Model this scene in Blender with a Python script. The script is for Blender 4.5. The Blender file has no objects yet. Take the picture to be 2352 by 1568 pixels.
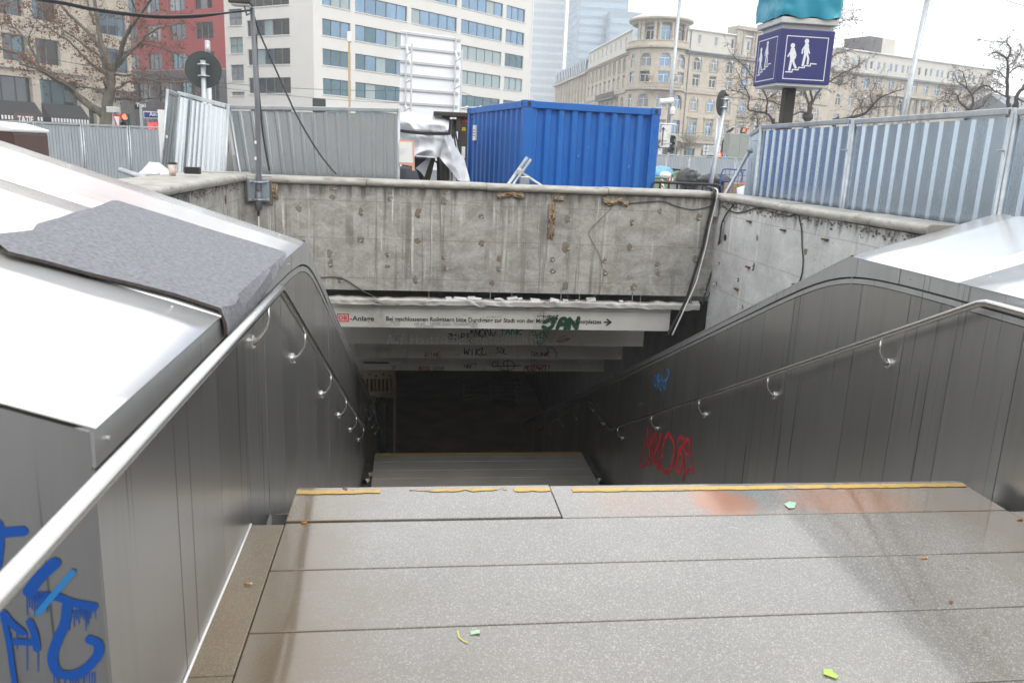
import bpy, bmesh, math, random
from mathutils import Vector, Matrix
random.seed(7)
SC = bpy.context.scene
COL = SC.collection
R = math.radians

# ------------------------------------------------------------------ camera
YAW, PITCH, ROLL, EYE = R(7.6427), R(13.3353), R(-2.4182), 1.75
LENS = 28.0
def cam_axes():
    f = Vector((math.sin(YAW)*math.cos(PITCH), math.cos(YAW)*math.cos(PITCH), -math.sin(PITCH)))
    r = Vector((math.cos(YAW), -math.sin(YAW), 0)); d = f.cross(r)
    c, s = math.cos(ROLL), math.sin(ROLL)
    return c*r + s*d, -s*r + c*d, f
CR, CD, CF = cam_axes()
cam = bpy.data.cameras.new('camera'); camo = bpy.data.objects.new('camera', cam); COL.objects.link(camo)
cam.lens = LENS; cam.sensor_width = 36; cam.clip_start = .05; cam.clip_end = 4000
m = Matrix((CR, -CD, -CF)).transposed().to_4x4(); m.translation = (0, 0, EYE)
camo.matrix_world = m
cam.dof.use_dof = True; cam.dof.focus_distance = 10.0; cam.dof.aperture_fstop = 5.0
SC.camera = camo

# ------------------------------------------------------------------ world, sun, exposure
SUN_EL, SUN_ROT = R(48), R(150)
w = bpy.data.worlds.new('World'); SC.world = w; w.use_nodes = True
nt = w.node_tree; nt.nodes.clear()
sky = nt.nodes.new('ShaderNodeTexSky'); sky.sky_type = 'NISHITA'; sky.sun_disc = False
sky.sun_elevation = SUN_EL; sky.sun_rotation = SUN_ROT; sky.dust_density = 6; sky.air_density = 1.5
mx = nt.nodes.new('ShaderNodeMix'); mx.data_type = 'RGBA'; mx.inputs[0].default_value = .93
nt.links.new(sky.outputs[0], mx.inputs[6]); mx.inputs[7].default_value = (15.0, 15.3, 15.6, 1)   # even overcast cloud deck
bg = nt.nodes.new('ShaderNodeBackground'); bg.inputs[1].default_value = .1
ow = nt.nodes.new('ShaderNodeOutputWorld')
nt.links.new(mx.outputs[2], bg.inputs[0]); nt.links.new(bg.outputs[0], ow.inputs[0])
sun = bpy.data.lights.new('sun', 'SUN'); sun.energy = 1.0; sun.angle = R(25); sun.color = (1, .97, .93)
suno = bpy.data.objects.new('sun', sun); COL.objects.link(suno)
sd = Vector((math.sin(SUN_ROT)*math.cos(SUN_EL), math.cos(SUN_ROT)*math.cos(SUN_EL), math.sin(SUN_EL)))
suno.rotation_euler = sd.to_track_quat('Z', 'Y').to_euler(); suno.location = (0, 0, 60)
SC.view_settings.view_transform = 'Standard'; SC.view_settings.look = 'None'
SC.view_settings.exposure = 0.45; SC.view_settings.gamma = 1
SC.cycles.use_denoising = True
SC.cycles.max_bounces = 8; SC.cycles.volume_bounces = 1
SC.cycles.caustics_reflective = False; SC.cycles.caustics_refractive = False

# ------------------------------------------------------------------ photograph pixels -> directions
FPX = LENS/36*2352
def K(x0, y0, k): return lambda x, y: ((x0 + x/k)/1.7415, (y0 + y/k)/1.7415)
c1 = K(0,0,2.1777); c2 = K(880,0,2.1777); c3 = K(1560,0,2.1775); c4 = K(2100,0,2.0635); c5 = K(2900,0,1.8236)
c6 = K(600,680,1.96); c7 = K(1700,680,1.96); c8 = K(1200,1150,1.68)
d1 = K(3100,0,2.3614); d2 = K(560,100,2.45); d3 = K(1560,420,3.92); d4 = K(2550,100,3.92); d5 = K(2700,700,2.352)
d6 = K(0,0,2.8); d7 = K(1300,1240,1.96); d8 = K(2400,1400,2.8); e8 = K(2550,420,3.92)
b2 = K(0,1600,1.3864); b3 = K(900,1750,1.47); b4 = K(2300,1300,1.3096); b5 = K(2300,1900,1.3096); b6 = K(3300,780,2.529); b1 = K(0,500,1.7423); b7 = K(1000,900,1.568)
def D(x, y): return (x, y)
def ray(p): return CR*(p[0]-1176) + CD*(p[1]-784) + CF*FPX
def at(p, ax, v):
    d = ray(p); o = Vector((0, 0, EYE))
    return o + d*((v - o[ax])/d[ax])

# ------------------------------------------------------------------ mesh helpers
class MB:
    def __init__(s): s.v = []; s.f = []
    def add(s, vs, fs):
        n = len(s.v); s.v += [tuple(v) for v in vs]; s.f += [tuple(n+i for i in f) for f in fs]; return s
    def box(s, x0, x1, y0, y1, z0, z1):
        return s.add([(x0,y0,z0),(x1,y0,z0),(x1,y1,z0),(x0,y1,z0),(x0,y0,z1),(x1,y0,z1),(x1,y1,z1),(x0,y1,z1)],
                     [(0,3,2,1),(4,5,6,7),(0,1,5,4),(1,2,6,5),(2,3,7,6),(3,0,4,7)])
    def obox(s, o, ax, ay, az):       # corner + three edge vectors
        o, ax, ay, az = map(Vector, (o, ax, ay, az))
        return s.add([o,o+ax,o+ax+ay,o+ay,o+az,o+ax+az,o+ax+ay+az,o+ay+az],
                     [(0,3,2,1),(4,5,6,7),(0,1,5,4),(1,2,6,5),(2,3,7,6),(3,0,4,7)])
    def prism(s, poly, ext):          # polygon (3D) extruded by a vector
        n = len(poly); ext = Vector(ext); a = [Vector(p) for p in poly]; b = [p+ext for p in a]
        return s.add(a+b, [tuple(range(n))[::-1], tuple(range(n, 2*n))] + [(i,(i+1)%n,n+(i+1)%n,n+i) for i in range(n)])
    def face(s, *pts): return s.add(pts, [tuple(range(len(pts)))])
    def tube(s, pts, r, n=8, caps=True):
        pts = [Vector(p) for p in pts]; rs = r if isinstance(r, (list, tuple)) else [r]*len(pts)
        rings = []; up = None
        for i, p in enumerate(pts):
            a = pts[max(i-1, 0)]; b = pts[min(i+1, len(pts)-1)]; t = (b-a)
            if t.length < 1e-9: t = Vector((0,0,1))
            t.normalize()
            if up is None: up = Vector((0,0,1)) if abs(t.z) < .9 else Vector((1,0,0))
            x = t.cross(up)
            if x.length < 1e-4: x = t.cross(Vector((.3,1,.2)))
            x.normalize(); y = x.cross(t); up = y
            sc = 1.0
            if 0 < i < len(pts)-1:
                c = (pts[i]-pts[i-1]).normalized().dot((pts[i+1]-pts[i]).normalized())
                sc = 1/max(.5, math.sqrt(max(.05, (1+c)/2)))
            rings.append([p + (x*math.cos(2*math.pi*k/n) + y*math.sin(2*math.pi*k/n))*rs[i]*(sc if n > 3 else 1) for k in range(n)])
        vs = [v for g in rings for v in g]; fs = []
        for i in range(len(pts)-1):
            for k in range(n): fs.append((i*n+k, i*n+(k+1)%n, (i+1)*n+(k+1)%n, (i+1)*n+k))
        if caps: fs += [tuple(range(n))[::-1], tuple(range((len(pts)-1)*n, len(pts)*n))]
        return s.add(vs, fs)
    def cyl(s, a, b, r, n=16): return s.tube([a, b], r, n)
    def lathe(s, base, prof, n=20, axis=None):   # prof: (radius, height)
        base = Vector(base); fs = []; vs = []
        for r, h in prof:
            for k in range(n): vs.append(base + Vector((r*math.cos(2*math.pi*k/n), r*math.sin(2*math.pi*k/n), h)))
        for i in range(len(prof)-1):
            for k in range(n): fs.append((i*n+k, i*n+(k+1)%n, (i+1)*n+(k+1)%n, (i+1)*n+k))
        fs += [tuple(range(n))[::-1], tuple(range((len(prof)-1)*n, len(prof)*n))]
        return s.add(vs, fs)
    def mesh(s, name, off=(0,0,0), fix=True, smooth=False):
        me = bpy.data.meshes.new(name); o = Vector(off)
        me.from_pydata([Vector(v)-o for v in s.v], [], s.f)
        if fix:
            b = bmesh.new(); b.from_mesh(me); bmesh.ops.recalc_face_normals(b, faces=b.faces); b.to_mesh(me); b.free()
        if smooth:
            for p in me.polygons: p.use_smooth = True
        me.update(); return me
BASE = {}
def tag(o, label=None, cat=None, group=None, kind=None):
    if label: o['label'] = label
    if cat: o['category'] = cat
    if group: o['group'] = group
    if kind: o['kind'] = kind
    return o
def put(name, mesh, mat, parent=None, loc=(0,0,0)):
    o = bpy.data.objects.new(name, mesh); COL.objects.link(o)
    if mat and not mesh.materials: mesh.materials.append(mat)
    o.location = loc
    if parent: o.parent = parent
    return o
def base_of(o):
    b = Vector((0,0,0))
    while o: b = b + Vector(o.location); o = o.parent
    return b
def part(name, mb, mat, parent, smooth=False, bevel=0, fix=True, label=None, kind=None, seg=2):
    o = put(name, mb.mesh(name, base_of(parent), fix, smooth), mat, parent)
    if bevel: bev(o, bevel, seg)
    if label: o['label'] = label
    if kind: o['kind'] = kind
    return o
def solo(name, mb, mat, label, cat, group=None, base=None, smooth=False, bevel=0, kind=None, fix=True, seg=2):
    if base is None:
        xs = [v[0] for v in mb.v]; ys = [v[1] for v in mb.v]; zs = [v[2] for v in mb.v]
        base = ((min(xs)+max(xs))/2, (min(ys)+max(ys))/2, min(zs))
    o = put(name, mb.mesh(name, base, fix, smooth), mat, None, base)
    if bevel: bev(o, bevel, seg)
    return tag(o, label, cat, group, kind)
def struct(name, mb, mat, base=(0,0,0), **k):
    return solo(name, mb, mat, None, None, base=base, kind='structure', **k)
def thing(name, loc, label, cat, group=None):
    o = bpy.data.objects.new(name, None); COL.objects.link(o); o.location = loc; o.empty_display_size = .2
    return tag(o, label, cat, group)
def bev(o, wd, seg=2):
    md = o.modifiers.new('bevel', 'BEVEL'); md.width = wd; md.segments = seg; md.limit_method = 'ANGLE'; md.angle_limit = R(35)
    md.harden_normals = False
def smooth_by_angle(o):
    for p in o.data.polygons: p.use_smooth = True
    try:
        o.data.set_sharp_from_angle(angle=R(35))
    except Exception: pass

# ------------------------------------------------------------------ materials
def newmat(name):
    m = bpy.data.materials.new(name); m.use_nodes = True
    return m, m.node_tree, m.node_tree.nodes['Principled BSDF']
def N(t, kind, **k):
    n = t.nodes.new(kind)
    for a, b in k.items(): setattr(n, a, b)
    return n
def coords(t, mode, scale=(1,1,1)):
    if mode == 'W': src = N(t, 'ShaderNodeNewGeometry').outputs['Position']
    else: src = N(t, 'ShaderNodeTexCoord').outputs['Object']
    mp = N(t, 'ShaderNodeMapping'); mp.inputs['Scale'].default_value = scale
    t.links.new(src, mp.inputs[0]); return mp.outputs[0]
def noise(t, vec, scale, detail=4, rough=.55, dist=0):
    n = N(t, 'ShaderNodeTexNoise'); n.inputs['Scale'].default_value = scale; n.inputs['Detail'].default_value = detail
    n.inputs['Roughness'].default_value = rough; n.inputs['Distortion'].default_value = dist
    t.links.new(vec, n.inputs['Vector']); return n.outputs[0]
def ramp(t, fac, stops):
    r = N(t, 'ShaderNodeValToRGB'); e = r.color_ramp.elements
    while len(e) < len(stops): e.new(.5)
    for q, (p, c) in zip(e, stops):
        q.position = p; q.color = (*c, 1) if isinstance(c, (tuple, list)) else (c, c, c, 1)
    t.links.new(fac, r.inputs[0]); return r.outputs[0]
def mixc(t, fac, a, b, mode='MIX'):
    n = N(t, 'ShaderNodeMix', data_type='RGBA', blend_type=mode)
    for i, v in ((0, fac), (6, a), (7, b)):
        if hasattr(v, 'is_linked') or isinstance(v, bpy.types.NodeSocket): t.links.new(v, n.inputs[i])
        else: n.inputs[i].default_value = v if i == 0 else (*v, 1)
    return n.outputs[2]
def bump(t, h, strength, dist=.01, normal=None):
    b = N(t, 'ShaderNodeBump'); b.inputs['Strength'].default_value = strength; b.inputs['Distance'].default_value = dist
    t.links.new(h, b.inputs['Height'])
    if normal: t.links.new(normal, b.inputs['Normal'])
    return b.outputs[0]
def mat(name, c, rough=.6, metal=0., c2=None, vs=3., st=(1,1,1), mode='O', bmp=0, bs=60., spec=.5, rvar=0, dirt=None, ds=1.2, dth=.55):
    m, t, p = newmat(name)
    p.inputs['Roughness'].default_value = rough; p.inputs['Metallic'].default_value = metal
    p.inputs['Specular IOR Level'].default_value = spec
    p.inputs['Base Color'].default_value = (*c, 1)
    if c2 or bmp or rvar or dirt:
        v = coords(t, mode, st)
        if c2:
            n1 = noise(t, v, vs, 6, .6)
            col = mixc(t, ramp(t, n1, [(.32, 0.), (.68, 1.)]), c, c2)
            if dirt:
                col = mixc(t, ramp(t, noise(t, v, ds, 7, .65, .4), [(dth, 0.), (dth+.14, 1.)]), col, dirt)
            t.links.new(col, p.inputs['Base Color'])
        if rvar:
            n2 = noise(t, v, vs*1.7, 5)
            mr = N(t, 'ShaderNodeMapRange'); mr.inputs[1].default_value = .3; mr.inputs[2].default_value = .7
            mr.inputs[3].default_value = max(.02, rough-rvar); mr.inputs[4].default_value = min(1, rough+rvar)
            t.links.new(n2, mr.inputs[0]); t.links.new(mr.outputs[0], p.inputs['Roughness'])
        if bmp: t.links.new(bump(t, noise(t, v, bs, 4), bmp), p.inputs['Normal'])
    return m
def emis(name, c, s):
    m, t, p = newmat(name); p.inputs['Base Color'].default_value = (*c, 1)
    p.inputs['Emission Color'].default_value = (*c, 1); p.inputs['Emission Strength'].default_value = s; return m

def concrete(name, base, dark, light, streak=.8, boards=True, warm=(.20,.15,.10)):
    m, t, p = newmat(name)
    v = coords(t, 'W')
    blot = noise(t, v, .8, 8, .65, .4)
    col = mixc(t, ramp(t, blot, [(.34, 0.), (.62, .75)]), base, tuple(x*.55 for x in base))
    b2_ = noise(t, coords(t, 'W', (1,1,1.6)), 3.2, 8, .7, .6)
    col = mixc(t, ramp(t, b2_, [(.40, 0.), (.72, .6)]), col, light)
    # water runs: dark and limy vertical streaks that come and go in height
    gate = noise(t, coords(t, 'W', (1.2,1.2,.9)), 1.0, 5, .6)
    for sc_, th_, c_, am, ht in (((8,8,.30), .54, dark, streak, .40), ((19,19,.45), .57, dark, streak*.8, .45), ((13,13,.40), .60, light, .9, .42), ((30,30,.5), .60, light, .7, .48)):
        st_ = noise(t, coords(t, 'W', sc_), 1.0, 5, .6, .15)
        mk = N(t, 'ShaderNodeMath', operation='MULTIPLY'); t.links.new(ramp(t, st_, [(th_, 0.), (th_+.05, am)]), mk.inputs[0]); t.links.new(ramp(t, gate, [(ht, 0.), (ht+.16, 1.)]), mk.inputs[1])
        col = mixc(t, mk.outputs[0], col, c_)
    fine = noise(t, v, 26, 6, .75)
    col = mixc(t, ramp(t, fine, [(.30, .35), (.55, 0.)]), col, dark)
    wr = noise(t, coords(t, 'W', (2.2, 2.2, 1.2)), 1.5, 7, .65)
    col = mixc(t, ramp(t, wr, [(.60, 0.), (.76, .45)]), col, warm)
    pit = N(t, 'ShaderNodeTexVoronoi'); pit.inputs['Scale'].default_value = 9; t.links.new(v, pit.inputs['Vector'])
    col = mixc(t, ramp(t, pit.outputs['Distance'], [(.045, .85), (.075, 0.)]), col, (.06,.055,.05))
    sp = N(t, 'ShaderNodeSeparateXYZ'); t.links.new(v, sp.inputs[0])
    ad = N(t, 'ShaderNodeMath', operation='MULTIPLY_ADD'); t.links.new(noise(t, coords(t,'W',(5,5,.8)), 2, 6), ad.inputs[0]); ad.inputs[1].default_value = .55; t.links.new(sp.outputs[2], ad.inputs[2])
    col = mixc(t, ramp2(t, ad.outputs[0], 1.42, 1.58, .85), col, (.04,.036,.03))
    h = fine
    wob = N(t, 'ShaderNodeMath', operation='MULTIPLY_ADD'); t.links.new(noise(t, v, 1.5, 4), wob.inputs[0]); wob.inputs[1].default_value = .03; t.links.new(sp.outputs[2], wob.inputs[2])
    for z0 in (1.105, .655, .165, -.45, -1.0):
        d_ = N(t, 'ShaderNodeMath', operation='SUBTRACT'); t.links.new(wob.outputs[0], d_.inputs[0]); d_.inputs[1].default_value = z0
        ab = N(t, 'ShaderNodeMath', operation='ABSOLUTE'); t.links.new(d_.outputs[0], ab.inputs[0])
        col = mixc(t, ramp2(t, ab.outputs[0], .007, .002, .32), col, (.06,.055,.05))
    t.links.new(col, p.inputs['Base Color']); p.inputs['Roughness'].default_value = .8
    t.links.new(bump(t, h, .5, .015), p.inputs['Normal'])
    return m
def ramp2(t, fac, a, b, top):
    mr = N(t, 'ShaderNodeMapRange'); mr.inputs[1].default_value = a; mr.inputs[2].default_value = b; mr.inputs[4].default_value = top
    t.links.new(fac, mr.inputs[0]); return mr.outputs[0]
def granite(name, base, dk, lt, rust=None, wet=.18, sp=430., spots=(), coat=1., edges=False):
    m, t, p = newmat(name); v = coords(t, 'W')
    big = noise(t, v, 1.6, 7, .6)
    col = mixc(t, ramp(t, big, [(.3, 0.), (.7, 1.)]), base, tuple(x*.72 for x in base))
    vo = N(t, 'ShaderNodeTexVoronoi'); vo.inputs['Scale'].default_value = sp; t.links.new(v, vo.inputs['Vector'])
    sx = N(t, 'ShaderNodeSeparateColor'); t.links.new(vo.outputs['Color'], sx.inputs[0])
    col = mixc(t, ramp(t, sx.outputs[0], [(.0, .75), (.28, .0)]), col, dk)
    col = mixc(t, ramp(t, sx.outputs[1], [(.74, .0), (.98, .55)]), col, lt)
    v2 = N(t, 'ShaderNodeTexVoronoi'); v2.inputs['Scale'].default_value = sp*.42; t.links.new(v, v2.inputs['Vector'])
    s2 = N(t, 'ShaderNodeSeparateColor'); t.links.new(v2.outputs['Color'], s2.inputs[0])
    col = mixc(t, ramp(t, s2.outputs[2], [(.91, .0), (.96, .4)]), col, lt)
    gum = N(t, 'ShaderNodeTexVoronoi'); gum.inputs['Scale'].default_value = 3.3; t.links.new(v, gum.inputs['Vector'])
    col = mixc(t, ramp(t, gum.outputs['Distance'], [(.022, .7), (.036, 0.)]), col, (.05,.045,.04))
    grime = noise(t, v, .55, 6, .6, .3)
    col = mixc(t, ramp(t, grime, [(.50, 0.), (.70, .55)]), col, (base[0]*.62, base[1]*.55, base[2]*.42))
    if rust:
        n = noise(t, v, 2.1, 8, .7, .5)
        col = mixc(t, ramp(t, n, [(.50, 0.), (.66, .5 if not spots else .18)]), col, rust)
        for (sx_, sy_, rx_, ry_, am) in spots:      # rust stains; strong orange also paints sheen lost to the sign's reflection
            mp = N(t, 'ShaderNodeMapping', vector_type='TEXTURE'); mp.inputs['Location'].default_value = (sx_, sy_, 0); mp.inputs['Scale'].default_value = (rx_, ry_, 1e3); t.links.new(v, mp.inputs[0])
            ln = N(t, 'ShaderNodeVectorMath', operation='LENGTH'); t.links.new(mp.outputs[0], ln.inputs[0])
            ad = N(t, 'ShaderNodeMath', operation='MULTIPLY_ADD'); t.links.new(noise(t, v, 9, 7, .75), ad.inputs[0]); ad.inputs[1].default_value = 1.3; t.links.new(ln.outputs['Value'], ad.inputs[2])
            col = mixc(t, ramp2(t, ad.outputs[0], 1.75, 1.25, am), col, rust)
    if edges:       # brown side zones: dirt plus painted loss of sheen where the walls reflect
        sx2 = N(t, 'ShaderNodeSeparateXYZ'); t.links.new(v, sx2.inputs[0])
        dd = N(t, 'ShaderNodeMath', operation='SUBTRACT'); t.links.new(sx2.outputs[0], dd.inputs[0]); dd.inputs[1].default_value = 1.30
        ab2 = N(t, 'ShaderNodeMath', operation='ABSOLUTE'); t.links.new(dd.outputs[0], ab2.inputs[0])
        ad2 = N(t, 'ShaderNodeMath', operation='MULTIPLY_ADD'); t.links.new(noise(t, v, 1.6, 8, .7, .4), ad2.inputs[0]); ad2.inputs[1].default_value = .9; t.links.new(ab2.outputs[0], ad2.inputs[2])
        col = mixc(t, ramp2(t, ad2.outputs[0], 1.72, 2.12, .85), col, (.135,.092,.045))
    t.links.new(col, p.inputs['Base Color'])
    rn = noise(t, v, 5, 6, .6)
    mr = N(t, 'ShaderNodeMapRange'); mr.inputs[1].default_value = .35; mr.inputs[2].default_value = .7; mr.inputs[3].default_value = wet; mr.inputs[4].default_value = wet+.09
    t.links.new(rn, mr.inputs[0]); t.links.new(mr.outputs[0], p.inputs['Roughness'])
    p.inputs['IOR'].default_value = 1.5; p.inputs['Specular IOR Level'].default_value = .5
    p.inputs['Coat Weight'].default_value = coat; p.inputs['Coat Roughness'].default_value = .075; p.inputs['Coat IOR'].default_value = 1.6
    t.links.new(bump(t, noise(t, v, 120, 4, .6), .05, .003), p.inputs['Normal'])
    return m
def steel(name, c, rough, brush=(60, 60, 1.2), amt=.06, streaks=0., metal=1.):
    m, t, p = newmat(name); v = coords(t, 'W', brush)
    n = noise(t, v, 3, 5, .65)
    big = noise(t, coords(t, 'W'), .9, 5)
    col = mixc(t, ramp(t, n, [(.3, 0.), (.7, 1.)]), tuple(x*.965 for x in c), c)
    col = mixc(t, ramp(t, big, [(.35, 0.), (.7, .5)]), col, tuple(x*.8 for x in c))
    if streaks:
        s = noise(t, coords(t, 'W', (34, 34, .5)), 1.0, 1, .4, .5)
        col = mixc(t, ramp(t, s, [(.67, 0.), (.73, streaks)]), col, (.08,.075,.07))
        s3 = noise(t, coords(t, 'W', (9, 9, .5)), 1.0, 4, .6)
        col = mixc(t, ramp(t, s3, [(.50, 0.), (.78, streaks*.5)]), col, tuple(x*.6 for x in c))
    t.links.new(col, p.inputs['Base Color']); p.inputs['Metallic'].default_value = metal
    mr = N(t, 'ShaderNodeMapRange'); mr.inputs[1].default_value = .3; mr.inputs[2].default_value = .7; mr.inputs[3].default_value = rough*.92; mr.inputs[4].default_value = rough*1.1
    t.links.new(n, mr.inputs[0]); t.links.new(mr.outputs[0], p.inputs['Roughness'])
    h = N(t, 'ShaderNodeMath', operation='MULTIPLY_ADD'); t.links.new(n, h.inputs[0]); h.inputs[1].default_value = .12; t.links.new(big, h.inputs[2])
    t.links.new(bump(t, h.outputs[0], amt, .02), p.inputs['Normal'])
    return m

M = {}
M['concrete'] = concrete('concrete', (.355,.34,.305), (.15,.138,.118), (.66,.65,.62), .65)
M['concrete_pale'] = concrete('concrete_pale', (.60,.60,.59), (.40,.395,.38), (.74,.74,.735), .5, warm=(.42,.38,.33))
M['concrete_dark'] = mat('concrete_dark', (.17,.165,.155), .85, c2=(.10,.095,.09), mode='W', bmp=.3, bs=30)
M['coping'] = mat('coping', (.46,.44,.40), .42, c2=(.26,.245,.21), vs=5, st=(1,1,2.5), mode='W', bmp=.25, bs=90, dirt=(.10,.095,.06), ds=4.5, dth=.56)
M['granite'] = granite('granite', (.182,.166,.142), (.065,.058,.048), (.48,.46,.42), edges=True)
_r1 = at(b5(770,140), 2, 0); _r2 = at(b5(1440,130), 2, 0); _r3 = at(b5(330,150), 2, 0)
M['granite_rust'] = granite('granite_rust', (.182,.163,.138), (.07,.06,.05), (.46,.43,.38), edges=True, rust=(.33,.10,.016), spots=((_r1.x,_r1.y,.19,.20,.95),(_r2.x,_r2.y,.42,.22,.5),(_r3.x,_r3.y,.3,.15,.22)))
M['granite_brown'] = granite('granite_brown', (.19,.145,.09), (.06,.05,.03), (.36,.31,.22), rust=(.20,.11,.04), wet=.30, coat=.3)
M['granite_low'] = granite('granite_low', (.60,.575,.52), (.2,.19,.165), (.85,.83,.78), wet=.30, coat=.2)
M['granite_mid'] = granite('granite_mid', (.30,.275,.235), (.10,.09,.075), (.56,.54,.49), wet=.30, coat=.25)
M['joint'] = mat('joint', (.06,.06,.05), .9, c2=(.09,.1,.05), vs=8, mode='W')
M['yellow_line'] = mat('yellow_line', (.60,.38,.08), .4, c2=(.50,.33,.09), vs=18, mode='W', rvar=.15, dirt=(.27,.23,.17), ds=13, dth=.545)
M['yellow_low'] = mat('yellow_low', (.85,.52,.06), .5, c2=(.75,.46,.06), vs=9, mode='W')
M['steel_wall'] = steel('steel_wall', (.52,.52,.515), .34, (30,30,.6), .004, streaks=.65, metal=.92)
M['steel_wall_b'] = steel('steel_wall_b', (.59,.585,.57), .30, (30,30,.6), .004, streaks=.5, metal=.92)
M['steel_top'] = steel('steel_top', (.90,.90,.895), .20, (2,2,2), .006, metal=.5)
M['steel_fascia'] = steel('steel_fascia', (.60,.61,.62), .38, streaks=.5, metal=.75)
M['steel_rail'] = steel('steel_rail', (.62,.61,.59), .24, (30,30,30), .05)
M['galv'] = steel('galv', (.45,.53,.61), .26, (5,5,.3), .006, metal=.80)
M['galv_dull'] = steel('galv_dull', (.60,.64,.66), .24, (5,5,.3), .010, metal=.75)
M['galv_tube'] = mat('galv_tube', (.50,.53,.55), .42, .75, c2=(.36,.39,.41), vs=9, bmp=.1, rvar=.1)
M['galv_far'] = mat('galv_far', (.54,.58,.61), .40, .7, c2=(.44,.48,.52), vs=2, st=(4,4,.4), mode='W', rvar=.1)
M['black'] = mat('black', (.012,.012,.013), .5, c2=(.02,.02,.02))
M['rubber'] = mat('rubber', (.018,.018,.019), .45, bmp=.1, bs=200)
M['white_paint'] = mat('white_paint', (.84,.84,.83), .5, c2=(.70,.70,.68), vs=2)
M['dark_metal'] = mat('dark_metal', (.045,.043,.04), .45, .3, c2=(.07,.06,.05), vs=5)
M['fascia_white'] = mat('fascia_white', (.58,.57,.535), .45, c2=(.46,.45,.42), vs=1.6, st=(1,1,.6), mode='W', dirt=(.28,.27,.24), ds=1.6, dth=.57, rvar=.1)
M['ledge'] = mat('ledge', (.62,.61,.58), .6, c2=(.42,.40,.37), vs=4, st=(1,1,3), mode='W', dirt=(.06,.055,.05), ds=3.2, dth=.55, bmp=.3, bs=40)
M['passage_floor'] = mat('passage_floor', (.42,.29,.14), .5, c2=(.30,.20,.10), vs=1.5, mode='W')
M['asphalt'] = mat('asphalt', (.055,.056,.06), .35, c2=(.085,.085,.088), vs=1.2, mode='W', bmp=.2, bs=80, rvar=.15)
M['paving'] = mat('paving', (.20,.20,.20), .4, c2=(.15,.15,.148), vs=1.5, mode='W', bmp=.15, bs=40, rvar=.12)
# ================================================================== STRUCTURE
A, B, WL, WR = -.569, 3.191, -.727, 3.328          # slab edges and steel wall planes
YE, YJ, YB, ZP = 3.965, 3.571, 5.635, 1.093        # top step edge, joint behind it, parapet bend, parapet edge height
Y2, Z2 = 13.55, -3.566                             # lower landing edge
NS = 22; RISE = -Z2/NS; RUN = .355; Y1 = YE + NS*RUN   # first flight
CL, CRX, YW = -1.96, 3.94, 10.0                    # concrete well: left, right, back
SL = .433
# ground: one sheet with the stairwell cut out
g = MB(); xs = [-900, CL-.02, CRX+.02, 900]; ys = [-500, YJ-.04, YW+.15, 1500]
for i in range(3):
    for j in range(3):
        if (i, j) == (1, 1): continue
        g.face((xs[i],ys[j],-.03),(xs[i+1],ys[j],-.03),(xs[i+1],ys[j+1],-.03),(xs[i],ys[j+1],-.03))
struct('ground', g, M['asphalt'], fix=False)
pv = MB()
for x0,x1,y0,y1 in ((-45,CL-.4,-20,26),(CRX+.4,45,-20,42),(CL-.4,CRX+.4,YW+.4,26)):
    pv.face((x0,y0,-.022),(x1,y0,-.022),(x1,y1,-.022),(x0,y1,-.022))
struct('pavement', pv, M['paving'], fix=False)

# upper landing
sb = MB(); sb.box(WL-.1, WR+.1, -3, YJ-.02, -.4, -.055).box(A+.01, B-.01, YJ-.019, YE-.03, -.4, -.10); land = struct('upper_landing', sb, M['joint'])
def slab(x0, x1, y0, y1, z, mt, parent, th=.06, name='slab', gap=.003, bv=.004):
    b = MB().box(x0+gap, x1-gap, y0+gap, y1-gap, z-th, z); return part(name, b, mt, parent, bevel=bv)
seam = at(b3(1905,280), 2, 0)[0]
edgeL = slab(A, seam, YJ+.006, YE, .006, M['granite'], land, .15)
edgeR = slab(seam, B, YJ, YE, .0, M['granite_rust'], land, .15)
y = YJ; k = 0
while y > -2.6:
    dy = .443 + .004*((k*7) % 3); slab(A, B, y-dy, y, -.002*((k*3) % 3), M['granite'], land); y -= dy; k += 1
for (x0, x1, mt) in ((WL, A, M['granite_brown']), (B, WR, M['granite'])):
    y = YJ - .006
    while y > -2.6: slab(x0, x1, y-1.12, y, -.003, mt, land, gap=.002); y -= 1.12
# white sealant bead along the left wall foot
sl_ = MB().tube([(WL+.004, 3.56, .002), (WL+.006, 3.2, .003), (WL+.004, 2.6, .002), (WL+.006,2.0,.002)], .006, 6)
part('sealant', sl_, M['white_paint'], land, smooth=True)
# yellow warning line, worn
def ragged(x0, x1, y0, y1, z, seed, amp=.012, taper=False):
    rr = random.Random(seed); n = max(6, int((x1-x0)/.035)); top = []; bot = []
    lv = 0
    for i in range(n+1):
        x = x0+(x1-x0)*i/n; lv = .6*lv + rr.uniform(-1, 1)*amp
        s = 1.0
        if taper: s = min(1, .15+2.2*i/n)*(1 if i < n*.8 else .55+.4*rr.random())
        mid = (y0+y1)/2 + (y1-y0)*.2*(1-s)
        top.append((x, mid+(y1-y0)/2*s - abs(rr.gauss(0, amp*.25)), z)); bot.append((x, mid-(y1-y0)/2*s+abs(lv)*1.2, z))
    m = MB()
    for i in range(n): m.face(bot[i], bot[i+1], top[i+1], top[i])
    return m
yl0 = at(b4(1000, 862), 2, 0)[1]; yl1 = at(b4(1000,835), 2, 0)[1]
if yl1 - yl0 < .02: yl1 = yl0 + .05
yl1 -= (yl1-yl0)*.22
print('yellow', yl0, yl1, 'seam', seam)
pl = lambda px: at(b3(px, 320), 2, 0)[0]
part('yellow_line', ragged(A+.01, pl(912), yl0, yl1, .0095, 1, .006), M['yellow_line'], edgeL, fix=False)
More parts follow.
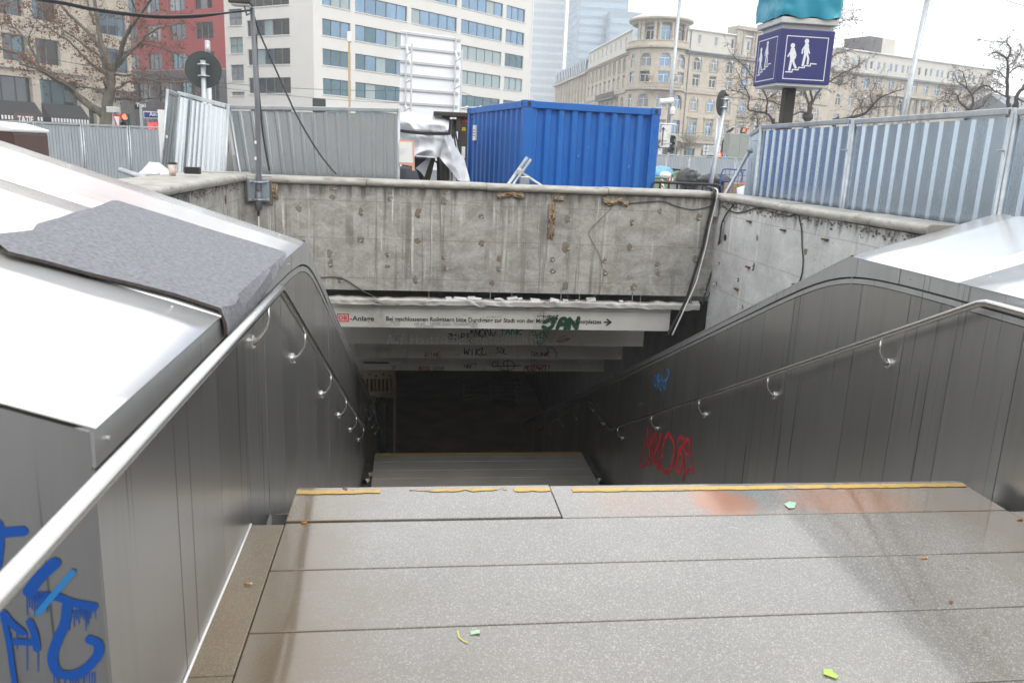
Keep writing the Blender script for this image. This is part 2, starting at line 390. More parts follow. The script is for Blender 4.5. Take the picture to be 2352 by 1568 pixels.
part('yellow_line', ragged(pl(1085), pl(1660), yl0, yl1, .0095, 2, .022, True), M['yellow_line'], edgeL, fix=False)
part('yellow_line', ragged(pl(1700), seam-.006, yl0, yl1, .0095, 3, .012), M['yellow_line'], edgeL, fix=False)
part('yellow_line', ragged(pl(2045), B-.01, yl0, yl1, .0035, 5, .005), M['yellow_line'], edgeR, fix=False)

# first flight: every step a stone of its own
stairs = struct('staircase', MB().prism([(A-.12,YE-.05,-.5),(A-.12,Y1,Z2-.5),(A-.12,Y1,Z2-.12),(A-.12,YE-.05,-.12)], (B-A+.24,0,0)), M['concrete_dark'])
sm = MB().box(A, B, -RUN-.03, 0, -.15, 0).mesh('step')
for i in range(1, NS):
    put('step', sm, M['granite_mid'], stairs, (0, YE+i*RUN, -i*RISE))
low = struct('lower_landing', MB().box(WL-.05, WR+.05, Y1-.02, Y2-.03, Z2-.4, Z2-.07), M['joint'])
rows = [at(c8(1200,1104),2,Z2)[1], at(c8(1200,1165),2,Z2)[1], at(c8(1200,1222),2,Z2)[1], at(c8(1200,1275),2,Z2)[1]]
yy = [Y2] + rows[1:]; dlt = .40
while yy[-1] > Y1: yy.append(max(Y1, yy[-1]-dlt))
first = None
for a, b in zip(yy[1:], yy[:-1]):
    if b-a < .05: continue
    o = slab(A, B, a, b, Z2, M['granite_low'], low, .12, gap=.004); first = first or o
part('yellow_line', ragged(A+.02, B-.02, Y2-.125, Y2-.04, Z2+.004, 8, .004), M['yellow_low'], first, fix=False)
# second flight and passage floor
Z3 = -6.0; n2 = 15; r2 = (Z2-Z3)/n2; Y3 = Y2+n2*.33
st2 = struct('lower_staircase', MB().prism([(A-.12,Y2-.05,Z2-.5),(A-.12,Y3,Z3-.4),(A-.12,Y3,Z3-.1),(A-.12,Y2-.05,Z2-.15)], (B-A+.24,0,0)), M['concrete_dark'])
sm2 = MB().box(A, B, -.36, 0, -.15, 0).mesh('step')
for i in range(1, n2): put('step', sm2, M['granite_low'], st2, (0, Y2+i*.33, Z2-i*r2))
struct('passage_floor', MB().box(-8, 10, Y3-.1, 42, Z3-.3, Z3), M['passage_floor'])

# ------------------------------------------------------------------ concrete well walls (things with coping stones)
def coping_prof(w, h=.085, r=.045, n=7):       # (outwards, up): the nose is at 0 towards the well
    p = [(w, 0), (w, h)]
    p += [(-.045 + r - r*math.sin(a), h/2 + h/2*math.cos(a)) for a in [math.pi*i/(n-1) for i in range(n)]]
    return p
bw = thing('concrete_wall', (1, YW+.15, 0), 'stained bare concrete wall with rounded coping above the dark underpass mouth', 'wall')
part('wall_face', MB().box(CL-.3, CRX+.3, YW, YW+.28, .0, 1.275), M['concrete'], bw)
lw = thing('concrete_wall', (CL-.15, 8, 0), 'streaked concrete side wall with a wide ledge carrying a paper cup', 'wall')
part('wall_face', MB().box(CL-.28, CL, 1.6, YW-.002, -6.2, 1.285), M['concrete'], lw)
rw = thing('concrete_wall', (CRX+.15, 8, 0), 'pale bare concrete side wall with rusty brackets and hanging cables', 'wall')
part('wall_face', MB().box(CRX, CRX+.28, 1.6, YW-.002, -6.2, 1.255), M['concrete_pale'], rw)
rr = random.Random(3)
def copings(wall, a0, a1, z, axis, side, w, ln):
    a = a0; i = 0
    while a < a1-.05:
        e = min(a+ln*(.9+.2*rr.random()), a1); pr = coping_prof(w); dz = rr.uniform(-.004, .006); mb = MB()
        if axis == 'x': mb.prism([(a+.003, YW+p, z+q+dz) for p, q in pr], (e-a-.006, 0, 0))
        else: mb.prism([((CL-p) if side < 0 else (CRX+p), a+.003, z+q+dz) for p, q in pr], (0, e-a-.006, 0))
        o = part('coping_stone', mb, M['coping'], wall); smooth_by_angle(o); a = e; i += 1
copings(bw, CL+.02, CRX-.02, 1.275, 'x', 0, .36, 1.5)
copings(lw, 5.66, YW+.32, 1.29, 'y', -1, .62, 1.35)
copings(rw, 5.645, YW+.3, 1.258, 'y', 1, .34, 1.25)
M['dab'] = mat('dab', (.25,.205,.155), .9, c2=(.17,.135,.10), vs=14, mode='W', bmp=.8, bs=60)
M['dab_grey'] = mat('dab_grey', (.24,.22,.195), .9, c2=(.16,.145,.125), vs=14, mode='W', bmp=.8, bs=60)
# crumbled mortar line under the coping
def mortar(wall, n, f, seed):
    q = random.Random(seed); mb = MB()
    for i in range(n):
        p, nx = f(q.random()); s = q.uniform(.006, .022)
        d = Vector((q.uniform(-1,1), q.uniform(-1,1), q.uniform(-1,1))).normalized()
        t = d.orthogonal().normalized(); u = d.cross(t)
        vs = [p+d*s*.7, p-d*s*.7, p+t*s, p-t*s*.8, p+u*s*.7, p-u*s]
        mb.add(vs, [(0,2,4),(2,1,4),(1,3,4),(3,0,4),(2,0,5),(1,2,5),(3,1,5),(0,3,5)])
    return part('crumbled_mortar', mb, M['dab_grey'], wall, kind='stuff')
mortar(bw, 260, lambda t: (Vector((CL+(CRX-CL)*t, YW+.012, 1.262-abs(random.Random(t).gauss(0,.03)))), None), 1)
mortar(rw, 200, lambda t: (Vector((CRX-.006, 5.5+(4.5)*t, 1.245-abs(random.Random(t).gauss(0,.035)))), None), 2)
mortar(lw, 120, lambda t: (Vector((CL+.006, 5.7+(4.2)*t, 1.275-abs(random.Random(t).gauss(0,.03)))), None), 3)
# adhesive dabs and broken anchors left by the removed cladding
M['rust'] = mat('rust', (.13,.06,.035), .8, c2=(.08,.045,.03), vs=20, bmp=.3)
M['zinc'] = mat('zinc', (.55,.55,.53), .5, .6)
def dab(wall, c, ax, s, seed, mt):
    q = random.Random(seed); n = 11; rim = []; mid = []
    sx = s*q.uniform(.7, 1.1); sz = s*q.uniform(.8, 1.4)
    for i in range(n):
        a = 2*math.pi*i/n; r = q.uniform(.55, 1.1); u, v = math.cos(a)*sx*r, math.sin(a)*sz*r
        h = q.uniform(.002, .007)
        if ax == 1: rim.append((c[0]+u, c[1]+.004, c[2]+v)); mid.append((c[0]+u*.6, c[1]-h, c[2]+v*.6))
        else: rim.append((c[0]-.004*ax, c[1]+u, c[2]+v)); mid.append((c[0]+h*ax, c[1]+u*.6, c[2]+v*.6))
    mb = MB(); mb.add(rim+mid, [tuple(range(n, 2*n))]+[(i,(i+1)%n,n+(i+1)%n,n+i) for i in range(n)])
    o = part('adhesive_dab', mb, mt, wall); 
    if q.random() < .75:
        L = q.uniform(.02, .05); zz = c[2]-s*.2
        if ax == 1: a = Vector((c[0]+.01, c[1], zz)); b = a+Vector((q.uniform(-.02,.03), -L, 0))
        else: a = Vector((c[0], c[1], zz)); b = a+Vector((L*ax, q.uniform(-.02,.02), 0))
        part('anchor_pin', MB().tube([a, b, b+Vector((.02,0,.012))], 0.004, 6), M['zinc'], o)
    return o
pts6 = [(1165,300,26),(1430,140,24),(1425,215,22),(1878,165,22),(1880,225,20),(1655,330,24),(1650,545,26),(2105,340,32),(2100,560,28),(1408,655,22),(1415,735,28),(1860,660,18),(1860,755,20),(2300,680,20),(2305,765,22),(1488,860,26),(2080,860,28)]
pts7 = [(155,170,26),(150,245,26),(440,365,26),(440,575,26),(145,680,18),(150,770,22),(580,690,24),(572,775,20),(1115,385,30),(1105,605,34),(1000,700,26),(1000,790,24),(1410,715,26),(1412,805,24),(1620,410,22),(1600,610,30),(1845,325,22),(2150,375,26),(2115,700,26),(1825,740,30),(1825,810,26),(520,885,26),(1095,905,34),(1635,915,32),(2165,945,26)]
i = 0
for cc, L in ((c6, pts6), (c7, pts7)):
    for (x, y, s) in L:
        p = at(cc(x, y), 1, YW); dab(bw, p, 1, s*.0024, 50+i, M['dab'] if i % 3 else M['dab_grey']); i += 1
for (x, y, s) in ((775,590,26),(740,870,32),(1232,715,30),(595,985,22),(635,1240,22),(1195,1010,20),(2040,600,20),(465,450,20),(415,830,22),(390,1020,24),(1035,1110,18)):
    p = at(d5(x, y), 0, CRX); dab(rw, p, -1, s*.0019, 90+i, M['concrete_dark' if i % 2 else 'dab_grey']); i += 1
for (x, y) in ((705,437),(1025,518),(1420,606),(695,866),(585,1072),(1140,1033)):   # rusty fixing brackets
    p = at(d5(x, y), 0, CRX); part('bracket', MB().box(p[0]-.03, p[0]+.01, p[1]-.055, p[1]+.045, p[2]-.009, p[2]+.009), M['rust'], rw, bevel=.004)
for (x, y) in ((590,225),(330,175),(425,165)):
    p = at(c6(x, y), 0, CL); dab(lw, p, 1.0001, .06, 200+x, M['rust'])
p = at(d5(473,590), 0, CRX); part('drain_hole', MB().cyl((p[0]-.004,p[1],p[2]), (p[0]+.02,p[1],p[2]), .042, 16), M['black'], rw)
# brown torn foil and insulation remnants
M['foil'] = mat('foil', (.17,.095,.04), .5, c2=(.36,.28,.19), vs=12, mode='W', bmp=.6, bs=25)
def crumple(c, w, h, seed, nx=14, nz=7, dep=.05, shape=None):
    q = random.Random(seed); mb = MB(); vs = []
    for j in range(nz+1):
        for k in range(nx+1):
            u = k/nx-.5; v = j/nz-.5; zc = shape(u) if shape else 0
            t = 1-abs(2*v)**2
            vs.append((c[0]+u*w+q.uniform(-.4,.4)*w/nx, c[1]-.008-dep*t*q.uniform(.3,1), c[2]+zc+v*h*(1+q.uniform(-.35,.25))))
    fs = [(j*(nx+1)+k, j*(nx+1)+k+1, (j+1)*(nx+1)+k+1, (j+1)*(nx+1)+k) for j in range(nz) for k in range(nx)]
    return mb.add(vs, fs)
c = at(c7(672,212), 1, YW); part('torn_foil', crumple(c, .33, .075, 1, shape=lambda u: .03-.16*(u*u)*(1 if u < 0 else .4)), M['foil'], bw, fix=False)
c = at(c7(1490,252), 1, YW); part('torn_foil', crumple(c, .32, .075, 2, shape=lambda u: .02*math.sin(9*u)), M['foil'], bw, fix=False)
c = at(c7(990,390), 1, YW); part('torn_foil', crumple(c, .075, .46, 3, nx=6, nz=16, dep=.06), M['foil'], bw, fix=False)
c = at(c7(1045,225), 1, YW); part('torn_foil', crumple(c, .12, .07, 4, nx=8, nz=6, dep=.05), M['foil'], bw, fix=False)
c = at(c6(980,165), 1, YW); part('torn_foil', crumple(c, .07, .22, 5, nx=6, nz=10, dep=.05), M['foil'], bw, fix=False)
# brick-like plate fixed in the right corner
c = at(d5(405,318), 0, CRX); part('stone_chip', MB().obox((c[0]-.06,c[1]-.05,c[2]-.10), (.05,0,0), (0,.03,0), (.0,-.03,.22)), M['concrete_pale'], rw, bevel=.008)

# ------------------------------------------------------------------ stepped ceiling over the stairs with its sign panels
ceil = thing('stepped_ceiling', (1.3, 10.1, -.5), 'stepped off-white ceiling boards descending over the stairs, covered in graffiti tags', 'ceiling')
FX0, FX1 = -1.25, 3.48
lz = [(-.245, -.50, 10.1), (-.50, -.985, 11.2), (-.985, -1.478, 12.3), (-1.478, -1.99, 13.4)]
M['fascia_board'] = M['fascia_white']
panels = []
for k, (zt, zb, yy_) in enumerate(lz):
    cuts = {0: [FX0, at(c8(1640,150),1,yy_)[0], FX1], 1: [FX0, at(c8(727,330),1,yy_)[0], at(c8(1540,330),1,yy_)[0], FX1],
            2: [FX0, at(c8(720,430),1,yy_)[0], at(c8(1463,430),1,yy_)[0], FX1], 3: [FX0, at(c8(720,520),1,yy_)[0], at(c8(1395,520),1,yy_)[0], FX1]}[k]
    for a, b in zip(cuts[:-1], cuts[1:]):
        o = part('fascia_panel', MB().box(a+.003, b-.003, yy_, yy_+.03, zb, zt-.004), M['fascia_board'], ceil, bevel=.003)
        if a == cuts[0]: panels.append(o)
    nxt = lz[k+1][2] if k < 3 else 20
    part('soffit_board', MB().box(FX0, FX1, yy_+.032, nxt-.003, zb-.002, zb+.02), M['fascia_board'], ceil)
cuts = [FX0, at(c8(732,130),1,10.1)[0], at(c8(1640,150),1,10.1)[0], FX1]
for a, b in zip(cuts[:-1], cuts[1:]):
    part('upper_trim', MB().box(a+.002, b-.002, 10.094, 10.13, -.243, -.19), M['fascia_board'], ceil, bevel=.002)
# battered metal edge profile with rubble on it
mb = MB(); q = random.Random(4); n = 60; x0, x1 = -1.3, CRX-.10
rows_ = []
for i in range(n+1):
    x = x0+(x1-x0)*i/n; j1, j2, j3 = q.gauss(0,.006), q.gauss(0,.005), q.gauss(0,.006)
    rows_.append([(x,10.12,-.10+j1),(x,10.02+j2,-.105+j1),(x,10.0+j2,-.125+j3),(x,10.01+j3,-.185+j2*1.6),(x,10.09,-.195)])
for i in range(n):
    for j in range(4): mb.face(rows_[i][j], rows_[i+1][j], rows_[i+1][j+1], rows_[i][j+1])
edge = part('edge_profile', mb, M['ledge'], ceil, fix=False)
for cx in (535,1090,1650):
    a = at(c7(cx-15,900), 1, YW); e = at(c7(cx-25,1025), 1, 10.03)
    part('hanger_rod', MB().tube([(a[0],YW-.03,a[2]),(a[0]-.01,YW-.02,a[2]-.05),(e[0],10.03,-.11)], .006, 6), M['zinc'], ceil)
for cx in (30,680,1210,1690,2085):
    a = at(c7(cx,985), 1, 10.06); part('hanger_rod', MB().box(a[0]-.004,a[0]+.004,10.05,10.058,-.12,.02).box(a[0]-.022,a[0]+.022,10.03,10.07,-.005,.006), M['zinc'], ceil)
part('ceiling_slab', MB().box(-8, CRX+.3, 10.30, 42, -.12, -.04).box(-8, CL-.29, 10.31, 42, -6.2, -.13).box(CRX+.29, CRX+.6, 10.31, 42, -6.2, -.13).box(-8,CRX+.6,41.5,42,-6.2,-.13), M['concrete_dark'], ceil)
q = random.Random(12)
for (cx, w_) in ((190,.07),(270,.16),(360,.10),(400,.11),(565,.08),(600,.06),(690,.14),(745,.06),(870,.13),(1010,.12),(1100,.07),(1190,.06),(1300,.12),(1540,.05),(2120,.10),(1820,.06)):
    p = at(c7(cx,1015), 1, 10.06); h = w_*q.uniform(.15,.35); an = q.uniform(-.4,.4)
    ax = Vector((math.cos(an), q.uniform(-.3,.3), math.sin(an)*.5))*w_; ay = Vector((0,.05,.01)); az = Vector((q.uniform(-.02,.02), 0, h))
    solo('foam_fragment', MB().obox((p[0]-w_/2, 10.02, -.105), ax, ay, az), M['white_paint'], 'broken white foam fragment lying on the battered edge above the sign', 'fragment', 'broken white foam fragments on the edge', bevel=.004)

# ------------------------------------------------------------------ stainless parapets
TAN = .315
def zl(Y, off=0.):
    a = ZP-.105-off; b = ZP-.06-off-SL*(Y-YB); k = .11
    m_ = min(a, b); return m_ - k*math.log(math.exp(-(a-m_)/k)+math.exp(-(b-m_)/k))
def ztop(Y): return ZP if Y < YB else ZP-SL*(Y-YB)
def floor_z(Y):
    if Y < YE-.6: return -.03
    if Y < YE: return -.30
    if Y < Y1: return -.03-RISE/RUN*(Y-YE)-.12
    if Y < Y2: return Z2-.1
    return max(Z3-.05, Z2-.1-r2/.33*(Y-Y2))
def strip(x, dx, ys, top, bot):
    mb = MB(); a = []; 
    for Y in ys: a += [(x, Y, bot(Y)), (x, Y, top(Y)), (x+dx, Y, bot(Y)), (x+dx, Y, top(Y))]
    fs = []
    for i in range(len(ys)-1):
        o = 4*i; n_ = o+4
        fs += [(o,n_,n_+1,o+1),(o+2,o+3,n_+3,n_+2),(o+1,n_+1,n_+3,o+3),(o,o+2,n_+2,n_)]
    e = 4*(len(ys)-1); fs += [(0,1,3,2),(e,e+2,e+3,e+1)]
    return mb.add(a, fs)
def lin(a, b, n): return [a+(b-a)*i/n for i in range(n+1)]
def parapet(s, X, Y0, label):
    # s = -1 left, +1 right; X wall plane facing the stairs
    P = thing('steel_parapet', (X, 4, 0), label, 'parapet'); yend = 22.0
    q = random.Random(11+s)
    core = strip(X+s*.03, s*.15, lin(Y0+.03, yend, 60), lambda Y: ztop(Y)-.02, floor_z)
    part('core', core, M['concrete_dark'], P)
    # cladding panels
    y = Y0+.002; k = 0
    while y < yend-.1:
        w_ = (.62 if k == 0 and s < 0 else .54)*q.uniform(.9, 1.1); e = min(y+w_, yend); ys_ = lin(y+.0025, e-.0025, 6)
        mb = strip(X, s*.02, ys_, lambda Y: zl(Y, .052), floor_z)
        t0, t1, t2 = [max(-.0015,min(.0015,q.gauss(0,.001))) for _ in range(2)]+[max(-.0006,min(.0006,q.gauss(0,.0005)))]; zc = floor_z(y)
        mb.v = [(vx + t0*(vy-y)/w_ + t1*(1-(vy-y)/w_) + t2*min(2,(vz-zc)), vy, vz) for vx, vy, vz in mb.v]
        part('cladding_panel', mb, M['steel_wall'] if (k*5+s) % 3 else M['steel_wall_b'], P); y = e; k += 1
    # two curved trim bands under the top
    band = lambda y0, y1, up, dn, dx: strip(X-s*dx, s*.03, lin(y0, y1, max(4, int((y1-y0)/.12))), up, dn)
    part('lower_trim', band(Y0+.003, yend, lambda Y: zl(Y,.010), lambda Y: zl(Y,.046), .004), M['steel_fascia'], P)
    y = Y0+.003; segs = [Y0+.003, 3.55, YB-.62, YB+1.55, 9.0, 11.2, 13.6, 16.5, yend]
    for a, b in zip(segs[:-1], segs[1:]):
        if b <= y: continue
        a = max(a, y); fa = .012 if (a < YB < b) else .006
        ys_ = sorted(set(lin(a+.002, b-.002, max(5, int((b-a)/.1)))+([YB] if a < YB < b else [])))
        part('fascia', strip(X-s*fa, s*.06, ys_, lambda Y: ztop(Y)-.001, lambda Y: zl(Y,-.004)), M['steel_fascia'], P)
    # thin capping on the falling part
    yy_ = lin(YB+.01, yend, 30); mb = MB(); a = []
    for Y in yy_: a += [(X-s*.012, Y, ztop(Y)), (X+s*.2, Y, ztop(Y)), (X-s*.012, Y, ztop(Y)+.012), (X+s*.2, Y, ztop(Y)+.012)]
    fs = []
    for i in range(len(yy_)-1):
        o = 4*i; n_ = o+4; fs += [(o,o+1,n_+1,n_),(o+2,n_+2,n_+3,o+3),(o,n_,n_+2,o+2),(o+1,o+3,n_+3,n_+1)]
    part('capping', mb.add(a, fs), M['steel_fascia'], P)
    # sloping top of smooth sheets rising outwards
    W_ = 2.9; xo = X+s*W_; zo = ZP+TAN*W_
    cuts = [Y0, 3.1, 4.4, YB] if s < 0 else [Y0, 2.2, 4.42, YB]
    for a, b in zip(cuts[:-1], cuts[1:]):
        mb = MB(); nx, ny = 8, 5; vs = []
        for j in range(ny+1):
            for i_ in range(nx+1):
                u = i_/nx; x = X-s*.014+(xo-X+s*.014)*u; yv = a+.001+(b-a-.002)*j/ny
                sag = .006*math.sin(math.pi*u)*math.sin(math.pi*j/ny)
                vs.append((x, yv, ZP+.004+TAN*abs(x-X)*(1 if s*(x-X) > 0 else -1)-sag))
        mb.add(vs, [(j*(nx+1)+i_, j*(nx+1)+i_+1, (j+1)*(nx+1)+i_+1, (j+1)*(nx+1)+i_) for j in range(ny) for i_ in range(nx)])
        o = part('top_sheet', mb, M['steel_top'], P, smooth=True)
        md = o.modifiers.new('thick', 'SOLIDIFY'); md.thickness = .006; md.offset = -1
        for (u, yv) in ((.05, a+.06), (.05, b-.06), (.5, a+.06), (.5, b-.06), (.28, a+.05)):
            x = X+s*W_*u; z = ZP+.004+TAN*W_*u
            part('screw', MB().lathe((x, yv, z-.004), [(.007,0),(.007,.003),(.004,.005)], 10), M['zinc'], o)
    # end faces and outer side
    for Yf, dy, mt in ((Y0, .02, M['steel_wall']), (YB-.025, .02, M['steel_wall'])):
        mid = X+s*W_*.5
        for xa, xb in ((X+s*.003, mid-s*.003), (mid+s*.003, xo-s*.003)):
            part('end_panel', MB().prism([(xa,Yf,-.03),(xb,Yf,-.03),(xb,Yf,ZP-.012+TAN*abs(xb-X)),(xa,Yf,ZP-.012+TAN*abs(xa-X))], (0,dy,0)), mt, P)
    for a, b in zip(cuts[:-1], cuts[1:]):
        part('outer_panel', MB().box(min(xo, xo-s*.02), max(xo, xo-s*.02), a+.025, b-.025, -.03, zo-.02), M['steel_wall'], P)
    for (yv, zz) in ((Y0+.08, -.05), (3.48, -.05), (3.6, -.05), (4.9,-.05), (YB+.5,-.02-.12), (YB+1.45,-.62)):
        z = ztop(yv)-.055
        part('screw', MB().cyl((X-s*.014, yv, z), (X+s*.01, yv, z), .006, 10), M['zinc'], P)
    return P
YL0 = 1.846
pL = parapet(-1, WL, YL0, 'stainless parapet of the stairs with grey felt on top and blue graffiti on its end')
pR = parapet(1, WR, 1.2, 'stainless parapet of the stairs with red and blue graffiti on its dark wall')

# grey felt laid over the left parapet top
M['felt'] = mat('felt', (.15,.153,.17), .95, c2=(.27,.275,.30), vs=55, bmp=.6, bs=260, dirt=(.27,.25,.235), ds=90, dth=.62)
M['felt_edge'] = mat('felt_edge', (.045,.043,.042), .95, c2=(.09,.07,.06), vs=60)
def on_top(p, s=-1, X=WL):
    d = ray(p); o = Vector((0,0,EYE))      # z = ZP+.004+TAN*(X-x)
    t = (ZP+.004+TAN*(X-o.x)-o.z)/(d.z+TAN*d.x); return o+d*t
out = [(-60,575),(0,553),(40,548),(74,543),(84,528),(110,520),(135,514),(165,503),(215,488),(255,472),(268,471),(360,500),(470,533),(560,560),(655,590),(645,620),(628,665),(606,702),(583,740),(560,741),(530,732),(500,722),(450,706),(400,690),(300,664),(200,640),(100,614),(20,596),(0,580),(-60,600)]
P3 = [on_top(p) for p in out]
mb = MB(); n = len(P3); top = [p+Vector((0,0,.015)) for p in P3]
bmf = bmesh.new(); vt = [bmf.verts.new(p) for p in top]; bmf.faces.new(vt)
bmesh.ops.triangulate(bmf, faces=bmf.faces[:])
for _ in range(4): bmesh.ops.subdivide_edges(bmf, edges=[e for e in bmf.edges if e.calc_length() > .11], cuts=1, use_grid_fill=False); bmesh.ops.triangulate(bmf, faces=bmf.faces[:])
bmesh.ops.bisect_plane(bmf, geom=bmf.verts[:]+bmf.edges[:]+bmf.faces[:], plane_co=(WL+.002,0,0), plane_no=(1,0,0)); bmesh.ops.triangulate(bmf, faces=bmf.faces[:])
for v in bmf.verts:
    over = max(0, v.co.x-WL-.003)
    if over > 0: v.co = Vector((WL+.016+.06*over, v.co.y, ZP+.017-over*1.0))
    v.co.z += .0015*math.sin(v.co.x*9+v.co.y*7) 
me = bpy.data.meshes.new('felt'); bb = P3[14]; bmesh.ops.translate(bmf, verts=bmf.verts, vec=-bb); bmf.to_mesh(me); bmf.free()
fo = put('felt_sheet', me, M['felt'], None, bb); tag(fo, 'torn piece of speckled grey roofing felt lying on the steel parapet', 'felt sheet')
me.materials.append(M['felt_edge']); md = fo.modifiers.new('thick','SOLIDIFY'); md.thickness = .013; md.offset = -1; md.material_offset_rim = 1

# ------------------------------------------------------------------ handrails
def handrail(s, X, label):
    xr = X - s*.085
    H_ = thing('handrail', (xr, 4, 0), label, 'handrail', None)
    lo = at(D(1403,985), 0, WR-.085); lo2 = at(D(1355,915), 0, WR-.085)
    ya, za, yb_ = lo.y, lo.z, lo2.y
    pts = [(xr, .3, 1.035), (xr, 4.06, 1.035), (xr, 4.12, 1.02), (xr, ya-.05, za+.022), (xr, ya+.02, za), (xr, yb_-.02, za), (xr, yb_+.05, za-.02), (xr, yb_+5.2, za-2.45)]
    part('rail', MB().tube(pts, .0215, 14), M['steel_rail'], H_, smooth=True)
    fl = [at(b4(1640,235),0,WR).y, at(b4(1045,390),0,WR).y, at(b4(680,485),0,WR).y, at(b4(428,548),0,WR).y, at(b4(248,597),0,WR).y]
    ysb = [1.1, 3.72] + fl + [12.6, 13.35, 14.6, 15.9, 17.2]
    for Yb in ysb:
        zr = 1.035 if Yb < 4.1 else (1.02-(1.02-za)*(Yb-4.12)/(ya-4.12) if Yb < ya else (za if Yb < yb_ else za-.476*(Yb-yb_)))
        zf = zr-.19
        cp = [(xr, Yb, zr-.02), (xr, Yb, zr-.085), (xr+s*.012, Yb, zr-.125), (xr+s*.04, Yb, zr-.165), (xr+s*.066, Yb, zf), (X-s*.0, Yb, zf)]
        b_ = part('bracket', MB().tube(cp, .0075, 8), M['steel_rail'], H_, smooth=True)
        part('flange', MB().tube([(X+s*.002,Yb,zf),(X-s*.014,Yb,zf),(X-s*.019,Yb,zf)], [.035,.035,.028], 18), M['steel_rail'], b_)
        for a in (.5, 2.6, 4.7):
            part('bolt', MB().cyl((X-s*.012,Yb+.024*math.cos(a),zf+.024*math.sin(a)), (X-s*.024,Yb+.024*math.cos(a),zf+.024*math.sin(a)), .005, 6), M['zinc'], b_)
    return H_
handrail(-1, WL, 'wet steel handrail fixed to the parapet under the grey felt sheet')
handrail(1, WR, 'wet steel handrail above the red graffiti on the dark steel wall')
# ================================================================== BUILDINGS ACROSS THE SQUARE
def stone(name, c, c2_, mort, bw_=.9, bh=.38, rough=.8):
    m, t, p = newmat(name)
    tc = N(t, 'ShaderNodeTexCoord'); sp = N(t, 'ShaderNodeSeparateXYZ'); t.links.new(tc.outputs['Object'], sp.inputs[0])
    cb = N(t, 'ShaderNodeCombineXYZ'); t.links.new(sp.outputs[0], cb.inputs[0]); t.links.new(sp.outputs[2], cb.inputs[1])
    br = N(t, 'ShaderNodeTexBrick'); br.inputs['Scale'].default_value = 1; br.inputs['Brick Width'].default_value = bw_; br.inputs['Row Height'].default_value = bh
    br.inputs['Mortar Size'].default_value = .012; br.inputs['Color1'].default_value = (*c, 1); br.inputs['Color2'].default_value = (*c2_, 1); br.inputs['Mortar'].default_value = (*mort, 1)
    t.links.new(cb.outputs[0], br.inputs['Vector'])
    n = noise(t, tc.outputs['Object'], .7, 6, .6)
    col = mixc(t, ramp(t, n, [(.35, 0.), (.72, .55)]), br.outputs[0], tuple(x*.62 for x in c))
    t.links.new(col, p.inputs['Base Color']); p.inputs['Roughness'].default_value = rough
    t.links.new(bump(t, br.outputs[1], .25, .02), p.inputs['Normal']); return m
M['render_cream'] = mat('render_cream', (.72,.705,.665), .85, c2=(.68,.665,.625), vs=.5, dirt=(.62,.605,.565), ds=.4, dth=.6)
M['render_red'] = mat('render_red', (.40,.058,.058), .85, c2=(.35,.05,.05), vs=.5)
M['stone_dark'] = stone('stone_dark', (.14,.13,.135), (.11,.105,.108), (.06,.06,.06), 1.4, .7)
M['sand_pale'] = stone('sand_pale', (.55,.49,.41), (.50,.43,.34), (.36,.31,.25), 1.3, .62)
M['sandstone'] = stone('sandstone', (.62,.55,.445), (.53,.455,.355), (.38,.335,.27), 1.0, .42)
M['sand_trim'] = mat('sand_trim', (.52,.465,.385), .8, c2=(.41,.365,.30), vs=1.4, dirt=(.20,.175,.15), ds=1.8, dth=.56)
M['attic'] = mat('attic', (.62,.60,.54), .8, c2=(.57,.55,.49), vs=.6)
M['roof_grey'] = mat('roof_grey', (.20,.22,.24), .6, c2=(.16,.18,.20), vs=1)
M['zinc_roof'] = mat('zinc_roof', (.19,.23,.27), .45, .3, c2=(.15,.19,.22), vs=.6, st=(6,6,.3))
M['frame_dark'] = mat('frame_dark', (.11,.13,.16), .5, c2=(.13,.15,.18))
M['frame_white'] = mat('frame_white', (.78,.78,.77), .5)
def glass(name, c, rough=.03, metal=.85):
    m, t, p = newmat(name); v = coords(t, 'W')
    n = noise(t, v, .35, 4, .5, .6)
    t.links.new(mixc(t, ramp(t, n, [(.3, 0.), (.7, 1.)]), c, tuple(x*.78 for x in c)), p.inputs['Base Color'])
    p.inputs['Metallic'].default_value = metal; p.inputs['Roughness'].default_value = rough
    t.links.new(bump(t, noise(t, v, .5, 2), .08, .05), p.inputs['Normal']); return m
M['glass_sky'] = glass('glass_sky', (.19,.30,.42))
M['glass_blue'] = glass('glass_blue', (.17,.27,.37))
M['glass_teal'] = glass('glass_teal', (.09,.16,.19))
M['glass_dark'] = glass('glass_dark', (.09,.10,.11))
M['glass_curtain'] = mat('glass_curtain', (.30,.40,.41), .12, 0, c2=(.20,.28,.29), vs=6, st=(5,5,.1), spec=1.)
M['glass_pale'] = mat('glass_pale', (.27,.30,.33), .1, 0, c2=(.17,.19,.215), vs=2, spec=1.)
class Fac:
    def __init__(s, C, d, th=None):
        s.C = Vector((C[0], C[1], 0)); s.d = Vector((d[0], d[1], 0)).normalized(); s.inw = Vector((-s.d.y, s.d.x, 0))
        s.mat = Matrix(((s.d.x, s.inw.x, 0, C[0]), (s.d.y, s.inw.y, 0, C[1]), (0,0,1,0), (0,0,0,1)))
        s.th = th
    def rel(s): return s.th.matrix_local.inverted() @ s.mat if s.th else s.mat
def fbuilding(name, F_, label):
    th = thing(name, F_.C, label, 'building'); th.matrix_world = F_.mat; th.matrix_local = F_.mat; F_.th = th; return th
def fpart(name, mb, mt, F_, bevel=0, label=None, parent=None, smooth=False):
    o = put(name, mb.mesh(name, (0,0,0), True, smooth), mt, F_.th); o.matrix_local = F_.rel()
    if bevel: bev(o, bevel)
    return o
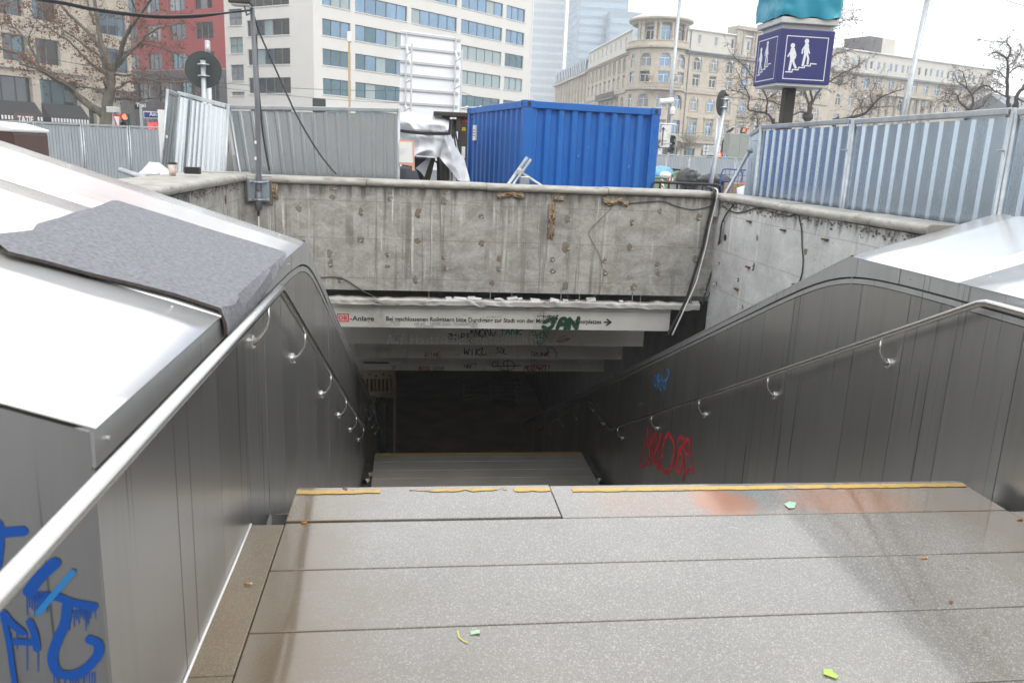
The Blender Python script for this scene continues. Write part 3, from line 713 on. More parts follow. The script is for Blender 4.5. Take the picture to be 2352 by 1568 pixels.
def wall_holes(u0, u1, z0, z1, holes, dep=.28):
    us = sorted(set([u0, u1]+[h for r in holes for h in (r[0], r[1]) if u0 < h < u1])); zs = sorted(set([z0, z1]+[h for r in holes for h in (r[2], r[3]) if z0 < h < z1]))
    mb = MB()
    for a, b in zip(us[:-1], us[1:]):
        run = None
        for c, d in zip(zs[:-1], zs[1:]):
            cu, cz = (a+b)/2, (c+d)/2
            if any(r[0] < cu < r[1] and r[2] < cz < r[3] for r in holes):
                if run is not None: mb.face((a,0,run),(b,0,run),(b,0,c),(a,0,c)); run = None
            elif run is None: run = c
        if run is not None: mb.face((a,0,run),(b,0,run),(b,0,z1),(a,0,z1))
    for (a, b, c, d) in [r[:4] for r in holes]:
        mb.face((a,0,c),(a,0,d),(a,dep,d),(a,dep,c)); mb.face((b,0,c),(b,dep,c),(b,dep,d),(b,0,d))
        mb.face((a,0,c),(a,dep,c),(b,dep,c),(b,0,c)); mb.face((a,0,d),(b,0,d),(b,dep,d),(a,dep,d))
    return mb
WC = {}
GR = random.Random(21)
def window(F_, u, z, w, h, style, glassf, fm, n=1, sill=None, dep=.16):
    key = (style, round(w,2), round(h,2), n)
    if key not in WC:
        fr = MB(); t = .055 if style != 'strip' else .08; panes = []
        y0, y1 = dep, dep+.07
        if style == 'strip':
            ws = w/n
            fr.box(0,w,y0,y1,0,t).box(0,w,y0,y1,h-t,h)
            for i in range(n+1):
                x = ws*i; tt = t*(1.3 if 0 < i < n else 1); fr.box(max(0,x-tt/2-(0 if i<n else tt/2)), min(w, x+tt/2+(0 if i else tt/2)), y0-.01, y1, t, h-t)
            for i in range(n): panes.append(MB().box(ws*i+.03, ws*(i+1)-.03, y0+.045, y0+.06, t*.6, h-t*.6))
        elif style == 'grid':
            fr.box(0,w,y0,y1,0,t).box(0,w,y0,y1,h-t,h).box(0,t,y0,y1,t,h-t).box(w-t,w,y0,y1,t,h-t).box(w/2-t/2,w/2+t/2,y0-.005,y1,t,h-t).box(t,w/2-t/2,y0-.005,y1,h/2-t/2,h/2+t/2).box(w/2+t/2,w-t,y0-.005,y1,h/2-t/2,h/2+t/2)
            for i in (0,1):
                for j in (0,1): panes.append(MB().box(w/2*i+.02,w/2*(i+1)-.02,y0+.045,y0+.06,h/2*j+.02,h/2*(j+1)-.02))
        else:
            t = .09; tr = .64*h if style == 'arch' else .66*h
            fr.box(0,w,y0,y1,0,t).box(0,t,y0,y1,t,h-(w/2 if style == 'arch' else 0)).box(w-t,w,y0,y1,t,h-(w/2 if style == 'arch' else 0))
            fr.box(w/2-t/2,w/2+t/2,y0-.01,y1,t,tr).box(t,w-t,y0-.015,y1,tr,tr+t)
            panes += [MB().box(.05,w/2-.02,y0+.045,y0+.06,.05,tr+.02), MB().box(w/2+.02,w-.05,y0+.045,y0+.06,.05,tr+.02)]
            if style == 'arch':
                r = w/2; n_ = 12; arc = [(r-r*math.cos(math.pi*i/n_), h-r+r*math.sin(math.pi*i/n_)) for i in range(n_+1)]
                inn = [(r-(r-t)*math.cos(math.pi*i/n_), h-r+(r-t)*math.sin(math.pi*i/n_)) for i in range(n_+1)]
                for i in range(n_):
                    fr.add([(arc[i][0],y0,arc[i][1]),(arc[i+1][0],y0,arc[i+1][1]),(inn[i+1][0],y0,inn[i+1][1]),(inn[i][0],y0,inn[i][1])], [(0,1,2,3)])
                panes.append(MB().prism([(.04,y0+.045,tr+.03)]+[(x_,y0+.045,max(z_,tr+.03)) for x_, z_ in inn]+[(w-.04,y0+.045,tr+.03)], (0,.012,0)))
            else:
                fr.box(0,w,y0,y1,h-t,h).box(0,t,y0,y1,tr+t,h-t).box(w-t,w,y0,y1,tr+t,h-t); panes.append(MB().box(.05,w-.05,y0+.045,y0+.06,tr+.03,h-.05))
        sl = MB().box(-.06,w+.06,-.09,dep+.02,-.09,-.003)
        WC[key] = (fr.mesh('window'), [p_.mesh('pane') for p_ in panes], sl.mesh('sill'))
    fmesh, pm, sm_ = WC[key]
    o = put('window', fmesh, None, F_.th); o.data = fmesh
    o.matrix_local = F_.rel() @ Matrix.Translation((u, 0, z))
    setm(o, fm)
    g0 = glassf()
    for i, p_ in enumerate(pm):
        g1 = glassf() if style == 'strip' and GR.random() < .35 else g0
        q_ = put('pane', p_, None, o); setm(q_, g1)
    if sill: q_ = put('sill', sm_, None, o); setm(q_, sill)
    return o
def setm(o, mt):
    if not o.data.materials: o.data.materials.append(mt)
    o.material_slots[0].link = 'OBJECT'; o.material_slots[0].material = mt
def pick(**k):
    names = list(k); ws = [k[n] for n in names]
    return lambda: M[GR.choices(names, ws)[0]]

# ---------------------------------------------------------------- cream office block
FR_ = Fac((-11.27, 100), (.723, .690)); cream = fbuilding('office_building', FR_, 'cream rendered office block with long rows of blue glazed windows')
holes = []; cols = [(1.3,5.5,3),(6.2,14.8,5),(15.5,24.1,5),(24.95,33.8,5),(34.6,39.0,3)]
TOPZ = 34.5
for i in range(9):
    zb = 4.22+3.32*i
    for (a, b, n) in cols: holes.append((a, b, zb, zb+1.83, n, i))
for (a, b, n) in cols: holes.append((a, b, .5, 2.75, n, -1))
fpart('wall', wall_holes(0, 40.6, -.03, TOPZ, holes), M['render_cream'], FR_)
for (a, b, c, d, n, i) in holes:
    gf = pick(glass_sky=6, glass_blue=3, glass_curtain=2) if i >= 4 else (pick(glass_blue=4, glass_teal=5, glass_curtain=2) if i >= 2 else pick(glass_teal=5, glass_dark=2, glass_curtain=2))  # tint by storey paints in mirrored sky above, mirrored buildings below
    if i < 0: gf = pick(glass_dark=1)
    window(FR_, a, c, b-a, d-c, 'strip', gf, M['frame_dark'], n, M['frame_white'])
FL_ = Fac((-11.27, 100), (.786, -.618), cream); holes = []
for i in range(9):
    zb = 4.22+3.32*i; holes.append((-11.05, -3.8, zb, zb+1.83, 5, i))
for i in range(7): holes.append((-14.25, -11.87, 9.05+3.25*i, 10.95+3.25*i, 2, 20+i))
holes += [(-14.25, -11.87, 7.26, 7.72, 2, 30), (-11.05, -3.8, .4, 2.9, 5, -1)]
fpart('wall', wall_holes(-15.05, 0, -.03, TOPZ, holes), M['render_cream'], FL_)
for (a, b, c, d, n, i) in holes:
    window(FL_, a, c, b-a, d-c, 'grid' if 20 <= i < 30 else 'strip', pick(glass_teal=4, glass_dark=3, glass_curtain=2) if i < 20 else pick(glass_pale=1, glass_curtain=1), M['frame_dark'], n, M['frame_white'])
fpart('roof', MB().add([(0,0,TOPZ),(40.6,0,TOPZ),(40.6,14,TOPZ),(0,14,TOPZ),(40.6,0,-.03),(40.6,14,-.03),(0,14,-.03)], [(0,1,2,3),(1,4,5,2),(2,5,6,3)]), M['render_cream'], FR_)
s_ = part  # keep name short
for u_ in (30.0,): pass
# pipe at the right edge of the block
fpart('rain_pipe', MB().cyl((40.7,-.1,0),(40.7,-.1,TOPZ), .09, 8), M['frame_white'], FR_)

# ---------------------------------------------------------------- red building with dark stone base
FD = Fac((-11.27, 100), (.786, -.618)); red = fbuilding('apartment_building', FD, 'red rendered building on a dark grey stone base, right behind the plane tree')
rh = []
for i in range(7):
    for (a, b) in ((-20.6,-17.2),(-25.7,-22.5),(-30.6,-27.6),(-35.4,-32.6)):
        zb = 10.6+3.58*i
        rh.append((a, b, zb, zb+2.05))
fpart('wall', wall_holes(-38, -15.06, 10.5, 36, rh), M['render_red'], FD)
for (a, b, c, d) in rh: window(FD, a, c, b-a, d-c, 'strip', pick(glass_teal=3, glass_dark=4, glass_pale=2), M['frame_dark'], 3)
bh_ = [(a, b, z_, z_+h_) for (a, b) in ((-19.9,-16.6),(-24.6,-21.2),(-29.2,-25.8),(-33.8,-30.4)) for z_, h_ in ((.2,5.2),(6.4,2.8))]
fpart('stone_base', wall_holes(-38, -15.06, -.03, 10.49, bh_, .5), M['stone_dark'], FD)
for (a, b, c, d) in bh_: window(FD, a, c, b-a, d-c, 'strip', pick(glass_dark=3, glass_teal=1), M['frame_dark'], 3, dep=.35)
for u_ in (-15.6,-20.5,-25.2,-29.8,-34.4): fpart('pilaster', MB().box(u_-.35,u_+.35,-.25,-.002,-.03,9.4), M['stone_dark'], FD)
fpart('cornice', MB().box(-38,-15.08,-.3,-.002,9.41,9.7), M['stone_dark'], FD)

# ---------------------------------------------------------------- sandstone shop building at the far left
FS = Fac((-38.6, 100), (.528, .849)); shop = fbuilding('shop_building', FS, 'pale sandstone building with black awnings over dark shop windows')
sh = []
for (a, b) in ((-17.6,-14.6),(-14.0,-11.0),(-10.5,-7.8),(-7.1,-4.4),(-3.4,-.5)):
    for z_ in (9.05, 13.6, 18.0, 22.2): sh.append((a, b, z_, z_+2.65, 2))
shops = [(-21.5,-15.8,-.02,7.45,3),(-15.0,-9.6,-.02,7.45,3),(-8.9,-4.2,-.02,7.45,3),(-3.3,1.45,-.02,7.45,3)]
door = [(2.5,3.5,-.02,5.2,1)]
fpart('wall', wall_holes(-30, 6.6, -.03, 30, sh+shops+door, .6), M['sand_pale'], FS)
for (a, b, c, d, n) in sh: window(FS, a, c, b-a, d-c, 'strip', pick(glass_dark=3, glass_teal=2), M['frame_dark'], n, dep=.4)
for (a, b, c, d, n) in shops+door: window(FS, a, c, b-a, d-c, 'strip', pick(glass_dark=3, glass_teal=1), M['black'], n, dep=.5)
M['awning'] = mat('awning', (.016,.015,.017), .8, c2=(.022,.02,.023), vs=6)
for (a, b, c, d, n) in shops:
    aw = fpart('awning', MB().prism([(a-.05,-.02,4.9),(a-.05,-1.35,3.45),(a-.05,-1.35,3.36),(a-.05,.3,3.4),(a-.05,.3,4.9)], (b-a+.1,0,0)), M['awning'], FS)
    nst = 13; wd = (b-a)/nst
    for i in range(nst):
        part_ = put('fringe', MB().box(a+i*wd+.02, a+i*wd+wd*.62, -1.372, -1.352, 2.95, 3.36).mesh('fringe'), M['frame_white'], aw)
    put('fringe', MB().box(a, b, -1.35, -1.335, 2.85, 3.36).mesh('fringe'), M['awning'], aw)
fpart('ledge', MB().box(-30,2.8,-.35,-.002,8.25,8.6).box(-30,2.8,-.2,-.003,8.6,8.75), M['sand_trim'], FS)
bay = fpart('oriel', wall_holes(3.2, 7.9, 7.3, 24, [(3.7,7.3,9.0,11.6),(3.7,7.3,13.1,15.7),(3.7,7.3,17.3,19.8)], .25), M['sand_pale'], FS)
bay.matrix_local = FS.rel() @ Matrix.Translation((0,-1.3,0))
fpart('oriel_side', MB().box(3.2,3.45,-1.29,0,7.31,24).box(7.65,7.9,-1.29,0,7.31,24).box(3.2,7.9,-1.5,0,7.0,7.3), M['sand_pale'], FS)
for z_, h_ in ((9.0,2.6),(13.1,2.6),(17.3,2.5)):
    o = window(FS, 3.7, z_, 3.6, h_, 'strip', pick(glass_blue=1, glass_sky=1), M['frame_dark'], 3); o.matrix_local = FS.rel() @ Matrix.Translation((3.7,-1.3,z_))
fpart('side_wall', MB().box(6.58,6.9,.01,16,-.03,30).box(-30,6.5,.7,16,29.6,30), M['sand_pale'], FS)

# ---------------------------------------------------------------- sandstone hotel: street front, square front and round corner turret
FH = Fac((45.98, 135), (.934, .356)); hotel = fbuilding('hotel_building', FH, 'sandstone corner hotel with a round columned turret and arched windows')
gh = pick(glass_pale=5, glass_sky=3, glass_dark=2, glass_blue=2); RA = 1.72
def arch_fill(F_, u, z, w, h):
    r = w/2; n_ = 8; mb = MB()
    for sgn in (0, 1):
        pts = [(r-r*math.cos(math.pi/2*i/n_), h-r+r*math.sin(math.pi/2*i/n_)) for i in range(n_+1)]
        if sgn: pts = [(w-x_, z_) for x_, z_ in pts]
        for i in range(n_): mb.face((u+pts[i][0],.004,z+pts[i][1]),(u+pts[i+1][0],.004,z+pts[i+1][1]),(u+(w if sgn else 0),.004,z+h))
    return mb
def hotel_front(F_, u0, u1, us, wdt, zroof, lab, flip=1):
    hs = []; fill = MB(); rows = [(16.38,18.55,'arch'),(13.79,15.75,'cross'),(9.8,12.0,'arch'),(5.83,8.1,'cross')]
    for u in us:
        for zb, zt, st in rows:
            hs.append((u-wdt/2, u+wdt/2, zb, zt, st))
            if st == 'arch':
                f_ = arch_fill(F_, u-wdt/2, zb, wdt, zt-zb); fill.add(f_.v, f_.f)
        hs.append((u-wdt*.72, u+wdt*.72, .2, 3.7, 'strip'))
    fpart('wall', wall_holes(u0, u1, -.03, 19.1, hs), M['sandstone'], F_)
    fpart('arch_spandrel', fill, M['sandstone'], F_)
    for (a, b, c, d, st) in hs:
        if st == 'strip': window(F_, a, c, b-a, d-c, 'strip', pick(glass_dark=3, glass_teal=1), M['frame_dark'], 2, dep=.22)
        else: window(F_, a, c, b-a, d-c, st, gh, M['frame_white'], 1, M['sand_trim'])
    fpart('cornice', MB().box(u0,u1,-.55,-.002,19.11,19.32).box(u0,u1,-.35,-.003,18.85,19.10), M['roof_grey' if lab else 'sand_trim'], F_)
    fpart('belt_course', MB().box(u0,u1,-.22,-.002,12.65,12.85).box(u0,u1,-.12,-.003,12.86,13.3), M['sand_trim'], F_)
    fpart('belt_course', MB().box(u0,u1,-.7,-.002,4.55,4.8).box(u0,u1,-.25,-.003,4.81,5.3), M['sand_trim'], F_)
    att = [(u-.36, u+.36, 20.5, 22.0) for u in us]
    fpart('attic', wall_holes(u0, u1, 19.33, 22.6, att, .2), M['attic'], F_)
    fpart('attic_eave', MB().box(u0,u1,-.3,.0,22.61,22.8), M['frame_white'], F_)
    for (a, b, c, d) in att: window(F_, a, c, b-a, d-c, 'strip', gh, M['frame_white'], 1, M['frame_white'], dep=.1)
    for u in us:        # surrounds
        for zb, zt, st in rows:
            w2 = wdt/2; tr_ = MB()
            if st == 'cross' and zb < 8: tr_.box(u-w2-.45,u+w2+.45,-.28,-.001,zt+.55,zt+.8).box(u-w2-.3,u-w2-.06,-.16,-.001,zb-.3,zt+.54).box(u+w2+.06,u+w2+.3,-.16,-.001,zb-.3,zt+.54)
            elif st == 'arch':
                r0, r1 = w2+.06, w2+.26; n_ = 10; zc = zt-w2
                for i in range(n_):
                    a0, a1 = math.pi*i/n_, math.pi*(i+1)/n_
                    tr_.prism([(u-r0*math.cos(a0),-.10,zc+r0*math.sin(a0)),(u-r1*math.cos(a0),-.10,zc+r1*math.sin(a0)),(u-r1*math.cos(a1),-.10,zc+r1*math.sin(a1)),(u-r0*math.cos(a1),-.10,zc+r0*math.sin(a1))], (0,.099,0))
                tr_.box(u-r1,u-r0,-.1,-.001,zb-.1,zc).box(u+r0,u+r1,-.1,-.001,zb-.1,zc)
            if tr_.v: fpart('window_surround', tr_, M['sand_trim'], F_)
usR = [1.65+3.62*i for i in range(9)]
hotel_front(FH, -1, 33.6, usR, 1.55, 22.8, True)
# projecting bay with open attic loggia
lg = MB().box(9.4,14.9,-.5,-.003,18.9,19.6).box(9.4,10.6,-.45,-.004,19.61,23.6).box(13.7,14.9,-.45,-.004,19.61,23.6).box(9.2,15.1,-.7,-.002,23.61,24.2).box(9.3,15.0,-.002,2,22.8,24.2)
for u in (11.0,13.3): lg.tube([(u,-.3,19.6),(u,-.3,23.6)], .2, 10)
fpart('loggia', lg, M['sand_trim'], FH)
for u in usR[3:]:     # small balconies
    bal = MB().box(u-1.2,u+1.2,-.75,-.002,9.4,9.58).box(u-1.2,u+1.2,-.75,-.66,10.35,10.45)
    for i in range(9): bal.box(u-1.15+i*.28,u-1.08+i*.28,-.73,-.68,9.58,10.35)
    fpart('balcony', bal, M['sand_trim'], FH)
bal = MB().box(-1,9,-.7,-.61,5.75,5.87)
for i in range(32): bal.lathe((-.9+i*.31,-.65,5.3),[(.05,0),(.09,.12),(.05,.3),(.07,.45)],6)
fpart('balustrade', bal, M['sand_trim'], FH)
fpart('rain_pipe', MB().cyl((-.3,-.12,0),(-.3,-.12,22.5),.08,8), M['zinc_roof'], FH)
FW = Fac((37.1, 139.5), (0, -1), hotel)     # long street front receding from the turret
usL = [-(4.1+3.56*i) for i in range(9)]
hotel_front(FW, -34.4, 0, usL, 1.5, 22.8, False)
bal = MB().box(-22,-7,-.9,-.002,12.1,12.3).box(-22,-7,-.9,-.82,13.2,13.3)
for i in range(50): bal.box(-21.9+i*.3,-21.8+i*.3,-.88,-.84,12.3,13.2)
fpart('balcony', bal, M['dark_metal'], FW)
# second street house with zinc mansard
gr_ = Fac((37.1, 139.5), (0, -1)); old = fbuilding('corner_house', gr_, 'grey zinc mansard building continuing the sandstone street front')
oh = []
for i in range(11):
    for zb in (6.2, 9.9, 13.6, 16.4): oh.append((-36.2-3.5*i-1.5, -36.2-3.5*i, zb, zb+(2.3 if zb < 15 else 1.7)))
fpart('wall', wall_holes(-74.5,-34.42,-.03,18.6,oh), M['sandstone'], gr_)
for (a, b, c, d) in oh: window(gr_, a, c, b-a, d-c, 'cross', gh, M['frame_white'], 1, M['sand_trim'])
fpart('cornice', MB().box(-74.5,-34.42,-.6,-.002,18.61,19.0), M['sand_trim'], gr_)
fpart('mansard', MB().prism([(-74.5,-.2,19.01),(-74.5,.5,22.3),(-74.5,9,22.3),(-74.5,9,19.01)],(40.0,0,0)), M['zinc_roof'], gr_)
for i in range(18): fpart('dormer', MB().box(-73.6-0+i*2.15,-72.7+i*2.15,-.24,.6,19.5,21.6), M['glass_blue'] if i % 2 else M['glass_pale'], gr_)
for i in range(11): fpart('pilaster', MB().box(-35.9-3.5*i,-35.4-3.5*i,-.25,-.002,5,18.6), M['sand_trim'], gr_)
# street houses further along, low and orange
far = Fac((36.6, 214.5), (0, -1)); fh = fbuilding('street_house', far, 'low house with an orange brick band beyond the zinc mansard')
fhh = [(-2.6-2.6*i, -1.2-2.6*i, zb, zb+1.7) for i in range(6) for zb in (3.5,7.2,10.8)]
fpart('wall', wall_holes(-18,-.1,-.03,14.2,fhh), M['attic'], far)
for (a,b,c,d) in fhh: window(far, a, c, b-a, d-c, 'cross', gh, M['frame_white'])
M['orange'] = mat('orange', (.45,.16,.07), .8, c2=(.38,.13,.06), vs=3)
fpart('brick_band', MB().box(-18,-.1,-.3,-.01,12.5,14.4), M['orange'], far)
fpart('roof', MB().prism([(-18,-.3,14.41),(-18,5,17.2),(-18,10,14.41)],(17.9,0,0)), M['roof_grey'], far)
far2 = Fac((33.5, 236), (1, 0)); f2 = fbuilding('gabled_house', far2, 'small pale house with a pointed gable far down the street')
fpart('wall', wall_holes(-4,4,-.03,13.5,[(-2.6,-1.4,9.5,11.6),(-.6,.6,9.5,11.6),(1.4,2.6,9.5,11.6),(-.5,.5,13,13.4)]), M['attic'], far2)
for u in (-2.6,-.6,1.4): window(far2, u, 9.5, 1.2, 2.1, 'cross', gh, M['frame_white'])
fpart('gable', MB().prism([(-3.4,0,13.51),(3.4,0,13.51),(2.3,0,16),(0.8,0,18.2),(0,0,19),(-.8,0,18.2),(-2.3,0,16)],(0,3,0)), M['attic'], far2)
fpart('roof', MB().prism([(-4.2,3.01,13.4),(4.2,3.01,13.4),(0,3.01,19.5)],(0,9,0)), M['roof_grey'], far2)

# turret
TC = Vector((41.5, 138.2, 0)); TR = 5.0
def ang_pt(a, r, z): return (TC.x+r*math.sin(a), TC.y-r*math.cos(a), z)     # a = 0 faces -Y
turret_rows = [(16.42,18.5,'arch',1.9),(13.94,15.75,'cross',1.85),(9.95,12.1,'arch',1.9),(5.8,8.1,'cross',1.8)]
angs = [R(x) for x in (-78,-41,-4,33,70)]
n_ = 120; mb = MB(); rows_z = sorted(set([-.03, 19.2]+[z for r_ in turret_rows for z in r_[:2]]+[.3,3.8]))
def in_win(a, z):
    for zb, zt, st, w_ in turret_rows+[(.3,3.8,'s',2.1)]:
        if zb < z < zt and any(abs(a-q_) < w_/2/TR for q_ in angs): return True
    return False
aa = [R(-100)+R(200)*i/n_ for i in range(n_+1)]
ex = sorted(set([round(x,5) for x in aa if not any(abs(abs(x-q_)-.95/TR) < .02 for q_ in angs)]+[round(q_+s_*.95/TR,5) for q_ in angs for s_ in (-1,1)]))
for z0_, z1_ in zip(rows_z[:-1], rows_z[1:]):
    for a0, a1 in zip(ex[:-1], ex[1:]):
        if not in_win((a0+a1)/2, (z0_+z1_)/2): mb.face(ang_pt(a0,TR,z0_),ang_pt(a1,TR,z0_),ang_pt(a1,TR,z1_),ang_pt(a0,TR,z1_))
def hp(name, mb, mt, smooth=False):
    o = put(name, mb.mesh(name, (0,0,0), True, smooth), mt, hotel); o.matrix_local = FH.mat.inverted(); return o
hp('turret_wall', mb, M['sandstone'])
hp('turret_core', MB().lathe((TC.x,TC.y,-.03),[(TR-.5,0),(TR-.5,19)],40), M['sand_trim'])
for zb, zt, st, w_ in turret_rows:
    for q_ in angs:
        d = Vector((math.cos(q_), math.sin(q_), 0)); c = Vector(ang_pt(q_, TR*math.cos(.95/TR), 0)) - d*.95
        f_ = Fac((c.x, c.y), (d.x, d.y), hotel)
        window(f_, 0, zb, 1.9, zt-zb, st, gh, M['frame_white'], 1, M['sand_trim'], dep=.22)
        if st == 'arch': fpart('arch_spandrel', arch_fill(f_, 0, zb, 1.9, zt-zb), M['sandstone'], f_)
for q_ in angs:
    d = Vector((math.cos(q_), math.sin(q_), 0)); c = Vector(ang_pt(q_, TR-.02, 0)) - d*1.05; f_ = Fac((c.x, c.y), (d.x, d.y), hotel)
    window(f_, 0, .3, 2.1, 3.5, 'strip', pick(glass_dark=1), M['frame_dark'], 2, dep=.2)
def ring(z0_, z1_, r0, r1, n=64): return MB().lathe((TC.x,TC.y,z0_),[(r0,0),(r1,(z1_-z0_)*.35),(r1,z1_-z0_),(r0-.2,z1_-z0_+.02)],n)
hp('turret_cornice', ring(19.21,19.65,TR+.1,TR+.6), M['sand_trim'])
hp('turret_parapet', MB().lathe((TC.x,TC.y,19.67),[(TR+.15,0),(TR+.15,.75),(TR+.25,.78),(TR+.25,.9),(TR-.3,.9)],64), M['sandstone'])
hp('turret_belt', ring(12.66,13.2,TR+.05,TR+.35), M['sand_trim'])
hp('turret_belt', ring(4.55,5.2,TR+.1,TR+.55), M['sand_trim'])
hp('turret_drum', MB().lathe((TC.x,TC.y,20.4),[(TR-1.2,0),(TR-1.2,3.2)],48), M['sandstone'])
hp('turret_eave', MB().lathe((TC.x,TC.y,23.3),[(TR-.35,0),(TR-.1,.25),(TR+.35,.5),(TR+.4,.75),(TR-.6,.8)],64), M['sand_trim'])
hp('turret_roof', MB().lathe((TC.x,TC.y,24.1),[(TR+.1,0),(TR-.1,.35),(TR-1.6,.95),(.2,1.35)],64), M['attic'])
for q_ in angs:
    for s_ in (-.21,.21):
        p = ang_pt(q_+R(18.5)+s_*.42, TR-.45, 20.4); hp('turret_column', MB().lathe((p[0],p[1],20.55),[(.34,0),(.30,.2),(.26,.3),(.22,2.4),(.32,2.6),(.34,2.8)],12), M['sand_trim'])
    d = Vector((math.cos(q_), math.sin(q_), 0)); c = Vector(ang_pt(q_, (TR-1.2)+.08, 0)) - d*.85; f_ = Fac((c.x, c.y), (d.x, d.y), hotel)
    window(f_, 0, 20.6, 1.7, 2.3, 'cross', gh, M['frame_white'], dep=.02)
# turret balcony with balusters and two urns
bal = MB()
a0 = [R(-38)+R(64)*i/16 for i in range(17)]
for i in range(16):
    for (za, zb, r0, r1) in ((12.75,13.0,TR,TR+1.2),(13.75,13.9,TR+.95,TR+1.2)):
        bal.add([ang_pt(a0[i],r0,za),ang_pt(a0[i+1],r0,za),ang_pt(a0[i+1],r1,za),ang_pt(a0[i],r1,za),ang_pt(a0[i],r0,zb),ang_pt(a0[i+1],r0,zb),ang_pt(a0[i+1],r1,zb),ang_pt(a0[i],r1,zb)],[(0,3,2,1),(4,5,6,7),(0,1,5,4),(1,2,6,5),(2,3,7,6),(3,0,4,7)])
    for t_ in (0,.5):
        p = ang_pt(a0[i]+(a0[i+1]-a0[i])*t_, TR+1.07, 13.0); bal.lathe(p,[(.06,0),(.1,.2),(.05,.5),(.07,.75)],6)
hp('turret_balcony', bal, M['sand_trim'])
for q_ in (R(-28), R(17)):
    p = ang_pt(q_, TR+.5, 13.9); hp('urn', MB().lathe(p,[(.25,0),(.14,.25),(.4,.8),(.45,1.1),(.2,1.3),(.3,1.4),(.05,1.75)],12), M['sand_trim'])

# ---------------------------------------------------------------- pale neighbour continuing the square front
FN = Fac((45.98, 135), (.934, .356)); nb = fbuilding('neighbour_building', FN, 'long pale stone building with a curved end and a roof box, behind the bare trees')
nus = [36.4+3.55*i for i in range(13)]
hs = []; fill = MB()
for u in nus:
    for zb, zt, st in ((16.4,18.4,'cross'),(12.9,15.1,'arch'),(9.0,11.4,'cross'),(5.4,7.9,'cross')):
        hs.append((u-.75,u+.75,zb,zt,st))
        if st == 'arch': f_ = arch_fill(FN, u-.75, zb, 1.5, zt-zb); fill.add(f_.v, f_.f)
fpart('wall', wall_holes(33.62, 81, -.03, 19.1, hs), M['sand_pale'], FN)
fpart('arch_spandrel', fill, M['sand_pale'], FN)
for (a, b, c, d, st) in hs: window(FN, a, c, b-a, d-c, st, gh, M['frame_white'], 1, M['sand_trim'])
att = [(u+s_-.38,u+s_+.38,20.0,21.5) for u in nus for s_ in (-.75,.75)]
fpart('attic', wall_holes(33.62,81,19.11,22.9,att,.2), M['attic'], FN)
for (a, b, c, d) in att: window(FN, a, c, b-a, d-c, 'strip', gh, M['frame_white'], 1, M['frame_white'], dep=.08)
fpart('cornice', MB().box(33.62,81,-.6,-.002,18.75,19.1), M['roof_grey'], FN)
fpart('balcony', MB().box(47,63,-1,-.003,15.5,15.75).box(47,63,-1,-.9,16.6,16.7), M['sand_trim'], FN)
for i in range(9): fpart('pilaster', MB().tube([(45+2.2*i+.9,-.35,9.2),(45+2.2*i+.9,-.35,15.3)],.32,10), M['sand_trim'], FN)
fpart('eave', MB().box(33.62,81,-.35,0,22.91,23.1), M['frame_white'], FN)
fpart('curved_end', MB().lathe((81,5,-.03),[(5.0,0),(5.0,18.8),(5.6,18.9),(5.6,19.1),(5.0,19.15),(5.0,22.9),(5.35,22.95),(5.35,23.1),(.3,23.2)],40), M['attic'], FN)
fpart('roof_box', MB().box(46.5,54,3,9,22.9,26.5), M['attic'], FN); fpart('roof_box', MB().box(46.4,46.49,3,9,22.9,26.55).box(46.4,50,2.9,2.99,22.9,26.5), M['stone_dark'], FN)
fpart('flat_roof', MB().box(-1,81,.3,14,22.55,22.6), M['roof_grey'], FN)
# dark glazed hall far right
hall = Fac((128,150), (.95,.3)); hb = fbuilding('glazed_hall', hall, 'low hall with a grey pitched glass roof behind the bare trees')
fpart('wall', MB().box(-6,60,0,20,-.03,11), M['stone_dark'], hall)
fpart('roof', MB().prism([(-8,-1,11.01),(-8,10,17.5),(-8,21,11.01)],(70,0,0)), M['zinc_roof'], hall)
for i in range(14): fpart('glazing_bar', MB().prism([(-6+4*i,-1.1,11.0),(-6+4*i,10,17.6),(-6+4*i,10,17.5),(-6+4*i,-1.0,10.9)],(.15,0,0)), M['galv_far'], hall)
# ---------------------------------------------------------------- far office towers in the mist
def tower(C, d, w_, dep, h, label, bands, mtw, mtg, nx):
    f_ = Fac(C, d); th = fbuilding('office_tower', f_, label)
    fpart('core', MB().box(0,w_,.0,dep,-.03,h), mtw, f_)
    z = 8.0; k = 0
    gm = MB(); nb_ = 0
    while z < h-3 :
        mb = MB().box(.8,w_-.8,-.06,-.002,z,z+bands*.62); fpart('window_band', mb, mtg, f_)
        mb = MB().box(w_+.002,w_+.06,.8,dep-.8,z,z+bands*.55).box(-.06,-.002,.8,dep-.8,z,z+bands*.55); fpart('window_band', mb, mtg, f_)
        z += bands
    for i in range(nx+1): fpart('mullion', MB().box(.8+(w_-1.6)*i/nx-.08,.8+(w_-1.6)*i/nx+.08,-.16,-.061,8,h-2), mtw, f_)
    return f_
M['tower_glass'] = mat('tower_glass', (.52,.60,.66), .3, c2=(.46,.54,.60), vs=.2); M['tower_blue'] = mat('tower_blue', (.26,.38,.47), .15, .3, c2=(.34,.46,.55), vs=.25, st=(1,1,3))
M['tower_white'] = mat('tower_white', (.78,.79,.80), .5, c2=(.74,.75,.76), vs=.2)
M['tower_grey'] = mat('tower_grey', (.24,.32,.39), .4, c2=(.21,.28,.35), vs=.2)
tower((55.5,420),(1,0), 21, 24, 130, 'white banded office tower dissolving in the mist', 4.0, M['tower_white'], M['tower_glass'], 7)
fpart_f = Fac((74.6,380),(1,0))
tower((74.9,380),(1,0), 23.2, 24, 130, 'blue grey glass tower rising behind the hotel', 3.7, M['tower_grey'], M['tower_blue'], 12)
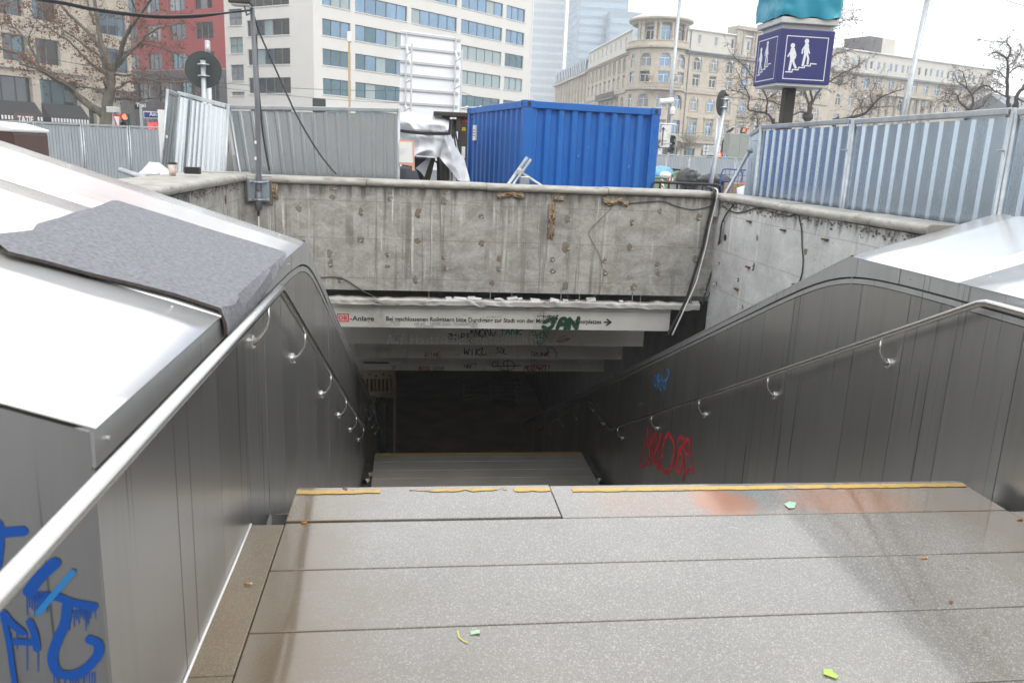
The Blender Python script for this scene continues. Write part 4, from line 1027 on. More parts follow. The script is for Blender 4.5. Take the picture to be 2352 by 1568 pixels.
tower((88,372),(1,0), 16, 6, 65, 'lower glass block at the foot of the blue grey tower', 3.7, M['tower_grey'], M['tower_blue'], 10)
# station front behind the camera: what the windows across the square mirror
stn = Fac((70,-55), (-1,0)); sb_ = fbuilding('station_building', stn, 'long sandstone station front facing the square')
sth = [(4+6.2*i, 8+6.2*i, zb, zb+5) for i in range(21) for zb in (2,9)]
fpart('wall', wall_holes(0,135,-.03,19,sth,.5), M['sandstone'], stn)
for (a,b,c,d) in sth: window(stn, a, c, b-a, d-c, 'strip', pick(glass_dark=1), M['frame_dark'], 2, dep=.3)
fpart('roof', MB().prism([(0,-.5,19.01),(0,8,24),(0,16,19.01)],(135,0,0)), M['zinc_roof'], stn)
# ================================================================== HOARDINGS
def corr_sheet(P, th_dir, ribs, dep=.022):
    # P(u,v) bilinear surface, u across 0..1, v up 0..1
    prof = []
    for i in range(ribs):
        b = i/ribs; w_ = 1/ribs
        prof += [(b, 0), (b+w_*.56, 0), (b+w_*.69, 1), (b+w_*.87, 1)]
    prof.append((1, 0)); mb = MB(); vs = []
    for v in (.02, .5, .98):
        for u, o in prof: vs.append(P(u, v) + th_dir*(o*dep))
    n = len(prof)
    return mb.add(vs, [(j*n+i, j*n+i+1, (j+1)*n+i+1, (j+1)*n+i) for j in range(2) for i in range(n-1)])
HG = 'corrugated steel hoarding panels round the stairwell'
def hoarding(c00, c10, c01, c11, label, ribs=12, mt='galv', clamp=True, group=None, tube=.021):
    c00, c10, c01, c11 = map(Vector, (c00, c10, c01, c11))
    P = lambda u, v: c00*(1-u)*(1-v)+c10*u*(1-v)+c01*(1-u)*v+c11*u*v
    nrm = (c10-c00).cross(c01-c00).normalized()          # towards the viewer for left-to-right corners
    if nrm.dot(Vector((0,0,EYE))-c00) < 0: nrm = -nrm
    t = thing('hoarding_panel', (c00+c10)/2, label, 'fence panel', group or HG)
    part('sheet', corr_sheet(P, nrm, ribs), M[mt], t, fix=False)
    for u in (0, 1):
        s = 1 if u == 0 else -1
        part('post', MB().tube([P(u,0)+nrm*.005, P(u,1.0)+nrm*.005+(c01-c00).normalized()*.03], tube, 10), M['galv_tube'], t, smooth=True)
    ed = (c11-c01).normalized(); up = (c01-c00).normalized()
    part('top_rail', MB().obox(c01-nrm*.025-up*.02+ed*.022, ed*((c11-c01).length-.044), nrm*.062, up*.05), M['galv_tube'], t, bevel=.006)
    part('bottom_rail', MB().obox(c00-nrm*.02, (c10-c00), nrm*.05, up*.045), M['galv_tube'], t)
    if clamp:
        for v in ((.86, .30) if clamp is True else clamp):
            p = P(1, v)+nrm*.0; k = part('clamp', MB().lathe((0,0,-.025),[(.036,0),(.040,.01),(.040,.04),(.036,.05)],12), M['zinc'], t)
            k.data.transform(Matrix.Translation(p - Vector(t.location)))
            part('clamp_bolt', MB().cyl(p+nrm*.03, p+nrm*.085, .008, 8), M['zinc'], k)
    return t
FXR = 4.45; ZT = 2.195
yj = [3.35, 5.60, 7.83, 10.03]
names_r = ['tall corrugated fence panel rising above the white parapet top', 'corrugated fence panel between the white parapet and the double clamped post', 'blue reflecting corrugated fence panel standing over the moss stained coping']
for i in range(3):
    hoarding((FXR,yj[i+1],.18),(FXR,yj[i]+.05,.18),(FXR,yj[i+1],ZT-.01),(FXR,yj[i]+.05,ZT), names_r[i], 11)
pe = at(c5(195,985), 2, 2.15)
hoarding((pe.x,pe.y,.15),(FXR,10.06,.15),(pe.x,pe.y,2.15),(FXR,10.06,2.17), 'corrugated fence panel turned edge on beside the diagonal brace', 11, clamp=(.93,))
# brace tube with its clamp
a = at(c4(1855,1245), 1, 11.0); b = at(c4(1665,1580), 1, 10.7)
br = thing('fence_brace', (b.x,b.y,0), 'galvanised tube bracing the blue reflecting fence at an angle', 'brace')
part('tube', MB().tube([a+(a-b)*.04, b+(b-a)*.9], .024, 10), M['galv_tube'], br, smooth=True); part('clamp', MB().tube([a-Vector((.04,0,0)), a+Vector((.12,0,0))], .03, 8), M['zinc'], br)
# left panels
hoarding((-2.05,11.0,.15),(-.151,11.05,.15),(-2.309,11,2.16),(-.151,11.05,2.222), 'corrugated fence panel crossed by a sagging black cable, orange framed notice at its edge', 14, 'galv_dull', clamp=False)
TL = at(d2(385,672), 2, 2.42); TRr = at(d2(868,805), 2, 2.15)
def down(T, pb, z):
    bv = at(pb, 1, T.y); k = (T.z-z)/(T.z-bv.z); return T+(bv-T)*k
hoarding(down(TL,d2(325,1400),.3), down(TRr,d2(838,1430),.3), TL, TRr, 'leaning corrugated fence panel standing behind the paper cup', 11, 'galv_dull', clamp=False)
T1 = at(d2(268,650), 2, 2.40); T2 = at(d2(372,690), 2, 2.36)
hoarding(down(T1,d2(200,1480),.3), down(T2,d2(300,1370),.3), T1, T2, 'narrow end of a leaning fence panel with a small sticker', 3, 'galv_dull', clamp=False)
p = at(d2(265,1095), 1, T1.y-.06); solo('sticker', MB().box(p.x-.014,p.x+.014,T1.y-.075,T1.y-.07,p.z-.02,p.z+.02), M['white_paint'], 'tiny white sticker on the narrow leaning fence end', 'sticker')
# white boards leaning behind the panels
w0 = at(d2(170,830), 1, 14.5); w1_ = at(d2(232,835), 1, 14.5)
solo('white_board', MB().prism([(w0.x,14.5,.0),(w1_.x+.3,14.5,.0),(w1_.x+.3,14.5,w1_.z),(w0.x,14.5,w0.z)], (0,.03,0)), M['white_paint'], 'upright white board behind the narrow leaning fence end', 'board', bevel=.004)
w0 = at(d2(885,1100), 1, 11.6); w1_ = at(d2(850,1430), 1, 11.6); w2_ = at(d2(925,1430), 1, 11.6)
solo('white_board', MB().prism([(w1_.x-.2,11.6,.0),(w2_.x+.1,11.6,.0),(w2_.x,11.6,w2_.z),(w0.x,11.6,w0.z),(w1_.x,11.6,w1_.z)], (0,.02,0)), M['white_paint'], 'white board showing in the gap between two leaning fence panels', 'board')
# far hoardings
FG = 'far row of corrugated hoarding panels'
def far_row(pa, pb, Y, zt, n, label, ribs=14):
    A_ = at(pa, 1, Y); B_ = at(pb, 1, Y)
    for i in range(n):
        x0 = A_.x+(B_.x-A_.x)*i/n; x1 = A_.x+(B_.x-A_.x)*(i+1)/n
        hoarding((x0+.03,Y,.02),(x1-.03,Y,.02),(x0+.03,Y,zt),(x1-.03,Y,zt), label, ribs, 'galv_far', (.8,), 'far row of corrugated hoarding panels '+('before the shops' if pa[0] < 800 else 'before the hotel'))
far_row(c1(-530,1140), c1(1520,1160), 23, 1.99, 5, 'weathered grey hoarding panel standing in front of the plane tree')
far_row(c4(970,1330), c4(2110,1350), 39, 1.93, 6, 'grey hoarding panel in the far row before the hotel')

# ================================================================== BLUE CONTAINER
M['cont_blue'] = mat('cont_blue', (.012,.135,.47), .38, c2=(.011,.115,.42), vs=2.0, rvar=.12, bmp=.05, bs=8, st=(1,1,.35), dirt=(.045,.15,.40), ds=5, dth=.58)
M['cont_dark'] = mat('cont_dark', (.012,.05,.15), .5)
M['scratch'] = mat('scratch', (.25,.38,.55), .6)
nc = Vector((1.76, 12.85, 0)); dr = Vector((2.33, .47, 0)).normalized(); dl = Vector((-dr.y, dr.x, 0)); HC = 2.59; WC_, LC_ = 2.40, 3.35
ct = thing('shipping_container', nc, 'blue steel shipping container standing behind the concrete wall', 'container')
def cpt(u, v, z): return nc + dr*u + dl*v + Vector((0,0,z-.03))
def cbox(u0,u1,v0,v1,z0,z1): return MB().obox(cpt(u0,v0,z0), dr*(u1-u0), dl*(v1-v0), Vector((0,0,z1-z0)))
for u in (0, WC_-.16):
    for v in (0, LC_-.14): part('corner_post', cbox(u,u+.16,v,v+.14,.118,HC-.118), M['cont_blue'], ct, bevel=.012)
for (u0,u1,v0,v1) in ((.16,WC_-.16,.012,.09),(.16,WC_-.16,LC_-.09,LC_-.012),(.012,.09,.14,LC_-.14),(WC_-.09,WC_-.012,.14,LC_-.14)):
    part('top_rail', cbox(u0,u1,v0,v1,HC-.12,HC-.01), M['cont_blue'], ct, bevel=.008)
    part('bottom_rail', cbox(u0,u1,v0,v1,.01,.14), M['cont_blue'], ct, bevel=.008)
def corr(n, pt, z0, z1, dep=.05):
    mb = MB(); pr = []
    for i in range(n):
        b = i/n; w_ = 1/n
        pr += [(b,0),(b+w_*.36,0),(b+w_*.50,1),(b+w_*.86,1)]
    pr.append((1,0)); vs = [pt(u, o*dep, z) for z in (z0, z1) for u, o in pr]; n_ = len(pr)
    return mb.add(vs, [(i,i+1,n_+i+1,n_+i) for i in range(n_-1)])
part('end_wall', corr(9, lambda u,o,z: cpt(.15+u*(WC_-.30), .035+o, z), .13, HC-.11), M['cont_blue'], ct, fix=False)
part('side_wall', corr(11, lambda u,o,z: cpt(.035+o, .13+u*(LC_-.26), z), .13, HC-.11), M['cont_blue'], ct, fix=False)
part('side_wall', corr(11, lambda u,o,z: cpt(WC_-.035-o, .13+u*(LC_-.26), z), .13, HC-.11), M['cont_blue'], ct, fix=False)
part('end_wall', corr(9, lambda u,o,z: cpt(.15+u*(WC_-.30), LC_-.035-o, z), .13, HC-.11), M['cont_blue'], ct, fix=False)
part('roof', cbox(.05,WC_-.05,.05,LC_-.05,HC-.05,HC-.02), M['cont_blue'], ct)
for u in (-.008, WC_-.17):
    for v in (-.008, LC_-.17):
        for z in (0, HC-.118):
            k = part('corner_casting', cbox(u,u+.178,v,v+.178,z,z+.118), M['cont_blue'], ct, bevel=.012)
            ov = [(.089+.030*math.cos(a)*(1), .059+.040*math.sin(a)) for a in [2*math.pi*i/14 for i in range(14)]]
            sv = -.003 if v < 1 else .181; su = -.003 if u < 1 else .181
            part('hole', MB().prism([cpt(u+a_, v+sv, z+b_) for a_, b_ in ov], dl*.002), M['black'], k)
            part('hole', MB().prism([cpt(u+su, v+a_, z+b_) for a_, b_ in ov], dr*.002), M['black'], k)
st_ = part('sticker', cbox(-.004,.0+.03,LC_-.62,LC_-.44,HC-.62,HC-.34), M['white_paint'], ct)
M['print_red'] = mat('print_red', (.55,.10,.12), .6); M['print_grey'] = mat('print_grey', (.25,.27,.32), .6)
for k, zz in enumerate((.42,.47,.52)): part('print', cbox(-.006,-.0045,LC_-.60,LC_-.46,HC-zz-.02,HC-zz), M['print_red' if k == 1 else 'print_grey'], st_)
q = random.Random(5)
for (u, z, l) in ((.62,.95,.22),(.78,1.0,.2),(1.38,1.02,.12),(1.85,1.05,.1),(1.9,1.6,.05),(.98,1.75,.03),(1.15,1.9,.02)):
    pts = [cpt(u+q.uniform(-.012,.012), -.004+ (.035 if True else 0), z+l*i/6) for i in range(7)]
    part('scratch', MB().tube(pts, .004, 4), M['scratch'], ct)
# second blue skip just behind it
p = at(c3(770,1050), 1, 17.4)
b2k = thing('blue_skip', (p.x+.5,18,0), 'worn blue steel bin squeezed behind the container', 'bin')
part('body', MB().box(p.x, p.x+1.6, 17.4, 19.2, .05, p.z-.03).box(p.x-.03,p.x+1.63,17.37,17.42,p.z-.09,p.z-.035), M['cont_blue'], b2k, bevel=.02)
part('body_rib', MB().box(p.x-.02,p.x+1.6,17.34,17.398,p.z-.9,p.z-.82), M['cont_blue'], b2k)
pp = at(d3(1437,595), 1, 17.33); part('notice', MB().box(pp.x-.06,pp.x+.06,17.37,17.395,pp.z-.28,pp.z+.28), M['white_paint'], b2k)

# ================================================================== SCAFFOLD TUBES, POSTS
def tube_thing(name, pts, r, mt, label, cat, n=10, smooth=True, base=None): return solo(name, MB().tube(pts, r, n), M[mt], label, cat, smooth=smooth, base=base)
sp_ = at(d3(1355,1160), 1, 16.0); stp = at(d3(1360,205), 1, 16.0)
so = thing('steel_prop', (sp_.x,16,0), 'grey steel prop with a plate head beside the container', 'prop')
part('tube', MB().tube([(sp_.x,16,0),(stp.x,16,stp.z-.12)], .035, 10), M['galv_tube'], so, smooth=True)
part('inner_tube', MB().tube([(stp.x,16,stp.z-.3),(stp.x,16,stp.z)], .026, 10), M['galv_tube'], so, smooth=True)
part('head_plate', MB().box(stp.x-.11,stp.x+.11,15.9,16.1,stp.z,stp.z+.015), M['galv_tube'], so)
part('collar', MB().lathe((stp.x,16,stp.z-.38),[(.05,0),(.055,.03),(.05,.12)],12), M['galv_tube'], so)
a = at(d3(1890,1200), 1, 10.75); b = at(d3(2150,830), 1, 10.9); c_ = at(d3(2035,1050), 1, 10.8); d_ = at(d3(2290,1218), 1, 10.75)
tb = thing('scaffold_tubes', ((a.x+d_.x)/2,10.8,1.2), 'two clamped galvanised scaffold tubes leaning before the container', 'scaffold tubes')
ex_ = (a-b).normalized()
part('tube', MB().tube([b, a+ex_*.9], .026, 10), M['galv_tube'], tb, smooth=True); part('tube', MB().tube([b+Vector((.045,-.03,-.02)), a+Vector((.045,-.03,-.02))+ex_*.9], .02, 10), M['galv_tube'], tb, smooth=True)
part('tube', MB().tube([c_, d_+(d_-c_)*1.5], .024, 10), M['galv_tube'], tb, smooth=True); part('clamp', MB().lathe((c_.x,c_.y,c_.z-.04),[(.03,0),(.045,.01),(.045,.07),(.03,.08)],12), M['zinc'], tb)
pc = at(d3(2120,1180), 1, 10.75); part('coupler', MB().box(pc.x-.07,pc.x+.05,10.7,10.8,pc.z-.3,pc.z+.05), M['galv_tube'], tb, bevel=.01)
a = at(c1(1040,1475), 1, 9.9); b = at(c1(1215,1530), 1, 10.4); c_ = at(c1(1380,1520), 1, 10.0)
rl = thing('tube_barrier', (c_.x,9.9,0), 'bent galvanised tube barrier lying against the left ledge', 'barrier')
part('tube', MB().tube([at(c1(1045,1480),1,9.7), at(c1(1200,1530),1,9.5), at(c1(1330,1580),1,9.3)], .03, 10), M['galv_tube'], rl, smooth=True)
e_ = [at(c1(*q_),1,9.6) for q_ in ((1145,1555),(1165,1535),(1210,1528),(1300,1525),(1390,1520))]
part('tube', MB().tube([e_[0]-Vector((.02,0,.9))]+e_, .022, 10), M['galv_tube'], rl, smooth=True)
p = at(c1(1360,1480), 1, 10.6)
bag = MB(); q = random.Random(3)
bag.lathe((p.x,10.6,0), [(.25,0),(.42,.15),(.5,.5),(.46,.9),(.32,1.2),(.15,p.z-.0),(.05,p.z+.08)], 18)
bag.v = [(x+q.uniform(-.03,.03), y+q.uniform(-.03,.03), z+q.uniform(-.02,.02)) for x,y,z in bag.v]
M['plastic_white'] = mat('plastic_white', (.75,.76,.77), .35, c2=(.66,.67,.69), vs=4, bmp=.4, bs=12)
solo('white_sack', bag, M['plastic_white'], 'crumpled white plastic sack behind the narrow fence end', 'sack', smooth=True)

# ================================================================== CUP AND BOX ON THE LEDGE
LZ = 1.398
pc = at(d2(322,1480), 2, LZ)
cup = thing('paper_cup', (pc.x,pc.y,LZ), 'brown and white paper cup with black lid on the wet ledge', 'cup')
M['cup_paper'] = mat('cup_paper', (.70,.66,.60), .6, c2=(.26,.07,.04), vs=14, mode='O')
part('cup_body', MB().lathe((pc.x,pc.y,LZ),[(.028,0),(.030,.004),(.041,.112)],24), M['cup_paper'], cup, smooth=True)
part('cup_lid', MB().lathe((pc.x,pc.y,LZ+.110),[(.044,0),(.045,.006),(.041,.010),(.040,.018),(.034,.018)],24), M['black'], cup)
pc2 = at(d2(515,1460), 2, LZ); solo('small_box', MB().box(pc2.x-.075,pc2.x+.075,pc2.y-.03,pc2.y+.05,LZ,LZ+.07), M['black'], 'small black box on the wet ledge beside the leaning fence', 'box', bevel=.004)
# brown kiosk bin behind the left parapet
p = at(c1(0,1085), 1, 13.0); p2 = at(c1(118,1120), 1, 13.0)
M['brown'] = mat('brown', (.085,.035,.025), .45, c2=(.07,.03,.022), vs=2)
kb = thing('brown_cabinet', (p.x-.3,13.5,0), 'brown cabinet with a pale curved top behind the steel parapet', 'cabinet')
part('body', MB().box(p2.x-1.5,p2.x-.02,13.0,14.2,-.02,p2.z-.05), M['brown'], kb, bevel=.03); part('top', MB().prism([(p2.x-1.52,12.97,p2.z-.04),(p2.x,12.97,p2.z-.04),(p2.x,12.97,p2.z),(p2.x-.35,12.97,p2.z+.09),(p2.x-1.52,12.97,p2.z+.14)], (0,1.25,0)), M['white_paint'], kb, bevel=.01)
part('panel_recess', MB().box(p2.x-1.0,p2.x-.12,12.985,12.998,.6,p2.z-.16), M['dark_metal'], kb)

# ================================================================== LAMP POLE ON THE CORNER
pb_ = at(c6(850,315), 1, 9.93); pt_ = at(c2(280,70), 1, 9.93)
lp = thing('lamp_post', (pb_.x,9.93,pb_.z), 'slim dark grey pole bolted to the concrete corner by a steel plate, floodlight on top', 'lamp post')
M['pole_grey'] = mat('pole_grey', (.16,.165,.18), .5, .2, c2=(.13,.135,.15), vs=5, bmp=.05)
mid = at(c2(325,900), 1, 9.93)
part('pole', MB().tube([pb_, at(c6(852,90),1,9.93), mid, pt_], [.036,.034,.030,.026], 14), M['pole_grey'], lp, smooth=True)
part('pole_sleeve', MB().tube([pb_+Vector((0,0,.02)), at(c6(852,170),1,9.93)], .041, 14), M['pole_grey'], lp, smooth=True)
q0 = at(c6(765,65), 1, 9.985); q1 = at(c6(950,255), 1, 9.985)
M['plate_blue'] = mat('plate_blue', (.30,.34,.39), .45, .3, c2=(.24,.28,.32), vs=4)
part('backing_plate', MB().box(q0.x-.03,q1.x+.02,9.965,9.999,q1.z-.02,q0.z+.03), M['concrete_dark'], lp, bevel=.004)
pl_ = part('mounting_plate', MB().box(q0.x,q1.x-.01,9.945,9.964,q1.z+.01,q0.z), M['plate_blue'], lp, bevel=.004)
for cx, cy in ((790,90),(922,90),(790,230),(925,230)):
    p = at(c6(cx,cy), 1, 9.94); part('bolt', MB().cyl((p.x,9.925,p.z),(p.x,9.945,p.z), .014, 6), M['zinc'], pl_)
for cy in (95,232):
    p = at(c6(852,cy), 1, 9.93); part('clamp', MB().tube([(p.x-.085,9.94,p.z),(p.x-.045,9.90,p.z),(p.x,9.885,p.z),(p.x+.045,9.90,p.z),(p.x+.085,9.94,p.z)], .011, 8), M['plate_blue'], lp)
p = at(c2(190,25), 1, 9.8); part('floodlight', MB().box(p.x-.13,p.x+.11,9.7,9.92,p.z-.02,p.z+.12), M['dark_metal'], lp, bevel=.012)
part('floodlight_glass', MB().box(p.x-.11,p.x+.09,9.72,9.90,p.z-.032,p.z-.021), M['white_paint'], lp); part('floodlight_bracket', MB().tube([(p.x+.02,9.81,p.z-.02),(p.x+.04,9.85,p.z-.12),pt_+Vector((0,0,-.05))], .008, 6), M['pole_grey'], lp)
for cy in (1240,1380): p = at(c2(312,cy), 1, 9.90); part('sticker', MB().box(p.x-.013,p.x+.008,9.892,9.899,p.z-.018,p.z+.018), M['white_paint'], lp)
part('cable_end', MB().tube([pb_, pb_-Vector((0,0,.07))], .014, 8), M['black'], lp); part('conduit', MB().tube([pb_-Vector((0,0,.06)), at(c6(850,410),1,9.94)+Vector((0,0,-.25))], .009, 8), M['white_paint'], lp)
def sag(a, b, s, n=18): return [a.lerp(b, i/n) - Vector((0,0,s*4*(i/n)*(1-i/n))) for i in range(n+1)]
def pxcurve(cc, pts, Y0_, Y1_):
    n = len(pts)-1; return [at(cc(*p), 1, Y0_+(Y1_-Y0_)*i/n) for i, p in enumerate(pts)]
def smoothpts(P, m_=6):
    out_ = []
    for i in range(len(P)-1):
        p0 = P[max(i-1,0)]; p1 = P[i]; p2 = P[i+1]; p3 = P[min(i+2,len(P)-1)]
        for k in range(m_):
            t = k/m_; out_.append(.5*((2*p1)+(p2-p0)*t+(2*p0-5*p1+4*p2-p3)*t*t+(3*p1-p0-3*p2+p3)*t**3))
    return out_+[P[-1]]
def cable(name, pts, r, mt, label, cat='cable', n=8): return solo(name, MB().tube(smoothpts(pts), r, n), M[mt], label, cat, smooth=True)
bund = [(2180,92),(2000,112),(1700,142),(1400,148),(1100,122),(800,80),(560,30),(320,-10),(60,-60),(-300,-150)]
M['cable'] = mat('cable', (.030,.031,.036), .38, c2=(.05,.05,.055), vs=20)
for k, (dy, dz) in enumerate(((0,0),(10,.05),(-9,-.06))):
    cable('overhead_cable', pxcurve(c1, [(x, y+dy*(1 if 1 < i < 9 else .2)) for i,(x,y) in enumerate(bund)], 9.93, 8.6+dz), .0085, 'cable', ['upper wet black cable of the bundle strung from the pole', 'lowest wet black cable of the bundle strung from the pole', 'middle wet black cable of the bundle strung from the pole'][k])
cable('power_cable', pxcurve(c2, [(300,150),(312,192),(350,300),(420,460),(500,640),(590,840),(660,990),(760,1170),(860,1330),(960,1460),(1010,1515)], 9.93, 10.35), .011, 'cable', 'thick black cable running diagonally from the pole across the fence')
cable('power_cable', pxcurve(c2, [(315,300),(325,560),(335,760),(352,950),(370,1130),(395,1300),(430,1490)], 9.93, 10.2), .012, 'cable', 'black cable hanging from the pole behind it to the coping')
# cables on the right corner
cb1 = [(2352,130),(2290,150),(2262,190),(2250,280),(2215,420),(2180,590),(2140,720),(2090,880),(2050,1010),(1990,1130),(1900,1290)]
pts = [at(c7(x,y), 1, YW-.05 if y > 140 else YW+.12) for x,y in cb1]
pts = [Vector((pts[0].x+.1, YW+.6, 1.36)), Vector((pts[1].x,YW+.3,1.40)), Vector((pts[2].x,YW-.06,1.385))]+pts[3:]
cable('power_cable', pts, .017, 'rubber', 'thick black cable hanging over the coping down into the underpass')
cable('white_cable', [p+Vector((.035,-.02,0)) for p in pts[1:6]]+[pts[6]+Vector((.04,-.03,0)), pts[7]+Vector((.05,-.03,0)), pts[8]+Vector((.02,-.03,0)), pts[9]+Vector((.03,-.03,0)), pts[10]+Vector((.06,-.02,0))], .009, 'white_paint', 'thin white cable running beside the thick black one over the coping')
cb2 = [(570,255),(520,320),(470,390),(435,480),(420,600),(395,720),(370,850),(330,960),(295,1070),(260,1210)]
cable('thin_cable', [at(d5(x,y), 0, CRX-.03) if x > 400 else at(d5(x,y), 1, YW-.03) for x,y in cb2], .011, 'cable', 'black cable clipped in the corner of the two concrete walls')
cb3 = [(440,480),(425,600),(400,720),(378,850),(352,980),(345,1050),(320,1130),(280,1180)]
cable('thin_cable', [at(d5(x,y), 0, CRX-.03) if x > 410 else at(d5(x,y), 1, YW-.04) for x,y in cb3], .008, 'cable', 'second thin black cable beside the clipped one in the wall corner')
cb4 = [(1150,350),(1165,400),(1190,520),(1195,680),(1205,800),(1195,920),(1170,1010),(1155,1060)]
cable('thin_cable', [at(d5(x,y), 0, CRX-.012) for x,y in cb4], .007, 'dark_metal', 'grey cable hanging down the pale concrete side wall')
cb5 = [(450,290),(520,340),(600,355),(700,330),(780,310),(900,345),(1000,370),(1080,385),(1150,355)]
cable('thin_cable', [at(d5(x,y), 0, CRX-.012) for x,y in cb5], .008, 'dark_metal', 'cable looping along the top of the pale concrete side wall')
cb6 = [(1600,262),(1740,250),(1870,246),(1960,280),(2080,310),(2180,300),(2240,282)]
cable('thin_cable', [at(c7(x,y), 1, YW-.012) for x,y in cb6], .006, 'dark_metal', 'thin cable looping along the stained concrete wall to the corner')
cb7 = [(1470,285),(1400,360),(1320,440),(1285,500),(1330,590),(1370,670),(1395,780),(1390,880),(1360,960),(1290,1010),(1200,1025),(1130,1020),(1118,985)]
cable('thin_cable', [at(c7(x,y), 1, YW-.012) for x,y in cb7], .0035, 'dab_grey', 'pale cable dangling in a curve over the stained concrete wall')
cb8 = [(1335,845),(1430,838),(1510,850),(1590,895),(1680,955),(1790,1003)]
cable('thin_cable', [at(c6(x,y), 1, YW-.015) for x,y in cb8], .007, 'cable', 'short dark cable sagging from the wall foot to the edge profile')

# ================================================================== ROUND SIGNS SEEN FROM BEHIND
M['sign_back'] = mat('sign_back', (.055,.065,.065), .55, c2=(.045,.055,.055), vs=3)
def disc_sign(cc, ctr, rad_px, Y, pole_pts, label, yaw=0, pr=.038):
    c = at(cc(*ctr), 1, Y); r = rad_px; a = Vector((math.cos(yaw), math.sin(yaw), 0)); nrm = Vector((a.y, -a.x, 0))
    P = [at(cc(*q_), 1, Y-.06) for q_ in pole_pts]; dirp = (P[0]-P[1]).normalized(); bot = P[1]-dirp*((P[1].z)/dirp.z)
    t = thing('traffic_sign', bot, label, 'traffic sign')
    ring_ = [c + a*(r*math.cos(x)) + Vector((0,0,1))*(r*math.sin(x)) for x in [2*math.pi*i/40 for i in range(40)]]
    part('disc', MB().prism([v+(-nrm)*.03 for v in ring_], -nrm*.004), M['sign_back'], t)
    part('rim', MB().tube([v-nrm*.03 for v in ring_]+[ring_[0]-nrm*.03], .006, 6), M['sign_back'], t)
    part('post', MB().tube([bot, P[0]], pr, 14), M['galv_tube'], t, smooth=True); part('cap', MB().tube([P[0], P[0]+dirp*.03], pr*1.04, 12), M['black'], t)
    for k in (.10,.30):
        z = c.z+r*(.45-k*1.8 if k < .2 else -.35); f_ = (z-bot.z)/(P[0].z-bot.z); pc_ = bot.lerp(P[0], f_)
        part('clamp', MB().tube([pc_-a*pr*2.0, pc_-a*pr+nrm*pr, pc_+nrm*pr*1.25, pc_+a*pr+nrm*pr, pc_+a*pr*2.0], .012, 8).tube([pc_-a*pr*2.0-nrm*.0, pc_-a*pr*2.0-nrm*.04], .01, 6).tube([pc_+a*pr*2.0, pc_+a*pr*2.0-nrm*.04], .01, 6), M['galv_tube'], t)
    return t
disc_sign(d2, (615,440), .262, 13, ((618,345),(632,750)), 'round traffic sign seen from behind on a galvanised post above the leaning fence')
disc_sign(c4, (1640,852), .215, 14, ((1662,795),(1525,1560)), 'round traffic sign seen obliquely from behind on a leaning scuffed post', R(42), .040)
a = at(d2(660,165), 1, 15); b = at(d2(680,760), 1, 15)
pv_ = thing('bare_post', (b.x,15,0), 'bare galvanised post with sleeved tip beside the round sign back', 'post')
part('post', MB().tube([Vector((b.x,15,0)), a], .040, 12), M['galv_tube'], pv_, smooth=True); part('tip_sleeve', MB().tube([a-Vector((0,0,.26)), a], .045, 12), M['galv_tube'], pv_, smooth=True); part('cap', MB().lathe(a,[(.045,0),(.04,.015),(.02,.02)],12), M['zinc'], pv_)
# ================================================================== BILLBOARD
YBB = 34.0
bt = [at(c2(*p_), 1, YBB) for p_ in ((1577,262),(2100,335),(2095,1010),(1553,1010))]
bb_ = thing('billboard', (bt[3].x+1.2,YBB,0), 'white billboard seen from behind with aluminium rails and ladder frames', 'billboard')
part('panel', MB().prism([bt[0],bt[1],Vector((bt[2].x,YBB,.9)),Vector((bt[3].x,YBB,.9))],(0,.04,0)), mat('board_white', (.90,.92,.95), .5), bb_)
M['alu'] = mat('alu', (.62,.63,.64), .4, .4, c2=(.56,.57,.58), vs=3)
for (xa,ya,xb,yb_) in ((1577,275,2097,342),(1573,402,2090,458),(1570,527,2085,580),(1567,637,2080,688),(1564,768,2075,808),(1560,888,2070,922)):
    a = at(c2(xa,ya), 1, YBB-.03); b = at(c2(xb,yb_), 1, YBB-.03)
    part('rail', MB().obox(Vector((a.x,YBB-.06,a.z-.08)), b-a, Vector((0,.055,0)), Vector((0,0,.09))), M['alu'], bb_)
for (x0,y0,x1,y1,xo) in ((1624,275,1610,985,1672),(2056,330,2033,985,2108)):
    a = at(c2(x0,y0),1,YBB-.12); b = at(c2(x1,y1),1,YBB-.12); c_ = at(c2(xo,y0+105),1,YBB-1.2); d_ = at(c2(xo-15,y1),1,YBB-1.2)
    f0 = part('upright', MB().tube([a, Vector((b.x,b.y,0))], .035, 8), M['alu'], bb_); part('upright', MB().tube([c_, Vector((d_.x,d_.y,0))], .035, 8), M['alu'], bb_)
    for i in range(9):
        z = a.z-.9-i*1.05
        if z > .3: part('rung', MB().tube([(a.x-.01*i,YBB-.12,z),(c_.x-.01*i,YBB-1.2,z+.04)], .024, 6), M['alu'], bb_)
    for i in range(4):
        z = a.z-.5-i*2.3
        if z > 1.2: part('diagonal', MB().tube([(a.x,YBB-.12,z),(c_.x,YBB-1.2,z-.95)], .03, 6), M['white_paint'], bb_)
